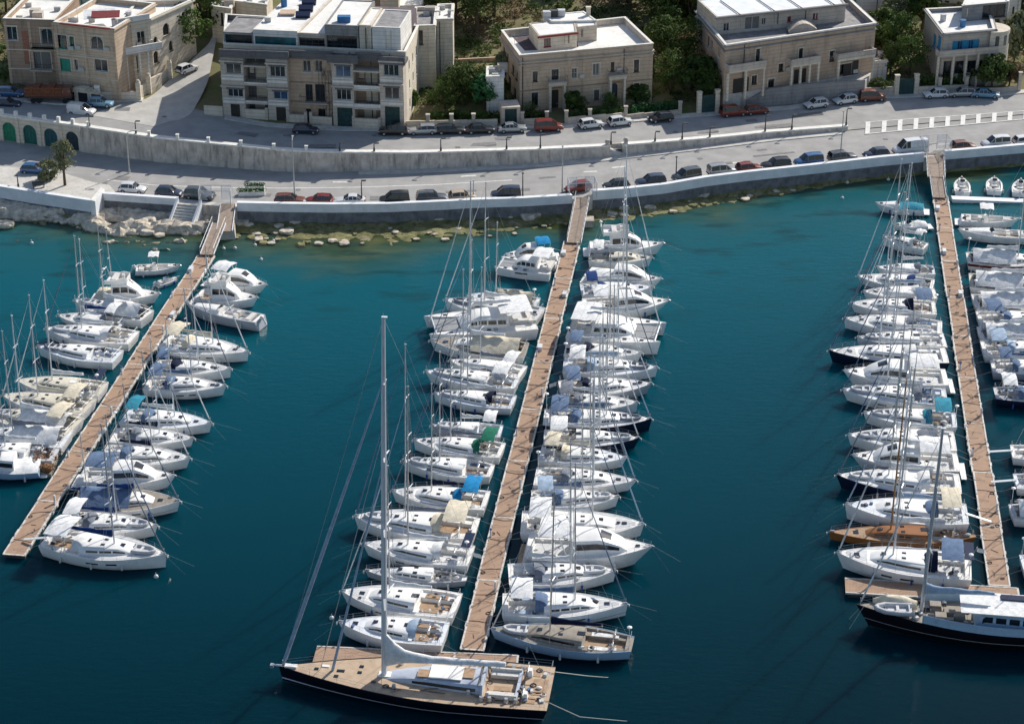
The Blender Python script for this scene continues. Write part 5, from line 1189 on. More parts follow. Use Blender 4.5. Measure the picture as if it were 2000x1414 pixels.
# platforms and ramps
g=thing('landing_stage','brown sloping landing stage below the left gate','landing stage',P(445,425,1)); 
gangway('upper brown ramp dropping from the left gate to its turning block',(446,398),(438,452),ROAD+.25,1.6,2.2,rail=False)
gangway('lower narrow ramp with handrails reaching the left pontoon',(428,436),(404,497),2.0,.95,1.9)
for o in [g]: bpy.data.objects.remove(o)
t=thing('concrete_block','squat pale concrete block under the left ramps','concrete block',P(440,460,0)); g=MB(); g.box((.2,0,.75),(2.6,3.2,1.6),taper=.92,rz=.1); g.build('block',M_PAVE,t); g=MB(); g.box((.2,.2,1.62),(2.4,2.9,.12),rz=.1); g.build('cap',M_GPL,t)
gangway('brown gangway with steel handrails from the middle gate to the pontoon',(1138,386),(1121,474),ROAD+.2,.9,2.0)
t=thing('concrete_block','dark low concrete footing beside the middle gangway','concrete block',P(1145,440,0)); g=MB(); g.box((0,0,.5),(2.2,1.8,1.1)); g.build('block',M_WALL,t)
gangway('short upper platform below the right gate',(1826,300),(1829,346),ROAD+.2,1.9,2.6)
gangway('lower brown ramp from the right gate platform to the pontoon',(1829,344),(1835,386),1.9,.9,2.0)
# ------------------------------------------------------------------ rocks
M_ROCK=mat('pale_limestone',(.54,.47,.37),.95,.25,1.1,1,3,.2,c2=(.78,.69,.56)); mixin(M_ROCK,noise_fac(M_ROCK,1.6,.6,.78),(.30,.26,.20)); mixin(M_ROCK,noise_fac(M_ROCK,1.1,.60,.68,(.5,2.2,2.2)),(.13,.115,.095)); mixin(M_ROCK,zband(M_ROCK,-3,.12,.12),(.10,.10,.04))
def rock(mb,c,s,seed,flat=.5,rz=0):
    import bmesh
    bm=bmesh.new(); bmesh.ops.create_icosphere(bm,subdivisions=3,radius=1); M=Matrix.Rotation(rz,3,'Z'); vs=[]
    for v in bm.verts:
        p=v.co.copy(); q=p+Vector((seed*3.1,seed*1.7,0))
        k=1+.32*noise.noise(q*1.1)+.16*noise.noise(q*2.7); p=p*k
        p.x=max(-.8,min(.8,p.x)); p.z=max(-.6,min(.62,p.z)); p.z=p.z-.12*(round(p.z*5)/5-p.z)
        vs.append(Vector(c)+M@Vector((p.x*s[0],p.y*s[1],p.z*s[2]*flat*2)))
    fs=[tuple(v.index for v in f.verts) for f in bm.faces]; bm.free(); mb.add(vs,fs)
# shelf of layered rock left of the first gate
mb=MB(); rows=[]
for i in range(90):
    c=-20+i*5.0; r=[]
    for j in range(46):
        y=395+j*2.0; q=P(c,y,.4)
        edge=interp([(-20,425),(60,432),(140,438),(170,450),(220,462),(300,470),(360,468),(410,455),(440,440)],c)[0]
        wdt=interp([(-20,16),(60,16),(140,25),(175,40),(250,48),(330,45),(400,38),(440,10)],c)[0]
        k=(edge-y)/wdt*1.4+1.0*noise.fractal(Vector((q.x*.22,q.y*.4,1)),1,2,6)
        h=-.35+1.5*max(0,min(1,k)); st=.28; h=math.floor(h/st)*st+st*min(1,((h/st)%1)*3.0)
        h+=.30*noise.fractal(Vector((q.x*.8,q.y*1.3,6)),1,2,5)+(.10 if noise.noise(Vector((q.x*.5,q.y*.9,3)))>.1 else 0)
        r.append(z_at(q,h))
    rows.append(r)
mb.grid(rows); mb.f=[tuple(reversed(f)) for f in mb.f]; structure(mb,'rock_shelf',M_ROCK,smooth=20)
BL=[(8,442,2.2,'large pale boulder at the left photo edge by the water'),(10,405,2.6,'pale boulder under the terrace wall at the left edge'),(42,428,1.3,'flat dark edged boulder near left edge'),(68,420,1.5,'low grey slab under the terrace wall'),(288,458,1.9,'round pale boulder at the foot of the rock shelf'),(312,462,1.2,'dark boulder beside the round pale one'),(470,438,1.9,'grey boulder just right of the left gate'),(487,442,1.3,'grey wedge rock right of the left gate'),(577,436,1.8,'tilted grey block standing in the shallows'),(560,456,1.7,'flat rock slab awash in the shallows below tilted block'),(528,432,.8,'small round rock with white top'),(545,444,1.2,'low shelf rock between small round rock and tilted block'),(663,432,1.6,'pinkish rock cluster under the quay wall'),(767,428,1.3,'flat topped block under the quay wall'),(740,434,.7,'small dark rock left of flat topped block'),(860,431,1.9,'long low bright rock under the quay'),(990,424,1.9,'square pale block standing at the quay foot'),(1035,424,2.6,'broad pale rock ledge left of the middle gate'),(1078,408,.9,'white boulder on the pile beside middle gate'),(1090,412,1.0,'speckled boulder on the pile beside middle gate'),(1100,417,.8,'lowest boulder on the pile beside middle gate'),(1068,415,.8,'left boulder on the pile beside middle gate'),(1170,406,1.3,'low grey rock right of the middle gate'),(1205,404,1.4,'jagged grey rocks right of middle gangway'),(1220,410,1.2,'flat rock awash behind the twin masts'),(1302,386,1.1,'white topped rock under the curving wall'),(1270,408,1.4,'flat algae edged rock awash under curving wall'),(1345,382,.8,'small pale rock on the green foreshore'),(1385,372,2.8,'largest pale rock ledge on the green foreshore'),(1370,384,1.9,'lower step of the pale rock ledge'),(1480,362,1.4,'pile of white rocks below the curving wall'),(1460,362,.8,'small pale rock left of the white pile'),(1592,345,.9,'single white rock near wall foot, right part'),(1550,358,1.7,'low green slab near the wall foot'),(1722,338,1.3,'thin yellowish rock at the foot of the right wall'),(1910,317,1.3,'low mossy rock right of the right gate')]
for i,(x,y,s,lb) in enumerate(BL):
    p=P(x,y,.1); g=MB(); rr=random.Random(i); rock(g,(0,0,.1),(s*rr.uniform(.6,.85),s*rr.uniform(.4,.6),s*.42),i+1,.5,rr.uniform(-.4,.4))
    o=g.build('boulder',M_ROCK,None,smooth=25); o.location=p; tagit(o,lb,'rock','boulders along the foot of the quay')
rng=random.Random(11)
for i in range(120):
    c=rng.choice([rng.uniform(450,1110)]*3+[rng.uniform(1160,1560)]*2+[rng.uniform(-100,180)]); s=rng.uniform(.22,.95)**1.3; d=rng.uniform(.3,interp([(-100,4),(200,3),(600,8),(900,7),(1100,4),(1560,2.5)],c)[0]); q=seaward(c,d); 
    g=MB(); rock(g,(0,0,0),(s,s*.7,s*.5),i+50,.5,rng.uniform(0,3)); o=g.build('shore_stone',M_ROCK if rng.random()<.65 else M_FORE,None,smooth=25); o.location=(q.x,q.y,.1); tagit(o,'small loose stone on the foreshore under the quay','stone','loose stones on the foreshore')
# ------------------------------------------------------------------ buoys
for x,y in((437,487),(459,486),(498,480),(534,472),(510,508),(1645,388),(305,1127),(1655,358),(1735,352),(62,476),(648,1208)):
    t=thing('mooring_buoy','small white mooring buoy floating on the water','buoy',P(x,y,0),0,'small white mooring buoys'); g=MB(); g.ball((0,0,.08),.26,10,7); g.build('float',M_FEND,t,smooth=60); g=MB(); g.tube((0,0,.3),(0,0,.5),.03,.03,5); g.torus((0,0,.52),.06,.02,(1,0,0),8,4); g.build('ring',M_STEEL,t)
# ------------------------------------------------------------------ lamps, posts, furniture
M_POLE=mat('galvanised_pole',(.52,.52,.5),.5,.1,3,metal=.3); M_DPOLE=mat('dark_painted_pole',(.05,.05,.05),.6,.2,3)
def lamp(base,h,label,arm=(0,0),dark=False,zb=ROAD+.13,group='street lamps along the lower road'):
    p=P(*base,zb) if not isinstance(base,Vector) else base; t=thing('street_lamp',label,'street lamp',p,0,group); m=M_DPOLE if dark else M_POLE
    g=MB(); g.tube((0,0,0),(0,0,h*.9),.11,.07,8); g.tube((0,0,0),(0,0,.5),.16,.15,8)
    pts=[Vector((0,0,h*.9)),Vector((arm[0]*.25,arm[1]*.25,h*.97)),Vector((arm[0],arm[1],h))]; g.path(pts,.06,6); g.build('pole',m,t,smooth=50)
    g=MB(); g.box((arm[0]*1.15+.001,arm[1]*1.15,h),(.7 if abs(arm[0])>.1 else .3,.28,.14)); g.build('lamp_head',m,t)
    g=MB(); g.box((arm[0]*1.15,arm[1]*1.15,h-.085),(.5 if abs(arm[0])>.1 else .2,.2,.03)); g.build('lens',M_FEND,t)
lamp((253,337),6.6,'curved arm street lamp in front of the retaining wall, left of the lower road',(1.2,.3))
lamp((576,393),9.6,'tall slim street lamp at the sea wall, behind the red cars',(0,1.0))
lamp((1098,375),7.0,'tall thin street lamp just left of the middle gate',(0,.4))
lamp((1641,311),7.6,'thin street lamp by the black covered car near the right end of the retaining wall',(0,.4))
lamp((707,398),3.6,'short dark lamp post on the sea wall beside the white sports car',(.3,0),True)
lamp((1021,387),3.8,'dark lamp post on the sea wall right of the dark grey car',(0,.2),True)
lamp((1320,352),3.6,'dark post on the sea wall between dark pickup and grey van',(0,.2),True)
lamp((925,388),2.8,'pale post with round top beside the cream and brown car',(0,.0))
lamp((36,366),1.9,'short dark traffic post on the left terrace',(0,0),True)
def wlamp(px,h,label,dark=True,arm=(.35,0)):
    z=wz(px); p=seaward(px,-.3,wallbase); lamp(Vector((p.x,p.y,z)),h,label,arm,dark,group='lamps standing on the retaining wall')
for px,h,lb in((862,2.0,'first dark lamp on the retaining wall left of the red van'),(990,1.9,'thin dark lamp on the wall below the silver car'),(1056,2.2,'twin headed dark lamp on the wall below the red van'),(1194,2.0,'dark lamp beside the broken wall steps'),(1280,1.6,'low curved lamp just right of the broken wall steps'),(1333,2.6,'dark lamp on the wall below the black hatchback'),(1387,1.6,'low bracket lamp on the wall left of the red cars'),(1495,2.6,'dark flag topped lamp on the wall right of the red cars'),(1547,2.4,'curved lamp near the thin end of the wall'),(1653,2.8,'tallest dark lamp at the very end of the retaining wall'),(268,2.0,'dark lamp on the wall above the curved arm street lamp'),(665,1.3,'thin dark post on the wall at the edge of the building shadow'),(732,1.3,'thin post on the wall right of the shadow edge'),(178,1.6,'dark post at the corner where garages meet the wall')): wlamp(px,h,lb)
t=thing('hedge_planter','long planter of clipped green hedge between lower road and sea wall','planter',P(492,380,ROAD),.02)
g=MB(); g.box((0,-.2,.3),(3.9,.9,.6)); g.box((.3,1.9,.3),(2.8,.8,.6)); g.build('planter_box',M_CAP,t)
LEAFBOX=(t,)
t=thing('bench','dark bench with a person sized shadow on the left terrace','bench',P(76,367,ROAD+.13),.3)
tagit(t,'dark bench standing on the left terrace above the sea wall')
g=MB(); g.box((0,0,.45),(1.8,.5,.08)); g.box((0,.24,.75),(1.8,.08,.4)); g.build('seat',M_DPOLE,t); g=MB()
for x in(-.75,.75): g.box((x,0,.22),(.1,.45,.42))
g.build('leg',M_DPOLE,t)
# ------------------------------------------------------------------ cars
def paint(name,c,**k):
    m=mat(name,c,.32,.04,1.5,spec=.5,coat=.6); return m
CP_={'white':paint('white_car_paint',(.72,.72,.72)),'silver':mat('silver_car_paint',(.40,.42,.44),.3,.05,2,metal=.5,coat=.5),'grey':mat('grey_car_paint',(.10,.11,.125),.3,.05,2,metal=.4,coat=.6),'black':paint('black_car_paint',(.012,.013,.016)),'blue':paint('blue_car_paint',(.02,.11,.28)),'navy':paint('navy_car_paint',(.012,.025,.06)),'red':paint('red_car_paint',(.20,.022,.014)),'brown':paint('brown_red_car_paint',(.17,.05,.03)),'beige':paint('beige_car_paint',(.5,.38,.26)),'sky':paint('light_blue_car_paint',(.16,.33,.46))}
M_CGL=mat('car_window',(.012,.015,.02),.08,.1,2,spec=.8); M_TYRE=mat('tyre',(.018,.018,.02),.85,.2,8); M_RIM=mat('wheel_rim',(.45,.45,.46),.35,.1,6,metal=.6); M_LAMPW=mat('headlight_glass',(.7,.72,.75),.15,.05,5); M_LAMPR=mat('tail_light_glass',(.35,.01,.01),.2,.05,5); M_PLATE=mat('number_plate_blank',(.65,.63,.55),.6,.05,5)
# body profiles: (x fraction, shoulder z, half width), greenhouse: list of (x, z, half width)
KIND={'hatch':dict(L=4.0,W=1.74,H=1.50,sh=[(0,.62),(.04,.82),(.15,.93),(.55,.95),(.72,.93),(.90,.80),(.97,.70),(1,.50)],gh=[(.03,.93),(.11,1.42),(.40,1.50),(.56,1.44),(.72,.93)]),
 'sedan':dict(L=4.5,W=1.78,H=1.45,sh=[(0,.66),(.04,.88),(.17,.94),(.55,.93),(.68,.92),(.92,.78),(.98,.68),(1,.5)],gh=[(.13,.93),(.26,1.36),(.40,1.45),(.54,1.40),(.70,.92)]),
 'suv':dict(L=4.5,W=1.85,H=1.72,sh=[(0,.7),(.03,.98),(.15,1.06),(.55,1.07),(.72,1.05),(.92,.96),(.98,.82),(1,.55)],gh=[(.02,1.06),(.07,1.60),(.35,1.72),(.56,1.66),(.70,1.06)]),
 'estate':dict(L=4.6,W=1.78,H=1.5,sh=[(0,.66),(.03,.88),(.15,.95),(.55,.95),(.70,.93),(.92,.80),(.98,.68),(1,.5)],gh=[(.02,.93),(.09,1.42),(.35,1.50),(.55,1.44),(.70,.93)]),
 'van':dict(L=5.4,W=2.0,H=2.35,sh=[(0,.8),(.01,1.2),(.15,1.25),(.6,1.25),(.80,1.18),(.94,1.05),(.99,.85),(1,.55)],gh=[(.004,1.25),(.02,2.28),(.35,2.35),(.68,2.28),(.84,1.20)]),
 'minivan':dict(L=4.4,W=1.82,H=1.85,sh=[(0,.75),(.02,1.05),(.15,1.1),(.6,1.1),(.76,1.06),(.93,.92),(.98,.78),(1,.5)],gh=[(.01,1.08),(.04,1.75),(.35,1.85),(.60,1.76),(.78,1.06)])}
def car(px,py,z,label,kind='hatch',c='white',rz=0.0,flip=False,cat='car',group=None,name='parked_car',panel=False,loc=None):
    K=KIND[kind]; L,W=K['L'],K['W']; loc=loc or P(px,py,z); t=thing(name,label,cat,loc,rz+(pi if flip else 0),group); m=CP_[c]
    X=lambda f:(f-.5)*L
    b=MB(); rows=[]
    for f,zs in K['sh']:
        w=W/2*(1-.5*abs(f-.5)**4*3.2); zb=.28+(.06 if f in(0,1) else 0)
        rows.append([(X(f),-w*.93,zb),(X(f),-w,zb+.12),(X(f),-w,zs*.72),(X(f),-w*.93,zs*.96),(X(f),-w*.80,zs),(X(f),0,zs+.025),(X(f),w*.80,zs),(X(f),w*.93,zs*.96),(X(f),w,zs*.72),(X(f),w,zb+.12),(X(f),w*.93,zb)])
    b.grid(rows); b.f=[tuple(reversed(q)) for q in b.f]; b.add(rows[0],[tuple(range(11))]); b.add(rows[-1],[tuple(range(10,-1,-1))])
    body=b.build('body',m,t,smooth=40)
    g=K['gh']; gm=MB(); rm=MB(); rows=[]
    for i,(f,zz) in enumerate(g):
        w0=W/2*.90; k=(zz-g[0][1])/(K['H']-g[0][1]); w=W/2*(.90-.20*k)
        rows.append([(X(f),-w0 if 0<i<4 else -w,g[0][1]-.02),(X(f),-w,zz-.02),(X(f),-w*.72,zz+.015),(X(f),0,zz+.03),(X(f),w*.72,zz+.015),(X(f),w,zz-.02),(X(f),w0 if 0<i<4 else w,g[0][1]-.02)])
    gm.grid(rows); gm.f=[tuple(reversed(q)) for q in gm.f]
    gm.build('window',m if panel=='x' else M_CGL,t,smooth=35)
    rr=[[ (v[0],v[1]*1.01,v[2]+.014) for v in r[1:6]] for r in rows[1:4]]; rm.grid(rr); rm.f=[tuple(reversed(q)) for q in rm.f]
    low=[[(v[0],v[1],v[2]-.05) for v in r] for r in rr]
    for e in(0,-1):
        A=[r[e] for r in rr]; B=[(v[0],v[1]*1.012,v[2]-.07) for v in A]
        for p,q,u,v in zip(A,A[1:],B[1:],B): rm.quad(p,q,u,v)
    # pillars
    for s_ in(-1,1):
        e=1 if s_==-1 else 5
        for i in (1,2,3):
            a=Vector(rows[i][e]); bq=Vector(rows[i][0 if s_==-1 else 6]); rm.tube(a+Vector((0,s_*.015,0)),bq+Vector((0,s_*.015,0)),.045,.05,4)
        for i,j in((1,0),(3,4)): rm.tube(Vector(rows[i][e])+Vector((0,s_*.01,0)),Vector(rows[j][e])+Vector((0,s_*.01,0)),.05,.05,4)
    rm.build('roof',m,t,smooth=30)
    if panel:  # windowless sides of a van
        g2=MB(); f0,f1=.012,.56
        for s_ in(-1,1):
            w0=W/2*.905; w1=W/2*.712; z0=g[0][1]; z1=K['H']-.05
            g2.add([(X(f0),s_*w0,z0),(X(f1),s_*w0,z0),(X(f1),s_*(w1+.02),z1),(X(f0+.01),s_*(w1+.02),z1)],[(0,1,2,3)])
        g2.add([(X(.0)-.01,-W*.44,z0),(X(.0)-.01,W*.44,z0),(X(.02)-.02,W*.36,z1),(X(.02)-.02,-W*.36,z1)],[(0,1,2,3)])
        g2.build('side_panel',m,t)
    for f in(.18,.81):
        for s_ in(-1,1):
            g2=MB(); g2.tube((X(f),s_*(W/2-.2),.32),(X(f),s_*(W/2+.005),.32),.32,.32,14); wo=g2.build('wheel',M_TYRE,t,smooth=40)
            g2=MB(); g2.tube((X(f),s_*(W/2),.32),(X(f),s_*(W/2+.015),.32),.19,.17,10); g2.build('rim',M_RIM,wo)
    for s_ in(-1,1):
        g2=MB(); g2.box((X(.975),s_*W*.36,.66),(.16,.34,.14)); g2.build('headlight',M_LAMPW,t)
        g2=MB(); g2.box((X(.012),s_*W*.39,.80),(.1,.22,.2)); g2.build('tail_light',M_LAMPR,t)
        g2=MB(); g2.box((X(.66),s_*(W/2+.06),.98),(.12,.18,.12)); g2.build('wing_mirror',m,t)
    mb_=M_TYRE if c in('white','silver') else m; g2=MB(); g2.box((X(.0)+.0,0,.45),(.1,W*.88,.16)); g2.build('bumper',mb_,t); g2=MB(); g2.box((X(1)-.03,0,.42),(.1,W*.84,.18)); g2.build('bumper',mb_,t)
    return t
def ang(fn,c): a=fn(c-15); b=fn(c+15); return math.atan2(b.y-a.y,b.x-a.x)
# lower road, parked along the sea wall: (photo column, metres in from the wall, kind, colour, label)
GL='cars parked along the sea wall'
LOW=[(245,3.0,'hatch','white','white hatchback parked on the lower road left of two dark cars'),(319,2.5,'hatch','navy','dark blue hatchback behind the short sea wall, left of another dark car'),(377,2.5,'suv','grey','dark grey rounded car just left of the left gate'),
 (563,1.9,'estate','brown','brownish red estate by the sea wall, left one of the red pair'),(620,1.9,'hatch','red','dark red hatchback by the sea wall, right one of the red pair'),(682,1.9,'sedan','white','low white sports car beside a short dark lamp post'),(772,1.9,'minivan','black','black minivan with roof box on the sea front, left of a dark grey car'),(845,1.9,'suv','grey','dark grey car with pale blue roof, behind the sea wall'),(907,1.9,'hatch','beige','beige and brown little car beside a pale round topped post'),(990,2.0,'minivan','navy','slate blue van like car left of the dark lamp post by sea wall'),
 (1148,2.6,'hatch','red','dark red car showing above the middle gate'),(1210,1.9,'hatch','black','small black car just right of the middle gate'),(1280,1.9,'suv','navy','dark pickup style car with box on the load bed'),(1354,1.9,'minivan','grey','dark grey people carrier between dark post and silver grey one'),(1421,1.9,'minivan','silver','silver grey minivan left of the small red car'),(1473,1.9,'hatch','red','small red boxy car between silver minivan and black car'),(1526,1.9,'suv','black','black four wheel drive right of the small red car'),(1590,1.9,'minivan','blue','bright blue van parked by the sea wall'),(1657,1.9,'suv','grey','car under dark grey cover beside the thin street lamp'),(1722,1.9,'hatch','navy','small dark blue car left of the big white van'),
 (1893,1.9,'hatch','brown','rusty red brown car right of the right gate'),(1956,1.9,'minivan','white','white minivan by the sea wall right of the rusty brown car'),(2015,1.9,'hatch','white','white hatchback cut by the right photo edge on the sea front')]
for px,d,k,c,lb in LOW: 
    p=seaward(px,-d-.2); car(0,0,0,lb,k,c,ang(quay,px),flip=(px%2==0),group=GL,loc=z_at(p,ROAD+.01))
p=seaward(1790,-2.4); car(0,0,0,'long white panel van parked just left of the right gate','van','white',ang(quay,1790),flip=True,cat='van',name='parked_van',panel=True,loc=z_at(p,ROAD+.01))
car(68,338,ROAD+.01,'blue car half hidden behind the small tree on the left terrace','hatch','blue',-.15,group=GL)
# upper road, under the houses
GU='cars parked under the houses on the upper road'
def uz(px,d):
    f=front(px); w_=wallbase(px); k=d/max(1,(f-w_).length); q=f.lerp(z_at(w_,urz(px)),k); return q+Vector((0,0,.02))
UP=[(598,'hatch','navy',3.0,'dark blue car low in the building shadow, alone on the upper road'),(768,'suv','black',2.4,'black car with bright windscreen at the corner of the apartment block'),(825,'estate','silver',2.2,'silver blue car, first beside the garden walls'),(880,'estate','black',2.2,'long black estate car, second beside the garden walls'),(937,'sedan','black',2.2,'black saloon, third beside the garden walls'),(1000,'sedan','silver',2.2,'silver saloon parked left of the red van'),(1072,'minivan','red',2.2,'red brown minivan parked in front of the villa gate'),(1154,'hatch','white',2.0,'white hatchback with rounded tail, in front of the villa'),(1211,'hatch','white',1.9,'small white car with blue windows, right of rounded white hatchback'),(1290,'hatch','black',1.9,'black hatchback with pale bonnet half in sunshine'),(1432,'minivan','red',2.0,'dark red van, left one of the red pair'),(1477,'hatch','red',2.0,'dark red hatchback with white bonnet, right one of the red pair'),(1593,'hatch','white',1.9,'white car nearest the sloping ramp wall'),(1650,'hatch','white',1.8,'white hatchback beside the reddish van on upper road'),(1703,'minivan','brown',1.8,'reddish brown van with bicycles and clutter'),(1827,'hatch','white',1.8,'white coupe alone in front of the dark gate'),(1878,'estate','silver',1.8,'faint silver estate behind light blue car'),(1925,'sedan','sky',1.8,'light blue saloon at the right end of the upper road')]
for px,k,c,d,lb in UP: car(0,0,0,lb,k,c,ang(front,px),flip=(px%3==0),group=GU,loc=uz(px,d))
car(0,0,0,'white panel van parked beside the garages on the left','minivan','white',-.25,cat='van',name='parked_van',panel=True,loc=P(160,224,5.95))
car(0,0,0,'small light blue car beside the white van on the left','hatch','sky',-.1,loc=P(197,208,6.5),group=GU)
car(0,0,0,'small white car parked half way up the side street','hatch','white',.9,loc=PT(366,150)+Vector((0,0,.75)),group=GU)
car(0,0,0,'blue car in deep shade at the left photo edge','estate','blue',-.1,loc=P(22,188,6.95),group=GU)
car(0,0,0,'dark blue car in shade behind the garages at far left','estate','navy',-.1,loc=P(14,209,6.2),group=GU)
# flatbed lorry with a rusty load
t=thing('flatbed_truck','rusty red brown flatbed lorry loaded with crates beneath the left houses','lorry',P(98,198,6.75),-.02)
g=MB(); g.box((0,0,.95),(7.4,2.3,.25)); g.build('load_bed',M_DPOLE,t)
g=MB(); g.box((2.9,0,1.7),(1.5,2.2,1.6),taper=.9); g.build('cab',CP_['brown'],t); g=MB(); g.box((3.55,0,2.0),(.3,1.8,.6),ry=-.2); g.build('windscreen',M_CGL,t)
MR=mat('rusty_brown',(.21,.075,.04),.9,.35,3,.5,8); g=MB()
for i in range(5): g=MB(); g.box((-3+i*1.15,0,1.75+.12*(i%2)),(1.05,2.1,1.35+.24*(i%2))); g.build('crate',MR,t)
g=MB()
for x in(-3.6,-2.45,-1.3,-.15,1.0,2.1): 
    for y in(-1.1,1.1): g.box((x,y,1.8),(.08,.06,1.7))
for z in(1.3,1.9,2.5): g.box((-.8,-1.12,z),(5.8,.05,.1))
g.build('side_rack',mat('orange_rust',(.30,.11,.05),.9,.3,4),t)
for x in(-2.4,-1.5,2.6):
    for y in(-1,1): g=MB(); g.tube((x,y*.85,.45),(x,y*1.15,.45),.45,.45,12); g.build('wheel',M_TYRE,t)
# ------------------------------------------------------------------ buildings
def plaster(name,c,stain=.55,**k):
    m=mat(name,c,.92,.10,.5,.25,10,.25); mixin(m,noise_fac(m,1.3,.50,.78,(1,1,.3)),tuple(x*stain for x in c)); mixin(m,noise_fac(m,.35,.55,.75),tuple(min(1,x*1.15) for x in c)); stripes(m,'Z',.62,.07,tuple(x*.55 for x in c),.35); return m
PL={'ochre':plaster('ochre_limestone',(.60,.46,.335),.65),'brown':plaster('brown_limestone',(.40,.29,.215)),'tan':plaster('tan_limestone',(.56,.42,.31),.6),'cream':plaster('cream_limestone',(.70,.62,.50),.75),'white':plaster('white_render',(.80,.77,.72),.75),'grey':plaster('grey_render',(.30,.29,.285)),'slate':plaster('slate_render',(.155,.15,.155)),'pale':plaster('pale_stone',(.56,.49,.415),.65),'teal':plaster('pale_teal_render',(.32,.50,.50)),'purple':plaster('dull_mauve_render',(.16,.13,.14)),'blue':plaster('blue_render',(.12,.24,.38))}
M_PANE=mat('window_pane',(.015,.022,.028),.12,.5,.7,spec=.7); M_PANEB=mat('blue_pane',(.02,.07,.15),.12,.5,.7,spec=.7); M_PANET=mat('teal_glass',(.015,.12,.14),.15,.4,.6,spec=.7)  # dark, blue-tinted and teal-tinted glass
M_CURT=mat('curtained_pane',(.16,.16,.155),.4,.3,2,stretch=(6,6,1)); 
M_FRW=mat('white_window_frame',(.62,.62,.6),.6,.1,4); M_FRD=mat('dark_window_frame',(.06,.045,.035),.7,.2,4); M_FRG=mat('green_shutter',(.03,.30,.22),.6,.15,4); M_FRB=mat('blue_shutter',(.03,.30,.50),.6,.15,4)
M_DOOR=mat('dark_timber_door',(.04,.035,.03),.7,.25,3); M_DOORG=mat('dark_green_garage',(.012,.05,.05),.6,.3,2); M_DOORB=mat('blue_grey_door',(.03,.06,.09),.6,.2,3)
M_ROOF=mat('white_roof_membrane',(.84,.82,.77),.9,.08,.4,.2,10); mixin(M_ROOF,noise_fac(M_ROOF,1.0,.52,.72),(.68,.66,.61)); mixin(M_ROOF,noise_fac(M_ROOF,4,.6,.8),(.52,.50,.46))
M_ROOFG=mat('grey_roof_felt',(.26,.25,.25),.9,.2,.6); mixin(M_ROOFG,noise_fac(M_ROOFG,1,.5,.7),(.38,.37,.36)); M_ROOFP=mat('mauve_roof_felt',(.10,.075,.085),.9,.2,.6); mixin(M_ROOFP,noise_fac(M_ROOFP,1,.55,.7),(.2,.16,.16))
M_COPE=mat('sunlit_coping_stone',(.78,.75,.68),.85,.12,2); M_DPIPE=mat('dark_rain_pipe',(.10,.08,.07),.7,.2,4); M_RAILB=mat('wrought_iron',(.03,.03,.032),.6,.2,5); M_REDT=mat('red_trim',(.22,.03,.03),.7,.2,3); M_AC=mat('air_conditioner',(.5,.5,.48),.6,.1,4); M_TANK=mat('water_tank',(.55,.55,.56),.6,.1,3); M_BLUET=mat('blue_tank',(.03,.15,.35),.5,.1,3)
class Face:
    def __init__(s,A,B,off=0.0):
        s.A=Vector((A.x,A.y,0)); B=Vector((B.x,B.y,0)); s.u=(B-s.A).normalized(); s.L=(B-s.A).length; s.n=Vector((s.u.y,-s.u.x,0)); s.A=s.A+s.n*off
    def pt(s,u,z,o=0.0): q=s.A+s.u*u+s.n*o; return Vector((q.x,q.y,z))
    def pix(s,px,py,o=0.0):
        d=ray(px,py); a=s.A+s.n*o; C=Vector((0,0,CAMH)); k=(a-C).dot(s.n)/d.dot(s.n); h=C+d*k; return (h-s.A).dot(s.u),h.z
    def box(s,x0,y0,x1,y1,o=0.0):
        xm=(x0+x1)/2; ym=(y0+y1)/2; u0,_=s.pix(x0,ym,o); u1,_=s.pix(x1,ym,o); _,z1=s.pix(xm,y0,o); _,z0=s.pix(xm,y1,o); return min(u0,u1),max(u0,u1),z0,z1
def wall(mb,F,u0,u1,z0,z1,ops,depth=.25,off=0.0):
    """wall sheet with real openings and reveals; ops=(ua,ub,za,zb)"""
    us=sorted(set([u0,u1]+[min(u1,max(u0,v)) for o in ops for v in o[:2]])); zs=sorted(set([z0,z1]+[min(z1,max(z0,v)) for o in ops for v in o[2:4]]))
    for a,b in zip(us,us[1:]):
        for c,d in zip(zs,zs[1:]):
            m_=((a+b)/2,(c+d)/2)
            if b-a<1e-4 or d-c<1e-4 or any(o[0]<m_[0]<o[1] and o[2]<m_[1]<o[3] for o in ops): continue
            mb.quad(F.pt(a,c,off),F.pt(b,c,off),F.pt(b,d,off),F.pt(a,d,off))
    for a,b,c,d in [o[:4] for o in ops]:
        for (p,q) in (((a,c),(a,d)),((b,d),(b,c)),((a,d),(b,d)),((b,c),(a,c))):
            mb.quad(F.pt(p[0],p[1],off),F.pt(q[0],q[1],off),F.pt(q[0],q[1],off-depth),F.pt(p[0],p[1],off-depth))
def bar(mb,F,u0,u1,z0,z1,o0,o1):
    lo=[F.pt(u0,z0,o1),F.pt(u1,z0,o1),F.pt(u1,z0,o0),F.pt(u0,z0,o0)]; hi=[F.pt(u0,z1,o1),F.pt(u1,z1,o1),F.pt(u1,z1,o0),F.pt(u0,z1,o0)]; mb.hexa(lo,hi)
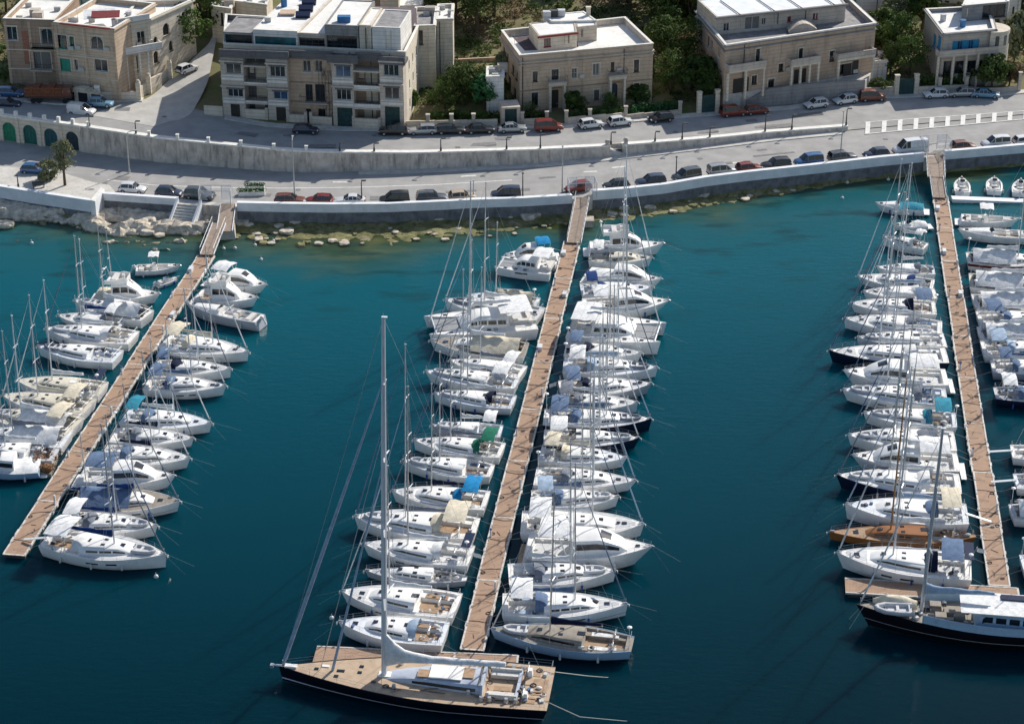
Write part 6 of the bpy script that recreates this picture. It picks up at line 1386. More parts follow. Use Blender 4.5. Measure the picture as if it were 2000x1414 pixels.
def window(root,F,op,depth=.25,off=0.0,frame=None,pane=None,mull=1,trans=1,name='window',arch=False,surround=None,shut=None,wallm=None,sill=True):
    a,b,c,d=op[:4]; frame=frame or M_FRW; pane=pane or M_PANE; fw=min(.09,(b-a)*.09); o=off-depth
    g=MB(); bar(g,F,a,a+fw,c,d,o-.02,o+.06); bar(g,F,b-fw,b,c,d,o-.02,o+.06); bar(g,F,a+fw,b-fw,c,c+fw,o-.02,o+.06); bar(g,F,a+fw,b-fw,d-fw,d,o-.02,o+.06)
    for k in range(1,mull+1): x=a+(b-a)*k/(mull+1); bar(g,F,x-fw*.4,x+fw*.4,c+fw,d-fw,o-.02,o+.05)
    for k in range(1,trans): z=c+(d-c)*k/trans; bar(g,F,a+fw,b-fw,z-fw*.3,z+fw*.3,o-.02,o+.045)
    if sill: bar(g,F,a-.1,b+.1,c-.1,c,off-.05,off+.12)
    w_=g.build(name,frame,root,world=True)
    if w_ is None: return
    g=MB(); g.quad(*[F.pt(x,z,o+.01) for x,z in((a+fw*.5,c),(b-fw*.5,c),(b-fw*.5,d),(a+fw*.5,d))]); p=g.build('pane',pane,w_); M=[Vector(v.co) for v in p.data.vertices]
    for v in p.data.vertices: v.co=Vector(v.co)-root.location
    if surround:
        g=MB(); e=.16; bar(g,F,a-e,a,c-e,d+e,off-.02,off+.06); bar(g,F,b,b+e,c-e,d+e,off-.02,off+.06); bar(g,F,a,b,d,d+e,off-.02,off+.07); bar(g,F,a-e-.05,b+e+.05,d+e,d+e+.12,off-.02,off+.16)
        q=g.build('surround',surround,w_); 
        for v in q.data.vertices: v.co=Vector(v.co)-root.location
    if shut:
        g=MB(); hw=(b-a)*.48; bar(g,F,a-hw,a-.02,c,d,off+.01,off+.06); bar(g,F,b+.02,b+hw,c,d,off+.01,off+.06); q=g.build('shutter',shut,w_)
        for v in q.data.vertices: v.co=Vector(v.co)-root.location
    if arch and wallm: # spandrels that round the head of the opening
        g=MB(); r=(b-a)/2; xm=(a+b)/2; zc=d-r; 
        for s_ in(-1,1):
            pts=[(xm+s_*r*math.cos(t),zc+r*math.sin(t)) for t in [pi/2*i/7 for i in range(8)]]; cor=(xm+s_*r,d)
            for p,q in zip(pts,pts[1:]):
                for oo in (off,): 
                    A_,B_,C_=F.pt(cor[0],cor[1],oo+.004),F.pt(*p,oo+.004),F.pt(*q,oo+.004); g.add([A_,B_,C_],[(0,1,2) if s_==-1 else (2,1,0)])
                P_=[F.pt(*p,oo+.004),F.pt(*q,oo+.004),F.pt(*q,o),F.pt(*p,o)]; g.quad(*(P_ if s_==-1 else reversed(P_)))
        q=g.build('arch_head',wallm,w_)
        for v in q.data.vertices: v.co=Vector(v.co)-root.location
    return w_
def door(root,F,op,depth=.3,off=0.0,m=None,name='door'):
    a,b,c,d=op[:4]; o=off-depth; g=MB(); bar(g,F,a,b,c,d,o-.08,o); 
    n=max(2,round((b-a)/.6)); 
    for k in range(n): bar(g,F,a+(b-a)*k/n+.06,a+(b-a)*(k+1)/n-.06,c+.1,c+(d-c)*.45,o,o+.03); bar(g,F,a+(b-a)*k/n+.06,a+(b-a)*(k+1)/n-.06,c+(d-c)*.52,d-.1,o,o+.03)
    q=g.build(name,m or M_DOOR,root,world=True); g=MB(); h=F.pt(a+(b-a)*.85,c+1.0,o+.07); g.ball(h,.06,6,4); k_=g.build('handle',M_STEEL,q)
    for v in k_.data.vertices: v.co=Vector(v.co)-root.location
def balcony(root,F,u0,u1,z,out=1.1,h=1.0,off=0.0,solid=None,slab=None):
    g=MB(); bar(g,F,u0,u1,z-.18,z,off-.02,off+out); b=g.build('balcony',slab or PL['pale'],root,world=True); g=MB()
    if solid:
        bar(g,F,u0,u1,z+.002,z+h,off+out-.15,off+out-.01); bar(g,F,u0,u0+.12,z+.002,z+h,off,off+out-.16); bar(g,F,u1-.12,u1,z+.002,z+h,off,off+out-.16); bar(g,F,u0-.03,u1+.03,z+h,z+h+.08,off+out-.2,off+out+.04); m=solid
    else:
        n=max(3,int((u1-u0)/.28)); 
        for i in range(n+1): u=u0+.04+(u1-u0-.08)*i/n; g.tube(F.pt(u,z,off+out-.05),F.pt(u,z+h,off+out-.05),.016,.016,4,False)
        g.tube(F.pt(u0,z+h,off+out-.05),F.pt(u1,z+h,off+out-.05),.03,.03,5); g.tube(F.pt(u0+.02,z+h,off),F.pt(u0+.02,z+h,off+out-.05),.03,.03,5); g.tube(F.pt(u1-.02,z+h,off),F.pt(u1-.02,z+h,off+out-.05),.03,.03,5); m=M_RAILB
    q=g.build('railing',m,b)
    for v in q.data.vertices: v.co=Vector(v.co)-root.location
def block(root,c,z0,z1,m,ops=None,par=.9,roofm=None,parm=None,cornice=None,nm='wall',wins=True):
    """c = corners FL,FR,BR,BL (world xy). ops = {'F':[...],'R':[...],'L':[...]} openings already in face units. Returns faces"""
    c=[Vector((p.x,p.y,0)) for p in c]; FL,FR,BR,BL=c; fs={'F':Face(FL,FR),'R':Face(FR,BR),'B':Face(BR,BL),'L':Face(BL,FL)}; ops=ops or {}
    g=MB()
    for k,F in fs.items(): wall(g,F,0,F.L,z0,z1,[o[:4] for o in ops.get(k,[])])
    g.build(nm,m,root,world=True)
    cen=(FL+FR+BR+BL)/4; t_=.3
    inn=[]
    for i in range(4):
        p=c[i]; a=(c[i-1]-p).normalized(); b=(c[(i+1)%4]-p).normalized(); inn.append(p+(a+b)*t_)
    g=MB(); zr=z1-par
    # parapet: inner faces and top
    for i in range(4):
        j=(i+1)%4; g.quad(z_at(c[i],z1),z_at(c[j],z1),z_at(inn[j],z1),z_at(inn[i],z1)); g.quad(z_at(inn[i],z1),z_at(inn[j],z1),z_at(inn[j],zr),z_at(inn[i],zr))
    pp=g.build('parapet',parm or m,root,world=True)
    if par>.25:
        g=MB()
        for F_ in fs.values(): bar(g,F_,-.07,F_.L-.36,z1+.002,z1+.09,-.36,.07)
        g.build('coping',M_COPE,root,world=True)  # pale coping added; its colour carries the sunlit line along parapet tops
    g=MB(); g.quad(*[z_at(p,zr) for p in inn]); g.build('roof',roofm or M_ROOF,root,world=True)
    rg=random.Random(int(c[0].x*7+z1*13)); F=fs['F']; zo=[o for o in ops.get('F',[])]
    for k in range(2+int(F.L/9)):   # rain pipes and air conditioners fixed to the front
        u=rg.uniform(.4,F.L-.4)
        if any(o[0]-.5<u<o[1]+.5 for o in zo): continue
        g=MB(); g.tube(F.pt(u,z0+1,.09),F.pt(u,z1-.4,.09),.07,.07,6); g.build('rain_pipe',rg.choice([M_DPIPE,PL['cream']]),root,world=True)
    for o in zo:
        if rg.random()<.3 and z1-z0>6: g=MB(); u=o[1]+.75; g.hexa([F.pt(u-.4,o[2],.38),F.pt(u+.4,o[2],.38),F.pt(u+.4,o[2],.03),F.pt(u-.4,o[2],.03)],[F.pt(u-.4,o[2]+.6,.38),F.pt(u+.4,o[2]+.6,.38),F.pt(u+.4,o[2]+.6,.03),F.pt(u-.4,o[2]+.6,.03)]); g.build('air_conditioner',M_AC,root,world=True)
    if cornice:
        for zc,hh,oo in cornice:
            g=MB()
            for F in fs.values():
                bar(g,F,-oo+.001,F.L+oo-.001,zc,zc+hh,.003,oo)
            g.build('cornice',parm or m,root,world=True)
    return fs,zr
def quadroof(pts,z): return [P(x,y,z) for x,y in pts]
def rooftop_bits(root,cs,z,rng,n=5):
    for i in range(n):
        a,b=rng.random(),rng.random(); p=cs[0].lerp(cs[1],a).lerp(cs[3].lerp(cs[2],a),.15+.7*b); k=rng.random(); g=MB()
        if k<.35: g.tube((p.x,p.y,z),(p.x,p.y,z+1.2),.5,.5,12); g.build('water_tank',M_TANK if rng.random()<.6 else M_BLUET,root,smooth=40,world=True)
        elif k<.7: g.box((p.x,p.y,z+.35),(1.0,.45,.7)); g.build('air_conditioner',M_AC,root,world=True)
        elif k<.85: g.box((p.x,p.y,z+.6),(1.6,1.3,1.2)); g.build('stair_hood',PL['pale'],root,world=True)
        else: g.tube((p.x,p.y,z),(p.x,p.y,z+2.6),.03,.03,4); g.tube((p.x-.5,p.y,z+2.4),(p.x+.5,p.y,z+2.4),.02,.02,4); g.build('aerial',M_STEEL,root,world=True)
# --- B: apartment block
A=P(437,231,5.35); Bp=P(790,256,4.75); z0=4.6; zt=ztop(Bp,112)
root=thing('apartment_block','long apartment block with enclosed glazed bays, dark recessed balconies and white roof terraces','building',z_at(A.lerp(Bp,.5),z0))
F=Face(A,Bp); Fi=Face(A,Bp,-2.4)
bays=[(437,478),(522,563),(649,691),(742,790)]
wins={0:[(441,125,471,145),(445,174,475,190)],1:[(527,130,557,151),(534,179,562,195)],2:[(655,129,685,151),(657,175,686,196)],3:[(749,126,779,149),(751,171,780,194)]}
doors={0:(451,204,469,234),1:(540,210,559,247),2:(659,211,689,253),3:(752,209,781,254)}
dback=P(800,150,zt-1); u0b=[F.pix(a,180)[0] for a,b in bays]; u1b=[F.pix(b,180)[0] for a,b in bays]; u0b[0]=0; u1b[3]=F.L
for i in range(4):
    ops=[F.box(*w) for w in wins[i]]; dr=F.box(*doors[i]); dr=(dr[0],dr[1],z0,dr[3]); g=MB(); wall(g,F,u0b[i],u1b[i],z0-1,zt-1.0,ops+[dr],.2)
    for u in(u0b[i],u1b[i]): g.quad(F.pt(u,z0-1,0),F.pt(u,zt-1.0,0),F.pt(u,zt-1.0,-2.4),F.pt(u,z0-1,-2.4))
    for o in ops: bar(g,F,u0b[i]-.08,u1b[i]+.08,o[3]+.35,o[3]+.6,.003,.45); bar(g,F,u0b[i]-.05,u1b[i]+.05,o[2]-.55,o[2]-.40,.003,.12)
    g.build('bay',PL['pale'],root,world=True)
    for k,o in enumerate(ops): window(root,F,o,.2,0,M_FRW,[M_PANE,M_PANE,M_PANEB,M_PANE][(i+k)%4] if not(i==2 and k==0) else M_PANEB,mull=1+(i+k)%2)
    for o in ops:
        g=MB(); bar(g,F,o[0]-.1,o[1]+.1,o[3]+.02,o[3]+.32,.003,.35); g.build('blind_box',PL['slate'],root,world=True)
        g=MB(); bar(g,F,u0b[i]+.1,u1b[i]-.1,o[2]-1.0,o[2]-.2,.003,.05); g.build('apron_panel',PL['white'],root,world=True)
    door(root,F,dr,.25,0,M_DOORG if i>1 else M_DOOR,'garage_door' if i!=0 else 'door')
# recessed walls with loggia floors
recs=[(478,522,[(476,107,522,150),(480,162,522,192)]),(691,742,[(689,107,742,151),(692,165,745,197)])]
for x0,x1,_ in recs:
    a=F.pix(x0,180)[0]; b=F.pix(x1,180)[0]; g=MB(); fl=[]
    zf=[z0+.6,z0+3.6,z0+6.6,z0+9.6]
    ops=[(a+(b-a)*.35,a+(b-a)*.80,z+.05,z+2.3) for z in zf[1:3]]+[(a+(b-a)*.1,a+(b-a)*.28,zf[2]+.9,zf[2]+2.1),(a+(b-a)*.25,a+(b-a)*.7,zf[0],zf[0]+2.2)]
    wall(g,Fi,a,b,z0-1,zt-1,ops,.2); g.build('loggia_wall',PL['slate'] if x0<500 else PL['brown'],root,world=True)  # loggia walls coloured darker than the bays to paint in the recess shade
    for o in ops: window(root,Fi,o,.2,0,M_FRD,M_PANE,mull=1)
    for z in zf[1:]:
        g=MB(); bar(g,F,a,b,z-.25,z,-2.4,.12); g.build('balcony',PL['pale'],root,world=True)
        if z<zf[3]:
            g=MB(); bar(g,F,a,b,z+.002,z+(.6 if x0>600 else .25),-.12,.0); g.build('balcony_front',PL['white'],root,world=True); g=MB()
            g.tube(F.pt(a,z+1.1,-.06),F.pt(b,z+1.1,-.06),.03,.03,4)
            for i in range(9): u=a+(b-a)*i/8; g.tube(F.pt(u,z+.3,-.06),F.pt(u,z+1.1,-.06),.018,.018,4,False)
            g.build('railing',M_RAILB,root,world=True)
# centre: brown bowed front
a=F.pix(563,180)[0]; b=F.pix(649,180)[0]; Fc=Face(A,Bp,-1.3)
ops=[Fc.box(591,119,607,141),Fc.box(615,119,630,141),Fc.box(597,165,611,197),Fc.box(616,165,635,197),Fc.box(598,213,608,240),Fc.box(622,213,636,238)]
g=MB(); wall(g,Fc,a,b,z0-1,zt-.9,ops,.25)
g.build('centre_wall',PL['tan'],root,world=True)
for k,o in enumerate(ops): window(root,Fc,o,.25,0,M_FRW if k<2 else M_FRD,M_PANE,mull=1,surround=PL['tan'] if k<4 else None)
g=MB()
for z in(z0+3.5,z0+6.7): bar(g,Fc,a,b,z,z+.22,.003,.14)
g.build('string_course',PL['brown'],root,world=True)
balcony(root,Fc,Fc.pix(588,200)[0],Fc.pix(642,200)[0],Fc.pix(610,198)[1],1.0)
g=MB(); rng=random.Random(3)   # dense ironwork / trellis on the right of the centre part
for i in range(26): u=b-.2-rng.random()*2.2; z=z0+rng.uniform(.6,9); g.tube(Fc.pt(u,z,.2),Fc.pt(u+rng.uniform(-.8,.8),z+rng.uniform(-.3,1.2),.3),.03,.03,4)
for i in range(5): u=b-.3-i*.5; g.tube(Fc.pt(u,z0,.25),Fc.pt(u,z0+9,.25),.03,.03,4)
g.build('trellis',M_RAILB,root,world=True)
# body behind, sides, eaves band
bl=P(424,70,zt); br=z_at(Bp,zt)+Vector((1.6,14,0)); FLb=F.pt(0,0,-2.42); FRb=F.pt(F.L,0,-2.42); BLb=FLb+Vector((-1.5,15,0)); BRb=FRb+Vector((1.5,13,0))
def side_ops(Fs,rows,n,z0_,w=1.0,h=1.4,st=3.1,m0=1.2):
    o=[]
    for r in range(rows):
        for k in range(n):
            u=m0+(Fs.L-2*m0)*(k+.5)/n; o.append((u-w/2,u+w/2,z0_+r*st+1.1,z0_+r*st+1.1+h))
    return o
FsR=Face(FRb,BRb); FsL=Face(BLb,FLb); oR=side_ops(FsR,3,3,z0+1.0); oL=side_ops(FsL,3,3,z0+1.2)
fs,zr=block(root,[FLb,FRb,BRb,BLb],z0-1,zt,PL['cream'],{'R':oR,'L':oL},par=.9,roofm=M_ROOF,parm=PL['slate'],nm='main_wall')
for o in oR: window(root,fs['R'],o,.25,0,M_FRW)
for o in oL: window(root,fs['L'],o,.25,0,M_FRD)
# projecting eaves slabs in slate grey over bays and loggias
for i,(x0,x1) in enumerate([(430,492),(492,565),(563,649),(640,700),(691,742),(742,793)]):
    a=max(-.4,F.pix(x0,120)[0]); b=min(F.L+.4,F.pix(x1,120)[0]); o1=[.5,.35,-.6,.7,-.9,.4][i]
    g=MB(); bar(g,F,a,b-.01,zt-1.25,zt-.70,-2.4,o1); bar(g,F,a,b-.01,zt-.70,zt+.05,o1-.25,o1-.02); g.build('eaves',PL['slate'],root,world=True)
# penthouses
rng=random.Random(12)
def pent(x0,x1,yt,yb,zb,deep,wm,glass,fr,off=-3.2,rm=None,split=4,label='penthouse',lean=0):
    Fp=Face(A,Bp,off); ua=Fp.pix(x0,yb)[0]; ub=Fp.pix(x1,yb)[0]; zz=Fp.pix((x0+x1)/2,yt)[1]; n=Fp.n*-1
    c=[Fp.pt(ua,0),Fp.pt(ub,0),Fp.pt(ub,0)+n*deep+Vector((lean,0,0)),Fp.pt(ua,0)+n*deep+Vector((lean,0,0))]; z1=zz
    op=[(.25,(ub-ua)-.25,zb+.15+fr[0]*(z1-zb),zb+fr[1]*(z1-zb))] if glass else []
    f_,zr_=block(root,c,zb-.3,z1,wm,{'F':op},par=.12,roofm=rm or M_ROOF,nm=label)
    for o in op: window(root,f_['F'],o,.2,0,M_FRD,glass,mull=split,sill=False)
    return c,z1
zb=zt-.9
pent(438,496,64,92,zb,8,PL['grey'],M_PANE,(.1,.85),rm=M_ROOFG,split=2)
c,z1=pent(496,582,60,96,zb,27,PL['white'],M_PANET,(.12,.66),split=2,lean=2.0); z_p=z1
rooftop_bits(root,c,z1-.1,rng,5)
for k in range(3): g=MB(); p=P(592+k*6,34-k*13,z1); g.box((p.x,p.y,z1+.35),(2.3,1.2,.5),rx=.3); g.build('solar_panel',M_SOLAR,root,world=True)
g=MB(); p=P(562,27,z1); g.box((p.x,p.y,z1+.15),(2.4,2.2,.3)); g.build('skylight',PL['tan'],root,world=True)
pent(582,638,66,96,zb,25,PL['pale'],M_PANE,(.25,.75),split=3,lean=2)
c,z2=pent(636,701,50,97,zb,13,PL['grey'],M_PANE,(.08,.62),split=1)
pent(703,726,50,100,zb,9,PL['cream'],None,None); pent(728,783,54,98,zb,9,PL['white'],None,None,rm=M_ROOFG)
g=MB(); p=P(672,42,z2); g.box((p.x,p.y,z2+.4),(2.0,1.2,.9)); g.build('water_tank',M_BLUET,root,world=True)
g=MB(); Fp=Face(A,Bp,-12); a_=Fp.pix(690,40)[0]; b_=Fp.pix(800,40)[0]; bar(g,Fp,a_,b_,zb,Fp.pix(740,36)[1],-6,0); g.build('rear_block',PL['purple'],root,world=True)
# front garden walls and piers at the street
t=thing('garden_wall','low cream street wall with pillars and an iron gate along the apartment block','wall',z_at(A.lerp(Bp,.5),z0))
g=MB()
for x0,x1,hh in((400,437,1.5),(478,522,1.6),(563,598,1.35),(608,649,1.35),(691,742,1.7)):
    a=F.pix(x0,235)[0]; b=F.pix(x1,240)[0]; bar(g,F,a+.03,b-.03,z0-.8,front((x0+x1)/2).z+hh,-.1,.18)
g.build('wall_panel',PL['cream'],t,world=True); g=MB()
for x in(478,522,563,598,608,691,742):
    a=F.pix(x,240)[0]; bar(g,F,a-.22,a+.22,z0-.8,front(x).z+2.0,-.12,.24)
g.build('pillar',PL['pale'],t,world=True); g=MB(); a=F.pix(599,240)[0]; b=F.pix(607,240)[0]
for i in range(8): u=a+(b-a)*i/7; g.tube(F.pt(u,z0,0),F.pt(u,z0+2,0),.02,.02,4)
g.build('iron_gate',M_RAILB,t,world=True)
# --- C: villa
zb0=4.2; Bl=P(1012,222,zb0); Br=P(1276,203,zb0); zt=ztop(Bl,109); c=[z_at(P(1015,109,zt),0),z_at(P(1276,86,zt),0),z_at(P(1221,34,zt),0),z_at(P(979,60,zt),0)]
root=thing('villa','two storey ochre stone villa with arched blue door and walled roof terrace','building',z_at(c[0].lerp(c[1],.5),zb0))
FF=Face(c[0],c[1]); FL_=Face(c[3],c[0])
W=[(1040,140,1050,160),(1077,136,1091,157),(1117,134,1127,153),(1158,125,1171,147),(1193,122,1200,140),(1238,117,1248,141),(1038,181,1051,208),(1117,178,1129,200),(1160,176,1170,195),(1238,163,1248,185)]
ops=[FF.box(*w) for w in W]; dr=[FF.box(1077,176,1091,210),FF.box(1193,163,1206,200)]; dr=[(a,b,zb0,d) for a,b,_,d in dr]
LW=[FL_.box(*w) for w in((983,92,986,104),(990,104,993,120),(1000,128,1004,145),(1008,140,1011,156),(984,135,988,150),(993,150,998,172),(1003,172,1008,195))]
LW=[(min(o[0],o[1]),max(o[0],o[1]),o[2],o[3]) for o in LW]
fs,zr=block(root,c,zb0-1.5,zt,PL['ochre'],{'F':ops+dr,'L':LW},par=1.0,roofm=M_ROOF,parm=PL['pale'],cornice=[(zt-1.25,.16,.28),(zt-1.75,.14,.16)])
for k,o in enumerate(ops): window(root,FF,o,.25,0,M_FRW if k in(2,3) else M_FRD,M_CURT if k in(3,8) else M_PANE,surround=PL['cream'] if k not in(4,) else None,mull=1,trans=2 if k==2 else 1)
for o in LW: window(root,FL_,o,.22,0,M_FRD)
door(root,FF,dr[0],.3,0,M_DOOR); window(root,FF,dr[1],.3,0,M_DOORB,M_DOORB,arch=True,wallm=PL['cream'],sill=False,name='door')
for x0,x1,y,dd in((1067,1105,158,dr[0]),(1185,1222,145,dr[1])):
    u0,z=FF.pix(x0,y,0); u1,_=FF.pix(x1,y,0); balcony(root,FF,u0,u1,z,1.2,.75); 
    g=MB(); bar(g,FF,u0+.25,u0+.6,zb0-.5,z-.2,.003,1.0); bar(g,FF,u1-.6,u1-.25,zb0-.5,z-.2,.003,1.0); bar(g,FF,u0+.15,u1-.15,z-.75,z-.2,.7,1.05); g.build('portico',PL['cream'],root,world=True)
g=MB()
for x in(1015.5,1113,1141,1214,1271): u=FF.pix(x,150)[0]; bar(g,FF,max(.02,u-.3),min(FF.L-.02,u+.3),zb0-.5,zt-1.3,.002,.09)
g.build('pilaster',PL['ochre'],root,world=True); g=MB(); _,zs=FF.pix(1100,172); bar(g,FF,0,FF.L,zs,zs+.18,.002,.15); g.build('string_course',PL['brown'],root,world=True)
# roof room with red eaves, white terrace roof, tank, chimney
zrr=zr; zr2=zr+3.0
def roofblock(px,z1,m,rm,nm,ops=None,par=.1,base=None):
    cc=[z_at(P(x,y,z1),0) for x,y in px]; return block(root,cc,base if base is not None else zr-.1,z1,m,ops,par=par,roofm=rm,nm=nm),cc
(f_,z_),cc=roofblock([(1052,71),(1127,63),(1122,36),(1033,46)],zr+2.6,PL['cream'],M_ROOF,'roof_room')
F5=Face(cc[0],cc[1]); window(root,F5,F5.box(1063,76,1075,92),.05,.06,M_REDT,M_CURT)
g=MB(); bar(g,F5,-.2,F5.L+.2,zr+2.25,zr+2.55,.005,.22); g.build('red_eaves',M_REDT,root,world=True)
roofblock([(1126,54),(1166,50),(1163,38),(1122,41)],zr+2.6,PL['pale'],M_ROOF,'stair_head')
g=MB(); g.quad(*[z_at(P(x,y,zr),zr+.012) for x,y in((1025,100),(1130,93),(1120,60),(1000,72))]); g.build('felt_patch',M_ROOFP,root,world=True)
roofblock([(1078,42),(1166,40),(1140,22),(1060,30)],zr+2.9,PL['white'],M_ROOF,'roof_room')
for x,y,m_ in((1068,34,M_TANK),(1082,32,M_DPOLE),(1096,31,M_TANK)): g=MB(); p=P(x,y,zr+2.9); g.box((p.x,p.y,zr+3.4),(1.3,1.0,1.0)); g.build('water_tank',m_,root,world=True)
g=MB(); p=P(1149,33,zr+2.6); g.box((p.x,p.y,zr+3.2),(.7,.6,1.9)); g.box((p.x,p.y,zr+4.2),(.85,.75,.12)); g.build('chimney',PL['cream'],root,world=True)
rooftop_bits(root,[z_at(q,0) for q in c],zr,random.Random(5),3)
# --- D: big house
zb0=5.6; Bl=P(1424,185,zb0); zt=ztop(Bl,88); c=[z_at(P(1417,89,zt),0),z_at(P(1711,46,zt),0),z_at(P(1648,-12,zt),0),z_at(P(1361,22,zt),0)]
root=thing('large_house','large tan stone house with three porches and grey roofed upper storey','building',z_at(c[0].lerp(c[1],.5),zb0))
FF=Face(c[0],c[1]); FL_=Face(c[3],c[0])
ops=[FF.box(*w) for w in((1476,96,1484,124),(1520,125,1530,140),(1468,148,1478,165),(1560,95,1568,118),(1620,100,1630,120),(1500,155,1512,172),(1640,125,1662,145))]
LW=[FL_.box(*w) for w in((1367,58,1372,78),(1380,70,1386,94),(1388,78,1392,98),(1403,92,1407,112))]; LW=[(min(o[0],o[1]),max(o[0],o[1]),o[2],o[3]) for o in LW]
fs,zr=block(root,c,zb0-3.0,zt,PL['tan'],{'F':ops,'L':LW},par=.9,roofm=M_ROOFG,parm=PL['grey'],cornice=[(zt-.25,.25,.35),(zt-1.1,.18,.22)])
for o in ops: window(root,FF,o,.25,0,M_FRD,M_PANE,surround=PL['cream'])
for o in LW: window(root,FL_,o,.22,0,M_FRW,M_PANE)
z1=zr+3.1; cc=[z_at(P(x,y,z1),0) for x,y in((1400,34),(1652,8),(1628,-22),(1362,0))]
F6=Face(cc[0],cc[1]); ow=[F6.box(*w) for w in((1413,46,1425,62),(1455,33,1484,58),(1488,36,1496,49),(1538,33,1545,43),(1588,27,1592,38),(1594,27,1597,38))]
f_,z_=block(root,cc,zr-.1,z1,PL['pale'],{'F':ow},par=.10,roofm=mat('pale_metal_roof',(.78,.80,.81),.6,.1,.5),nm='upper_storey')
for k,o in enumerate(ow): window(root,F6,o,.2,0,M_FRW if k<3 else M_REDT,M_CURT if k==1 else (M_PANE if k<3 else M_REDT))
g=MB(); bar(g,F6,-.3,F6.L+.3,z1-.25,z1+.05,.004,.5); g.build('roof_edge',PL['blue'] if False else PL['grey'],root,world=True)
g=MB()
for x in(1445,1512,1565,1628): u=F6.pix(x,30)[0]; q=F6.pt(u,z1+.06,.3); r_=F6.pt(u,z1+.06,-8); g.tube(q,r_,.09,.09,5)
g.build('roof_seam',PL['grey'],root,world=True)
# porches
for (x0,x1,yt,yb,ncol) in((1421,1497,131,180,3),(1546,1604,119,172,4),(1638,1711,108,152,2)):
    o=1.7; u0,z=FF.pix(x0,yt,o); u1,_=FF.pix(x1,yt,o); _,zl=FF.pix((x0+x1)/2,yb,o); zl=max(zl,zb0)
    balcony(root,FF,max(0,u0),min(FF.L,u1),z-.7,o,.7,solid=PL['pale'])
    g=MB(); bar(g,FF,max(.02,u0)+.05,min(FF.L,u1)-.05,z-1.25,z-.89,o-.45,o-.05)
    for k in range(ncol): u=u0+.3+(u1-u0-.6)*k/(ncol-1); bar(g,FF,u-.17,u+.17,zb0-.6,z-1.25,o-.42,o-.08)
    g.build('porch_column',PL['cream'],root,world=True)
    g=MB(); wu0,wu1=u0+(u1-u0)*.3,u0+(u1-u0)*.7; bar(g,FF,wu0,wu1,zb0,zb0+2.4,.01,.06); g.build('porch_door',M_DOOR,root,world=True)
rooftop_bits(root,[z_at(q,0) for q in c],zr,random.Random(8),4)
g=MB(); rows=[]
for i in range(9):
    k=i/8; a_=P(1540+k*55,68-k*6,zr); rows.append([z_at(a_,zr+.1),z_at(a_,zr+.4+1.2*math.sin(pi*k)),z_at(a_,zr+.4+1.2*math.sin(pi*k))+Vector((0,2.4,0))])
g.grid(rows); g.build('curved_canopy',PL['pale'],root,world=True)
# raised forecourt with sloping ramp wall
t=thing('forecourt_wall','tall grey rendered forecourt wall with sloping top in front of the large house','wall',z_at(P(1570,205,2.8),2.8))
a=P(1452,213,2.8); b=P(1688,193,2.8); Fw=Face(a,b); g=MB(); _,zh1=Fw.pix(1690,157)
pts=[(1456,197),(1503,174),(1560,166),(1690,157)]
for (x0,y0),(x1,y1) in zip(pts,pts[1:]):
    u0,za=Fw.pix(x0,y0); u1,zb_=Fw.pix(x1,y1); g.hexa([Fw.pt(u0,2,0),Fw.pt(u1,2,0),Fw.pt(u1,2,-.35),Fw.pt(u0,2,-.35)],[Fw.pt(u0,za,0),Fw.pt(u1,zb_,0),Fw.pt(u1,zb_,-.35),Fw.pt(u0,za,-.35)])
g.build('wall_face',PL['grey'],t,world=True)
g=MB(); g.hexa([Fw.pt(2.2,2,-.36),Fw.pt(Fw.L,2,-.36),FF.pt(FF.L,2,.0),FF.pt(0,2,0)],[Fw.pt(2.2,zb0-.9,-.36),Fw.pt(Fw.L,zb0-.02,-.36),FF.pt(FF.L,zb0-.02,.0),FF.pt(0,zb0-.02,0)]); g.build('forecourt',M_PAVE,t,world=True)
g=MB(); p=P(1452,213,2.8); g.box((p.x,p.y,3.6),(.5,.5,3.0)); g.build('pillar',PL['pale'],t,world=True)
# --- E: right hand villa with blue shutters
zb0=3.4; Bl=P(1842,165,zb0); zt=ztop(Bl,66); c=[z_at(P(1844,66,zt),0),z_at(P(1943,58,zt),0),z_at(P(1930,12,zt),0),z_at(P(1808,18,zt),0)]
root=thing('villa','cream villa with bright blue shutters and a long balcony at the right','building',z_at(c[0].lerp(c[1],.5),zb0))
FF=Face(c[0],c[1]); FL_=Face(c[3],c[0])
bw=FF.box(1860,79,1912,100); gl=[FF.box(*w) for w in((1842,120,1858,152),(1864,120,1882,150),(1889,119,1906,148),(1912,118,1926,146))]
LW=[FL_.box(1822,66,1828,94),FL_.box(1831,68,1838,97)]; LW=[(min(o[0],o[1]),max(o[0],o[1]),o[2],o[3]) for o in LW]
fs,zr=block(root,c,zb0-1.5,zt,PL['pale'],{'F':[bw]+gl,'L':LW},par=.6,parm=PL['grey'],cornice=[(zt-.3,.3,.4)])
n=5
for k in range(n):
    a=bw[0]+(bw[1]-bw[0])*k/n; b=bw[0]+(bw[1]-bw[0])*(k+1)/n; window(root,FF,(a+.02,b-.02,bw[2],bw[3]),.2,0,M_FRB,M_PANEB if k%2 else M_FRB,mull=1,sill=False)
for o in gl: window(root,FF,o,.3,0,M_FRD,M_PANE,mull=1)
for o in LW: window(root,FL_,o,.2,0,M_FRB,M_FRB)
u0,z=FF.pix(1826,108,1.5); u1,_=FF.pix(1940,100,1.5); balcony(root,FF,-1.2,FF.L,z-.3,1.6,.8,solid=PL['pale'])
g=MB()
for x in(1832,1861,1886,1909,1930): u=FF.pix(x,130,1.3)[0]; bar(g,FF,u-.16,u+.16,zb0-.5,z-.5,1.1,1.4)
g.build('veranda_column',PL['cream'],root,world=True)
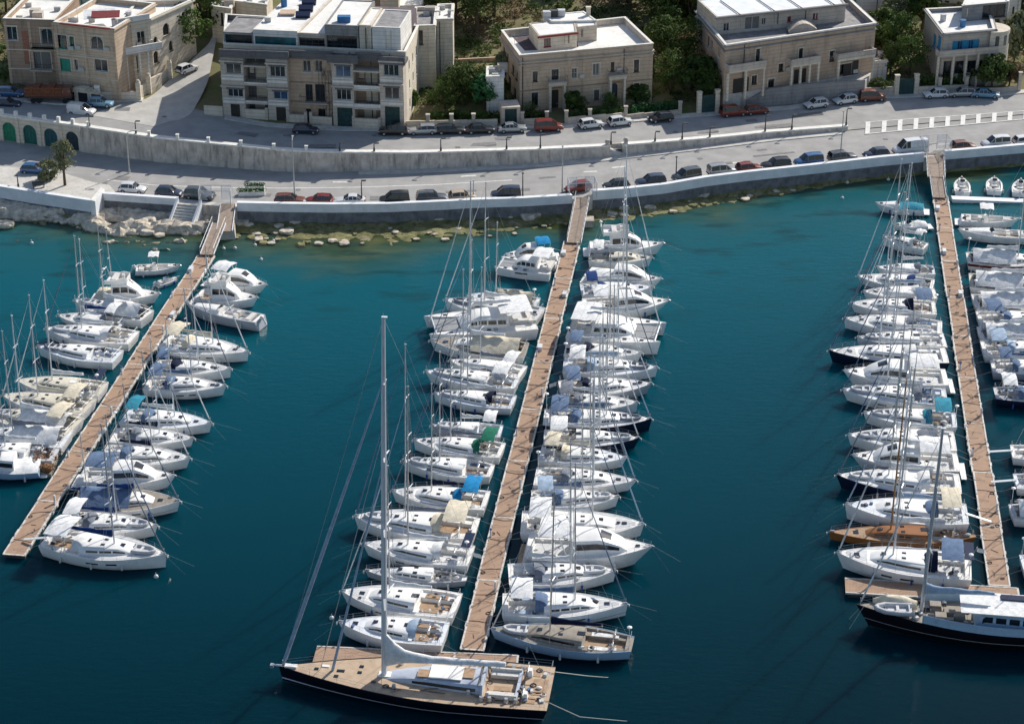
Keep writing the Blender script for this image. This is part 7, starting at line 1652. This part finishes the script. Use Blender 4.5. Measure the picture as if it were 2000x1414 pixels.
# rounded right bay
g=MB(); ctr=FF.pt(FF.L+.6,0,-1.6); n=12; R_=2.7
pts=[ctr+Vector((R_*math.cos(t),R_*math.sin(t),0)) for t in [-pi*.62+pi*1.1*i/n for i in range(n+1)]]
for p,q in zip(pts,pts[1:]): g.quad(z_at(p,zb0-1),z_at(q,zb0-1),z_at(q,zt-.2),z_at(p,zt-.2))
g.add([z_at(p,zt-.2) for p in pts],[tuple(range(n+1))]); g.build('round_bay',PL['cream'],root,world=True); 
for zz_ in((zt-2.6,zt-.9),(zb0+.9,zb0+3)):
    for i in (1,3,5):
        Fb=Face(pts[i],pts[i+1]); g=MB(); bar(g,Fb,.1,Fb.L-.05,zz_[0],zz_[1],.003,.05); g.build('bay_window',M_PANE if i!=3 else M_CURT,root,world=True)
cc=[z_at(P(x,y,zr+2.8),0) for x,y in((1880,12),(1970,4),(1975,-18),(1890,-14))]; F7=Face(cc[0],cc[1]); o7=[(F7.L*.45,F7.L*.95,zr+.3,zr+2.5)]
f_,z_=block(root,cc,zr-.1,zr+2.8,PL['grey'],{'F':o7},par=.4,nm='roof_storey'); window(root,F7,o7[0],.2,0,M_FRD,M_PANE,mull=2)
rooftop_bits(root,[z_at(q,0) for q in c],zr,random.Random(18),3)
# --- A: the houses at the left
def house(label,tl,tr,bb,depth,m,wl,dl=(),zb0=6.7,roofm=None,par=.8,corn=True,lean=0,frames=None,panes=None,name='town_house',parm=None,ret='right',rops=None,arches=(),skew=0.0,back=None):
    Bl=P(bb[0],bb[1],zb0); zt=ztop(Bl,tl[1]); a=P(tl[0],tl[1],zt); b=P(tr[0],tr[1],zt); u=(b-a).normalized(); n=Vector((-u.y,u.x,0))
    c=[z_at(a,0),z_at(b,0),z_at(b+n*depth+u*skew,0),z_at(a+n*depth+u*skew,0)]
    if back: c[2]=z_at(P(*back[1],zt),0); c[3]=z_at(P(*back[0],zt),0)
    root=thing(name,label,'building',z_at(a.lerp(b,.5),zb0)); FF=Face(c[0],c[1])
    ops=[FF.box(*w) for w in wl]; dd=[FF.box(*w) for w in dl]; FR=Face(c[1],c[2]); ro=[]
    if rops:
        ro=[FR.box(*w) for w in rops]; ro=[(min(o[0],o[1]),max(o[0],o[1]),o[2],o[3]) for o in ro]
    fs,zr=block(root,c,zb0-1.5,zt,m,{'F':ops+dd,'R':ro},par=par,roofm=roofm,parm=parm,cornice=[(zt-.3,.22,.25)] if corn else None)
    for k,o in enumerate(ops): window(root,FF,o,.25,0,(frames or {}).get(k,M_FRW),(panes or {}).get(k,M_PANE),arch=(k in arches),wallm=m,mull=1,surround=PL['cream'])
    for k,o in enumerate(ro): window(root,FR,o,.3,0,M_FRD,M_PANE,arch=True,wallm=m)
    for o in dd: door(root,FF,o,.3)
    return root,FF,FR,c,zr,zt
r1=house('narrow brown town house with pale arched window, first at the left edge',(6,37),(105,40),(6,172),14,PL['brown'],[(13,53,33,79),(80,57,104,88),(60,102,100,136)],frames={0:M_FRW,2:M_FRW},panes={2:M_CURT},arches=(1,))
r2=house('ochre town house with green shutters and an arched window at the left',(105,44),(222,57),(106,182),14,PL['ochre'],[(109,69,131,95),(136,72,145,94),(177,72,201,97),(115,115,138,138),(145,117,152,137),(184,117,210,140)],frames={0:M_FRG,3:M_FRG,1:M_FRG},arches=(2,),panes={3:M_FRG})
r3=house('white corner house with balcony on slim columns and sunlit arched side wall',(222,50),(292,38),(224,182),24,PL['cream'],[(232,60,242,88),(245,60,261,93),(268,62,284,88),(232,112,248,135)],[(251,112,270,145)],arches=(1,),rops=[(300,72,308,92),(318,46,331,70),(355,24,361,44),(300,100,310,125),(330,80,338,100)],back=((270,2),(377,0)),zb0=6.6)
root,FF,FR,c,zr,zt=r3
u0,z=FF.pix(226,110,1.2); balcony(root,FF,.1,FF.L+1.2,z,1.5,1.0,solid=PL['white'])
g=MB()
for x in(248,274,291): u=FF.pix(x,130,1.2)[0]; bar(g,FF,u-.14,u+.14,5.5,z-.2,1.05,1.35)
g.build('balcony_column',PL['white'],root,world=True)
g=MB(); bar(g,FF,.02,FF.L,zt+.002,zt+.9,-.25,.1); g.build('roof_balustrade',PL['white'],root,world=True)
for r_,rm in((r1,3),(r2,4),(r3,6)): rooftop_bits(r_[0],[z_at(q,0) for q in r_[3]],r_[4],random.Random(rm*7),5)
for (rt,F_,_,cc_,zr_,zt_),zz in ((r1,(3.4,6.6)),(r2,(3.3,6.7,7.0)),(r3,(3.4,6.9))):
    g=MB()
    for z in zz: bar(g,F_,.02,F_.L-.02,6.5+z,6.5+z+.16,.003,.13)
    g.build('string_course',PL['cream'],rt,world=True)
    for u in (.25,F_.L*.5,F_.L-.25): g=MB(); bar(g,F_,u-.22,u+.22,5.5,zt_-.35,.003,.10); g.build('pilaster',PL['tan'] if rt is not r3[0] else PL['cream'],rt,world=True)
rt,F_=r1[0],r1[1]; u0,z=F_.pix(58,137,.9); u1,_=F_.pix(102,137,.9); balcony(rt,F_,u0,u1,z,1.1,1.0)
g=MB(); u0,z=F_.pix(60,95,.7); u1,_=F_.pix(104,95,.7); bar(g,F_,u0,u1,z-.2,z,.003,.9); g.build('balcony_slab',PL['grey'],rt,world=True); balcony(rt,F_,u0,u1,z,.9,.9)
g=MB(); u=F_.pix(50,70)[0]; bar(g,F_,u-.6,u+.5,zt_-7,zt_-1.5,.003,.02); g.build('peeled_render',mat('exposed_red_brick',(.34,.15,.10),.95,.3,4),rt,world=True)
rt,F_=r2[0],r2[1]
# curved outside stair and dark arches at the foot of the ochre house
g=MB(); n=12
for i in range(n):
    k=i/(n-1); u=F_.L*(.12+.62*k); h=6.6+2.3*math.sin(pi*min(1,k*.75+.08)); bar(g,F_,u,u+F_.L*.62/n,5.5,h,1.2,2.6)
g.build('curved_stair',PL['cream'],rt,world=True)
for k in(.30,.52,.74): g=MB(); u=F_.L*k; bar(g,F_,u-.8,u+.8,6.0,8.2,2.605,2.65); g.build('stair_arch',M_PANE,rt,world=True)
root,FF,FR,c,zr,zt=r2
g=MB(); p=P(195,37,zt); g.box((p.x,p.y,zt+.8),(5,3,.12),rx=.2,rz=.2); g.build('tilted_awning',CL['white'],root,world=True); g=MB(); p=P(207,38,zt+.3); g.box((p.x,p.y,zt+1.1),(4.4,2.0,.1),rx=.25,rz=.1); g.build('striped_awning',M_REDT,root,world=True)
g=MB(); bar(g,FF,FF.pix(120,57)[0],FF.pix(215,57)[0],zt-.05,zt+.12,.02,.5); g.build('red_eaves',M_REDT,root,world=True)
t=thing('front_wall','low white forecourt wall with a tall pillar below the ochre town house','wall',P(200,195,6.6)); a=P(135,196,6.6);b=P(268,196,6.5); Fw=Face(a,b); g=MB(); bar(g,Fw,0,Fw.L,5.5,7.9,-.3,0); g.build('wall_panel',PL['cream'],t,world=True); g=MB(); u=Fw.pix(190,180)[0]; bar(g,Fw,u-.45,u+.45,5.5,9.0,-.4,.12); g.build('pillar',PL['white'],t,world=True)
t=thing('street_wall','stepped cream stone wall with gate pillars along the side street','wall',P(300,180,7)); g=MB()
for (x0,y0),(x1,y1),h in(((272,196),(291,182),1.9),((296,182),(330,158),1.8)):
    a=PT(x0,y0);b=PT(x1,y1); Fw=Face(a,b); bar(g,Fw,0,Fw.L,a.z-1.5,max(a.z,b.z)+h,-.35,0)
g.build('wall_panel',PL['cream'],t,world=True); g=MB()
for x,y in((272,196),(292,183),(333,156)): p=PT(x,y); g.box((p.x,p.y,p.z+1.0),(.7,.7,4)); g.ball((p.x,p.y,p.z+3.1),.35,8,5)
g.build('gate_pillar',PL['cream'],t,world=True)
# houses higher up behind
def far(label,pts,d,m,wl=(),rm=None,par=.5,name='house',frames=None,deep=9.0):
    """house d metres behind the frontage; pts = front roof corners (left, right) in photo pixels"""
    (x0,y0),(x1,y1)=pts
    def at(x,y):
        f=P(x,y,14); Y=interp(_fx,f.x)[0]+d; r=ray(x,y); k=Y/r.y; return Vector((r.x*k,Y,CAMH+r.z*k))
    a,b=at(x0,y0),at(x1,y1); z1=(a.z+b.z)/2; n=Vector((0,1,0)); c=[z_at(a,0),z_at(b,0),z_at(b+n*deep,0),z_at(a+n*deep,0)]
    zg=min(terr(a.x,a.y),terr(b.x,b.y)); root=thing(name,label,'building',z_at(c[0].lerp(c[1],.5),zg)); FF=Face(c[0],c[1]); ops=[FF.box(*w) for w in wl]; ops=[o for o in ops if o[3]<z1-.3 and o[2]>zg-1]
    fs,zr=block(root,c,zg-2,z1,m,{'F':ops},par=par,roofm=rm,cornice=[(z1-.25,.2,.15)])
    for o in ops: window(root,FF,o,.2,0,frames or M_FRD,M_PANE)
    rooftop_bits(root,c,zr,random.Random(hash_(label)),3); return root,c,zr,FF
far('pale teal rendered house behind the brown town house',[(100,-14),(196,-10)],26,PL['teal'],[(180,10,188,27)])
far('cream house with two dark windows behind the ochre town house',[(198,-12),(255,-14)],27,PL['cream'],[(212,12,220,28),(235,12,249,29)])
far('bright white stuccoed house wall at the top left behind the corner house',[(256,-26),(345,-40)],34,PL['white'],[(298,0,304,12),(322,-5,326,8)])
far('low cream house with small dark door above the side street',[(412,18),(450,12)],24,PL['cream'],[(431,26,436,50)],deep=5)
far('cream terrace building behind the apartment block at top',[(452,8),(520,4)],28,PL['cream'])
far('sunlit cream wing with vertical strips behind apartment block',[(650,-34),(690,-36)],32,PL['cream'],[(668,5,676,24),(676,4,682,20)],deep=14)
far('grey panelled stair tower behind the apartment block',[(691,-44),(740,-46)],31,PL['pale'],[(693,0,699,6),(708,-2,716,8)],deep=6)
far('white house with small dark opening behind the apartment block',[(742,-4),(778,-8)],26,PL['cream'],[(744,22,756,34)])
far('white curved garden building on the slope right of apartment block',[(780,16),(822,8)],30,PL['white'],deep=12)
far('small white outbuilding with arched roof parapet right of the apartment block',[(806,54),(850,48)],14,PL['cream'],[(808,60,826,88)],rm=M_ROOFG,deep=10)
far('narrow cream annexe with drainpipe beside the arched outbuilding',[(852,42),(884,34)],17,PL['cream'],deep=8)
far('plain white house with one small window between large house and blue villa',[(1688,-40),(1785,-46)],28,PL['white'],[(1756,17,1768,31)])
far('cream house with terrace behind the blue shuttered villa',[(1812,-40),(1890,-42)],34,PL['cream'])
far('tall narrow pale house at the right photo edge',[(1975,-24),(1998,-26)],20,PL['white'],[(1977,14,1981,30)])
far('white walled yard building left of the ochre villa',[(950,152),(984,148)],5,PL['white'],deep=5)
far('white vaulted shed right of the large house',[(1706,118),(1733,122)],7,PL['white'],rm=M_ROOF,deep=5)
# --- garages with arches at the far left of the retaining wall
def gar():
    a=P(-60,266,ROAD); b=P(160,297,ROAD); F=Face(a,b); zt=6.85; root=thing('garage_row','white rendered garage row with green arched doors under the upper road','garage row',z_at(a.lerp(b,.5),ROAD))
    ops=[]; 
    for x0,y0,x1,y1 in((-50,232,-30,268),(5,240,30,273),(45,245,71,281),(86,252,112,288),(129,258,153,297)):
        o=F.box(x0,y0,x1,y1); ops.append((o[0],o[1],ROAD+.02,o[3]))
    g=MB(); wall(g,F,0,F.L,ROAD-.3,zt-.25,ops,.35); g.build('wall',PL['cream'],root,world=True)
    dm=[mat('green_door',(.015,.22,.12),.5,.3,2),mat('green_door',(.015,.22,.12),.5,.3,2),mat('teal_door',(.012,.13,.11),.5,.3,2),mat('teal_blue_door',(.012,.09,.11),.5,.3,2),mat('dark_blue_door',(.012,.04,.06),.5,.3,2)]
    for o,m in zip(ops,dm): window(root,F,o,.35,0,m,m,arch=True,wallm=PL['cream'],mull=3,trans=3,sill=False,name='garage_door')
    g=MB(); bar(g,F,0,F.L,zt-.25,zt,-.7,.12); g.build('coping',M_CAP,root,world=True); g=MB()
    for x in(36,78,120): u=F.pix(x,265)[0]; bar(g,F,u-.25,u+.25,ROAD-.2,zt-.26,.003,.16)
    g.build('pilaster',PL['cream'],root,world=True)
    for k in range(8): g=MB(); u=F.L*(k+.5)/8; bar(g,F,u-.25,u+.25,zt+.002,zt+.8,-.5,-.05); g.build('post',M_CAP,root,world=True)
gar()
# garden walls with pillars along the upper road right of the apartment block
def gwall(label,x0,x1,h,pil,m=None,name='garden_wall',hp=2.2,d=0):
    t=thing(name,label,'wall',front((x0+x1)/2)); g=MB(); n=max(1,int((x1-x0)/30))
    for i in range(n):
        a=x0+(x1-x0)*i/n; b=x0+(x1-x0)*(i+1)/n; F=Face(front(a),front(b),0); z=min(front(a).z,front(b).z); bar(g,F,0,F.L,z-1,max(front(a).z,front(b).z)+h,-.3-d,-.05-d)
    g.build('wall_panel',m or PL['cream'],t,world=True); g=MB()
    for x in pil: p=front(x); g.box((p.x,p.y+.15+d,p.z+hp/2-.4),(.55,.55,hp+.8)); g.box((p.x,p.y+.15+d,p.z+hp+.05),(.68,.68,.12))
    g.build('pillar',PL['pale'],t,world=True)
gwall('cream garden wall with pillars behind the parked silver and black cars',792,972,1.2,(836,882,925))
gwall('cream garden wall with pillars in front of the ochre villa',1020,1068,1.1,(1020,1068))
gwall('pale garden wall and pillars beside the ochre villa steps',1106,1222,1.1,(1106,1152,1222))
gwall('low green edged garden wall between villa and dark gate',1224,1328,.8,(1328,),PL['pale'])
gwall('low garden wall with planting right of the large house',1690,1748,1.5,(1748,),PL['pale'])
gwall('white garden wall under the dark hedge of the blue shuttered villa',1790,1886,1.3,(1790,1834,1886),PL['cream'],hp=2.6)
gwall('low stone wall at the right end of the upper road',1890,1990,.9,(1990,),PL['pale'],hp=3.2)
for x0,x1,lb,h in((1365,1400,'dark double gate between two white pillars, left of the large house',3.0),(1750,1788,'tall dark iron gate left of the blue shuttered villa',2.8)):
    p=front(x0);q=front(x1); t=thing('entrance_gate',lb,'gate',p.lerp(q,.5)); F=Face(p,q); g=MB(); 
    for u in(0,F.L): bar(g,F,u-.35,u+.35,p.z-1,p.z+h+.6,-.35,.2); bar(g,F,u-.42,u+.42,p.z+h+.6,p.z+h+.75,-.42,.27)
    g.build('pillar',PL['cream'],t,world=True); g=MB(); bar(g,F,.36,F.L-.36,p.z-.5,p.z+h,-.1,-.04); g.build('gate_leaf',M_DOORG,t,world=True)
p=front(980); q=front(1016); t=thing('garage_entrance','dark garage opening with pale posts left of the ochre villa','garage',p.lerp(q,.5)); F=Face(p,q); g=MB(); bar(g,F,0,.5,p.z-1,p.z+2.9,-3,0); bar(g,F,F.L-.5,F.L,p.z-1,p.z+2.9,-3,0); bar(g,F,0,F.L,p.z+2.91,p.z+3.2,-3.2,.1); g.build('frame_wall',PL['pale'],t,world=True); g=MB(); bar(g,F,.51,F.L-.51,p.z-1,p.z+2.9,-.7,-.5); g.build('garage_door',M_DOORG,t,world=True)
# ------------------------------------------------------------------ vegetation
def leafmat(name,c1,c2):
    m=mat(name,c1,.75,.25,.55,c2=c2,spec=.15,objvar=.25,contrast=(.3,.7)); nt=m.node_tree; b=nt.nodes['Principled BSDF']
    out=nt.nodes['Material Output']; tr=nt.nodes.new('ShaderNodeBsdfTranslucent'); mx=nt.nodes.new('ShaderNodeMixShader'); mx.inputs[0].default_value=.25
    src=b.inputs['Base Color'].links[0].from_socket; nt.links.new(src,tr.inputs['Color']); nt.links.new(b.outputs[0],mx.inputs[1]); nt.links.new(tr.outputs[0],mx.inputs[2]); nt.links.new(mx.outputs[0],out.inputs['Surface']); return m
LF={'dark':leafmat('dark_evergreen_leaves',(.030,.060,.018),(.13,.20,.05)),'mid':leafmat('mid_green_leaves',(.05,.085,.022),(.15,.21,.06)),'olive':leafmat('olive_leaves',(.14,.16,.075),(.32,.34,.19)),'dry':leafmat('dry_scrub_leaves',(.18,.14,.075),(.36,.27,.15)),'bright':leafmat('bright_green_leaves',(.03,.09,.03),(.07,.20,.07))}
M_BARK=mat('bark',(.10,.075,.05),.95,.3,3,.8,15)
def leaves(mb,rng,c,r,n,size,sq=(1,1,.8)):
    c=Vector(c)
    for _ in range(n):
        while True:
            d=Vector((rng.uniform(-1,1),rng.uniform(-1,1),rng.uniform(-1,1)))
            if .15<d.length<1: break
        d=d.normalized()*(d.length**.45); p=c+Vector((d.x*r*sq[0],d.y*r*sq[1],d.z*r*sq[2]))
        nrm=(d+Vector((rng.uniform(-.9,.9),rng.uniform(-.9,.9),rng.uniform(-.4,1)))).normalized(); q=nrm.to_track_quat('Z','Y'); s=size*rng.uniform(.6,1.4); a=rng.uniform(0,6.28)
        e1=q@Vector((math.cos(a)*s,math.sin(a)*s,0)); e2=q@Vector((-math.sin(a)*s*.55,math.cos(a)*s*.55,0)); b=len(mb.v)
        mb.v+= [tuple(p-e1),tuple(p+e2-e1*.1),tuple(p+e1),tuple(p-e2-e1*.1)]; mb.f.append((b,b+1,b+2,b+3))
_tm={}
def tree(p,h,r,kind,label,group=None,variant=None,name='tree',crown0=.3,n=26,per=85,size=.26,rz=0,cat='tree'):
    key=(kind,variant) if variant is not None else None
    t=thing(name,label,cat,p,rz,group)
    if key and key in _tm:
        me_c,me_t,h0,r0=_tm[key]; s=(r/r0,r/r0,h/h0)
        for nm,me in(('trunk',me_t),('crown',me_c)):
            o=bpy.data.objects.new(nm,me); col.objects.link(o); o.parent=t; o.scale=s
        return t
    rng=random.Random(hash_(label)); tr=MB(); lv=MB(); zc=h*crown0; tr.tube((0,0,-1.2),(rng.uniform(-.2,.2),rng.uniform(-.2,.2),zc+h*.12),.05*h*.5+.08,.03*h*.5+.05,8)
    for i in range(n):
        a=rng.uniform(0,6.28); k=rng.random(); rr=r*rng.uniform(.25,.95)*(math.sin(pi*(.18+.80*k))**.6); c=Vector((math.cos(a)*rr,math.sin(a)*rr,zc+(h-zc)*(.08+.86*k)))
        cr=r*rng.uniform(.20,.42); leaves(lv,rng,c,cr,int(per*rng.uniform(.6,1.3)),size)
        if i%2==0: tr.tube((0,0,zc*rng.uniform(.6,1.1)),c*.9+Vector((0,0,.1*zc)),.07+.01*h,.02,5)
    o1=tr.build('trunk',M_BARK,t,smooth=50); o2=lv.build('crown',LF[kind],t)
    if key: _tm[key]=(o2.data,o1.data,h,r)
    return t
# (column, row of the foot, height, crown radius, kind, variant, label)
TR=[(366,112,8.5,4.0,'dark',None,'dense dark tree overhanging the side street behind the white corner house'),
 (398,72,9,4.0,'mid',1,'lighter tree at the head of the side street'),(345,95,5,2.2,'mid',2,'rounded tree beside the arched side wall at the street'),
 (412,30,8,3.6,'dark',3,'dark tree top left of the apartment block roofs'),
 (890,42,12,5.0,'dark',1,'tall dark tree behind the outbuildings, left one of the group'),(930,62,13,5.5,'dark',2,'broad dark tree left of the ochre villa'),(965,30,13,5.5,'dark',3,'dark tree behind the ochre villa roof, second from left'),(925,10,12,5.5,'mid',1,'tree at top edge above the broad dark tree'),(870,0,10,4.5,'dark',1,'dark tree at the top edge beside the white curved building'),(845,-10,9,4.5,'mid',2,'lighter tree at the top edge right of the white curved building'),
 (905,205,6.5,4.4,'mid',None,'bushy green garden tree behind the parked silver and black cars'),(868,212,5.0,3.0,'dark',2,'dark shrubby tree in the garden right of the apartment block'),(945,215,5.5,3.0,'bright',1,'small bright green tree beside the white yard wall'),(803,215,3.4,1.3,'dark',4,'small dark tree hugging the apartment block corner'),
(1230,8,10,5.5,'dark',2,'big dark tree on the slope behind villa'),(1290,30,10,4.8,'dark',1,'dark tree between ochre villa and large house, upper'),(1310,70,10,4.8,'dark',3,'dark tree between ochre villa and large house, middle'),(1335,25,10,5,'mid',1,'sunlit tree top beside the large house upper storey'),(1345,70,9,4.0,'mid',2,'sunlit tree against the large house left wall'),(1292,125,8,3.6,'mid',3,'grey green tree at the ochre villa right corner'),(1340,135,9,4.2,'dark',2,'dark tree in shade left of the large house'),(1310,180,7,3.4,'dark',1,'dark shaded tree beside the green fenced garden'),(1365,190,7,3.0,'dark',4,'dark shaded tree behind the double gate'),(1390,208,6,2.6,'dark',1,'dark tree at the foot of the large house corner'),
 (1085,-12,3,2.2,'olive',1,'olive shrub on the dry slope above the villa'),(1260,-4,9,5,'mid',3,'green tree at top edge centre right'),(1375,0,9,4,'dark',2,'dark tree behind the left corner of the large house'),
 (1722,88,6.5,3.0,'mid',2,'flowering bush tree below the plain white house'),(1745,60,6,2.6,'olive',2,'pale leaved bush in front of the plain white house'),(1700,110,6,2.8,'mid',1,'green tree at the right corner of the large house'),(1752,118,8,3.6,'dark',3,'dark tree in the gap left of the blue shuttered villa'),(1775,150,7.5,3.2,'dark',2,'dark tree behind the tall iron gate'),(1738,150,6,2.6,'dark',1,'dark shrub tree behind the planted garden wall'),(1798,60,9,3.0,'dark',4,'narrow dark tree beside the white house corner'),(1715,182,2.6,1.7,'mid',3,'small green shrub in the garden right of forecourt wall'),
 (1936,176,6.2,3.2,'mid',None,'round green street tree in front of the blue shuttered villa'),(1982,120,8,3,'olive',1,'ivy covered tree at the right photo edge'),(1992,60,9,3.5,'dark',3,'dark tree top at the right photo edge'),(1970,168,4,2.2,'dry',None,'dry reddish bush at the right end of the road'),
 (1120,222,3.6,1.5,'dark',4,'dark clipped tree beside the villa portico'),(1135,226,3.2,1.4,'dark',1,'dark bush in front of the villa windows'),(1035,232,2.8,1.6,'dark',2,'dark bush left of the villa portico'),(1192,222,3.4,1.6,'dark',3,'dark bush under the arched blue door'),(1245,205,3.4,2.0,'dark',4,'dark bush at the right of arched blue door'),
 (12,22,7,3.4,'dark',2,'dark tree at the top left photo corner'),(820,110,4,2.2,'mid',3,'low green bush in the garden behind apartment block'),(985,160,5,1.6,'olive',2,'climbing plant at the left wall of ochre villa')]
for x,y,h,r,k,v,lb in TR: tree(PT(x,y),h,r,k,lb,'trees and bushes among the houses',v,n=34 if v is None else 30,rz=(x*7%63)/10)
tree(P(127,362,ROAD+.13),7.2,2.5,'olive','slender olive green street tree on the left terrace','',None,crown0=.42,n=30,per=90,size=.2) if False else tree(P(127,362,ROAD+.13),7.0,2.3,'olive','slender olive green street tree on the left terrace',None,None,crown0=.42,n=26,per=60,size=.17)
tree(P(96,352,ROAD),3.0,2.0,'olive','low leafy bush in front of the blue car on the left terrace',None,None,crown0=.1,n=22,per=80,size=.2,name='bush',cat='bush')
# potted greenery in planter and hedges
t=LEAFBOX[0]; g=MB(); rng=random.Random(2)
for i in range(14): leaves(g,rng,(-1.8+i*.28,-.2,.8),.42,40,.12)
for i in range(10): leaves(g,rng,(-1.0+i*.28,1.9,.8),.38,40,.12)
g.build('hedge_foliage',LF['bright'],t)
def hedge(x0,y0,x1,y1,h,w,kind,label,z=None):
    a=PT(x0,y0); b=PT(x1,y1); t=thing('hedge',label,'hedge',a.lerp(b,.5)); g=MB(); rng=random.Random(hash_(label)); d=(b-a); n=int(d.length/.6)
    for i in range(n+1): 
        for k in range(2): leaves(g,rng,a+d*(i/max(1,n))-t.location+Vector((0,rng.uniform(-.3,.3)*w,h*(.3+.4*k))),w*.6,60,.2,(1,1,.9))
    g.build('foliage',LF[kind],t); return t
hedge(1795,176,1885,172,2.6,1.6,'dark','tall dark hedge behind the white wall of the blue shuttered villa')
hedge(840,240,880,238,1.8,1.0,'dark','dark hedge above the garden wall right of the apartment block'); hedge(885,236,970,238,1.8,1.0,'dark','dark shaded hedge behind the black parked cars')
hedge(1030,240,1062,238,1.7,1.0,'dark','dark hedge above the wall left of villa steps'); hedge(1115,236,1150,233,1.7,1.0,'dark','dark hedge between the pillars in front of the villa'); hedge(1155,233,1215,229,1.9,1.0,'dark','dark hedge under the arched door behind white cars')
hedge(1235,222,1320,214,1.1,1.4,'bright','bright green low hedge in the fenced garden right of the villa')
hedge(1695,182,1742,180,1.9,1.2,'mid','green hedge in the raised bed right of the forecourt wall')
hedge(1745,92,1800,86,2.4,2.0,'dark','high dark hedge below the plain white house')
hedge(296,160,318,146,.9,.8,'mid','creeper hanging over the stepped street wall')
# scrub and ground cover over the slope
g1=MB(); g2=MB(); g3=MB(); rng=random.Random(21)
for i in range(3400):
    x=rng.uniform(820,1420) if rng.random()<.8 else rng.choice((rng.uniform(1690,2050),rng.uniform(-80,60))); y=rng.uniform(-40,205)
    if x<980 and y>205: continue
    p=PT(x,y); d=p.y-interp(_fx,p.x)[0]
    if d<4: continue
    nn=noise.noise(Vector((p.x*.09,p.y*.09,0))); g=g1 if (nn>.05 or (x<1000 and y>80)) else g2
    if rng.random()<.15: g=g3
    leaves(g,rng,p+Vector((0,0,.35)),rng.uniform(.35,.9),rng.randint(10,26),.2,(1,1,.6))
for g,k,nm in((g1,'mid','green_ground_cover'),(g2,'dry','dry_scrub'),(g3,'dark','dark_undergrowth')):
    o=g.build(nm,LF[k],None); o['kind']='stuff'; tagit(o,{'mid':'green grass and weeds covering the gardens and slope','dry':'dry brown scrub covering the hillside','dark':'dark low undergrowth scattered over the slope'}[k],'ground cover')
# stone terrace walls in the garden
for (a,b,h,lb) in(((830,128),(980,122),.7,'low pinkish terrace wall in the garden left of the ochre villa'),((1325,88),(1362,76),1.8,'rough stone garden wall against the left side of large house')):
    p,q=PT(*a),PT(*b); t=thing('terrace_wall',lb,'wall',p.lerp(q,.5)); F=Face(p,q); g=MB(); bar(g,F,0,F.L,min(p.z,q.z)-1,max(p.z,q.z)+h,-.4,0); g.build('wall_panel',PL['tan'],t,world=True)
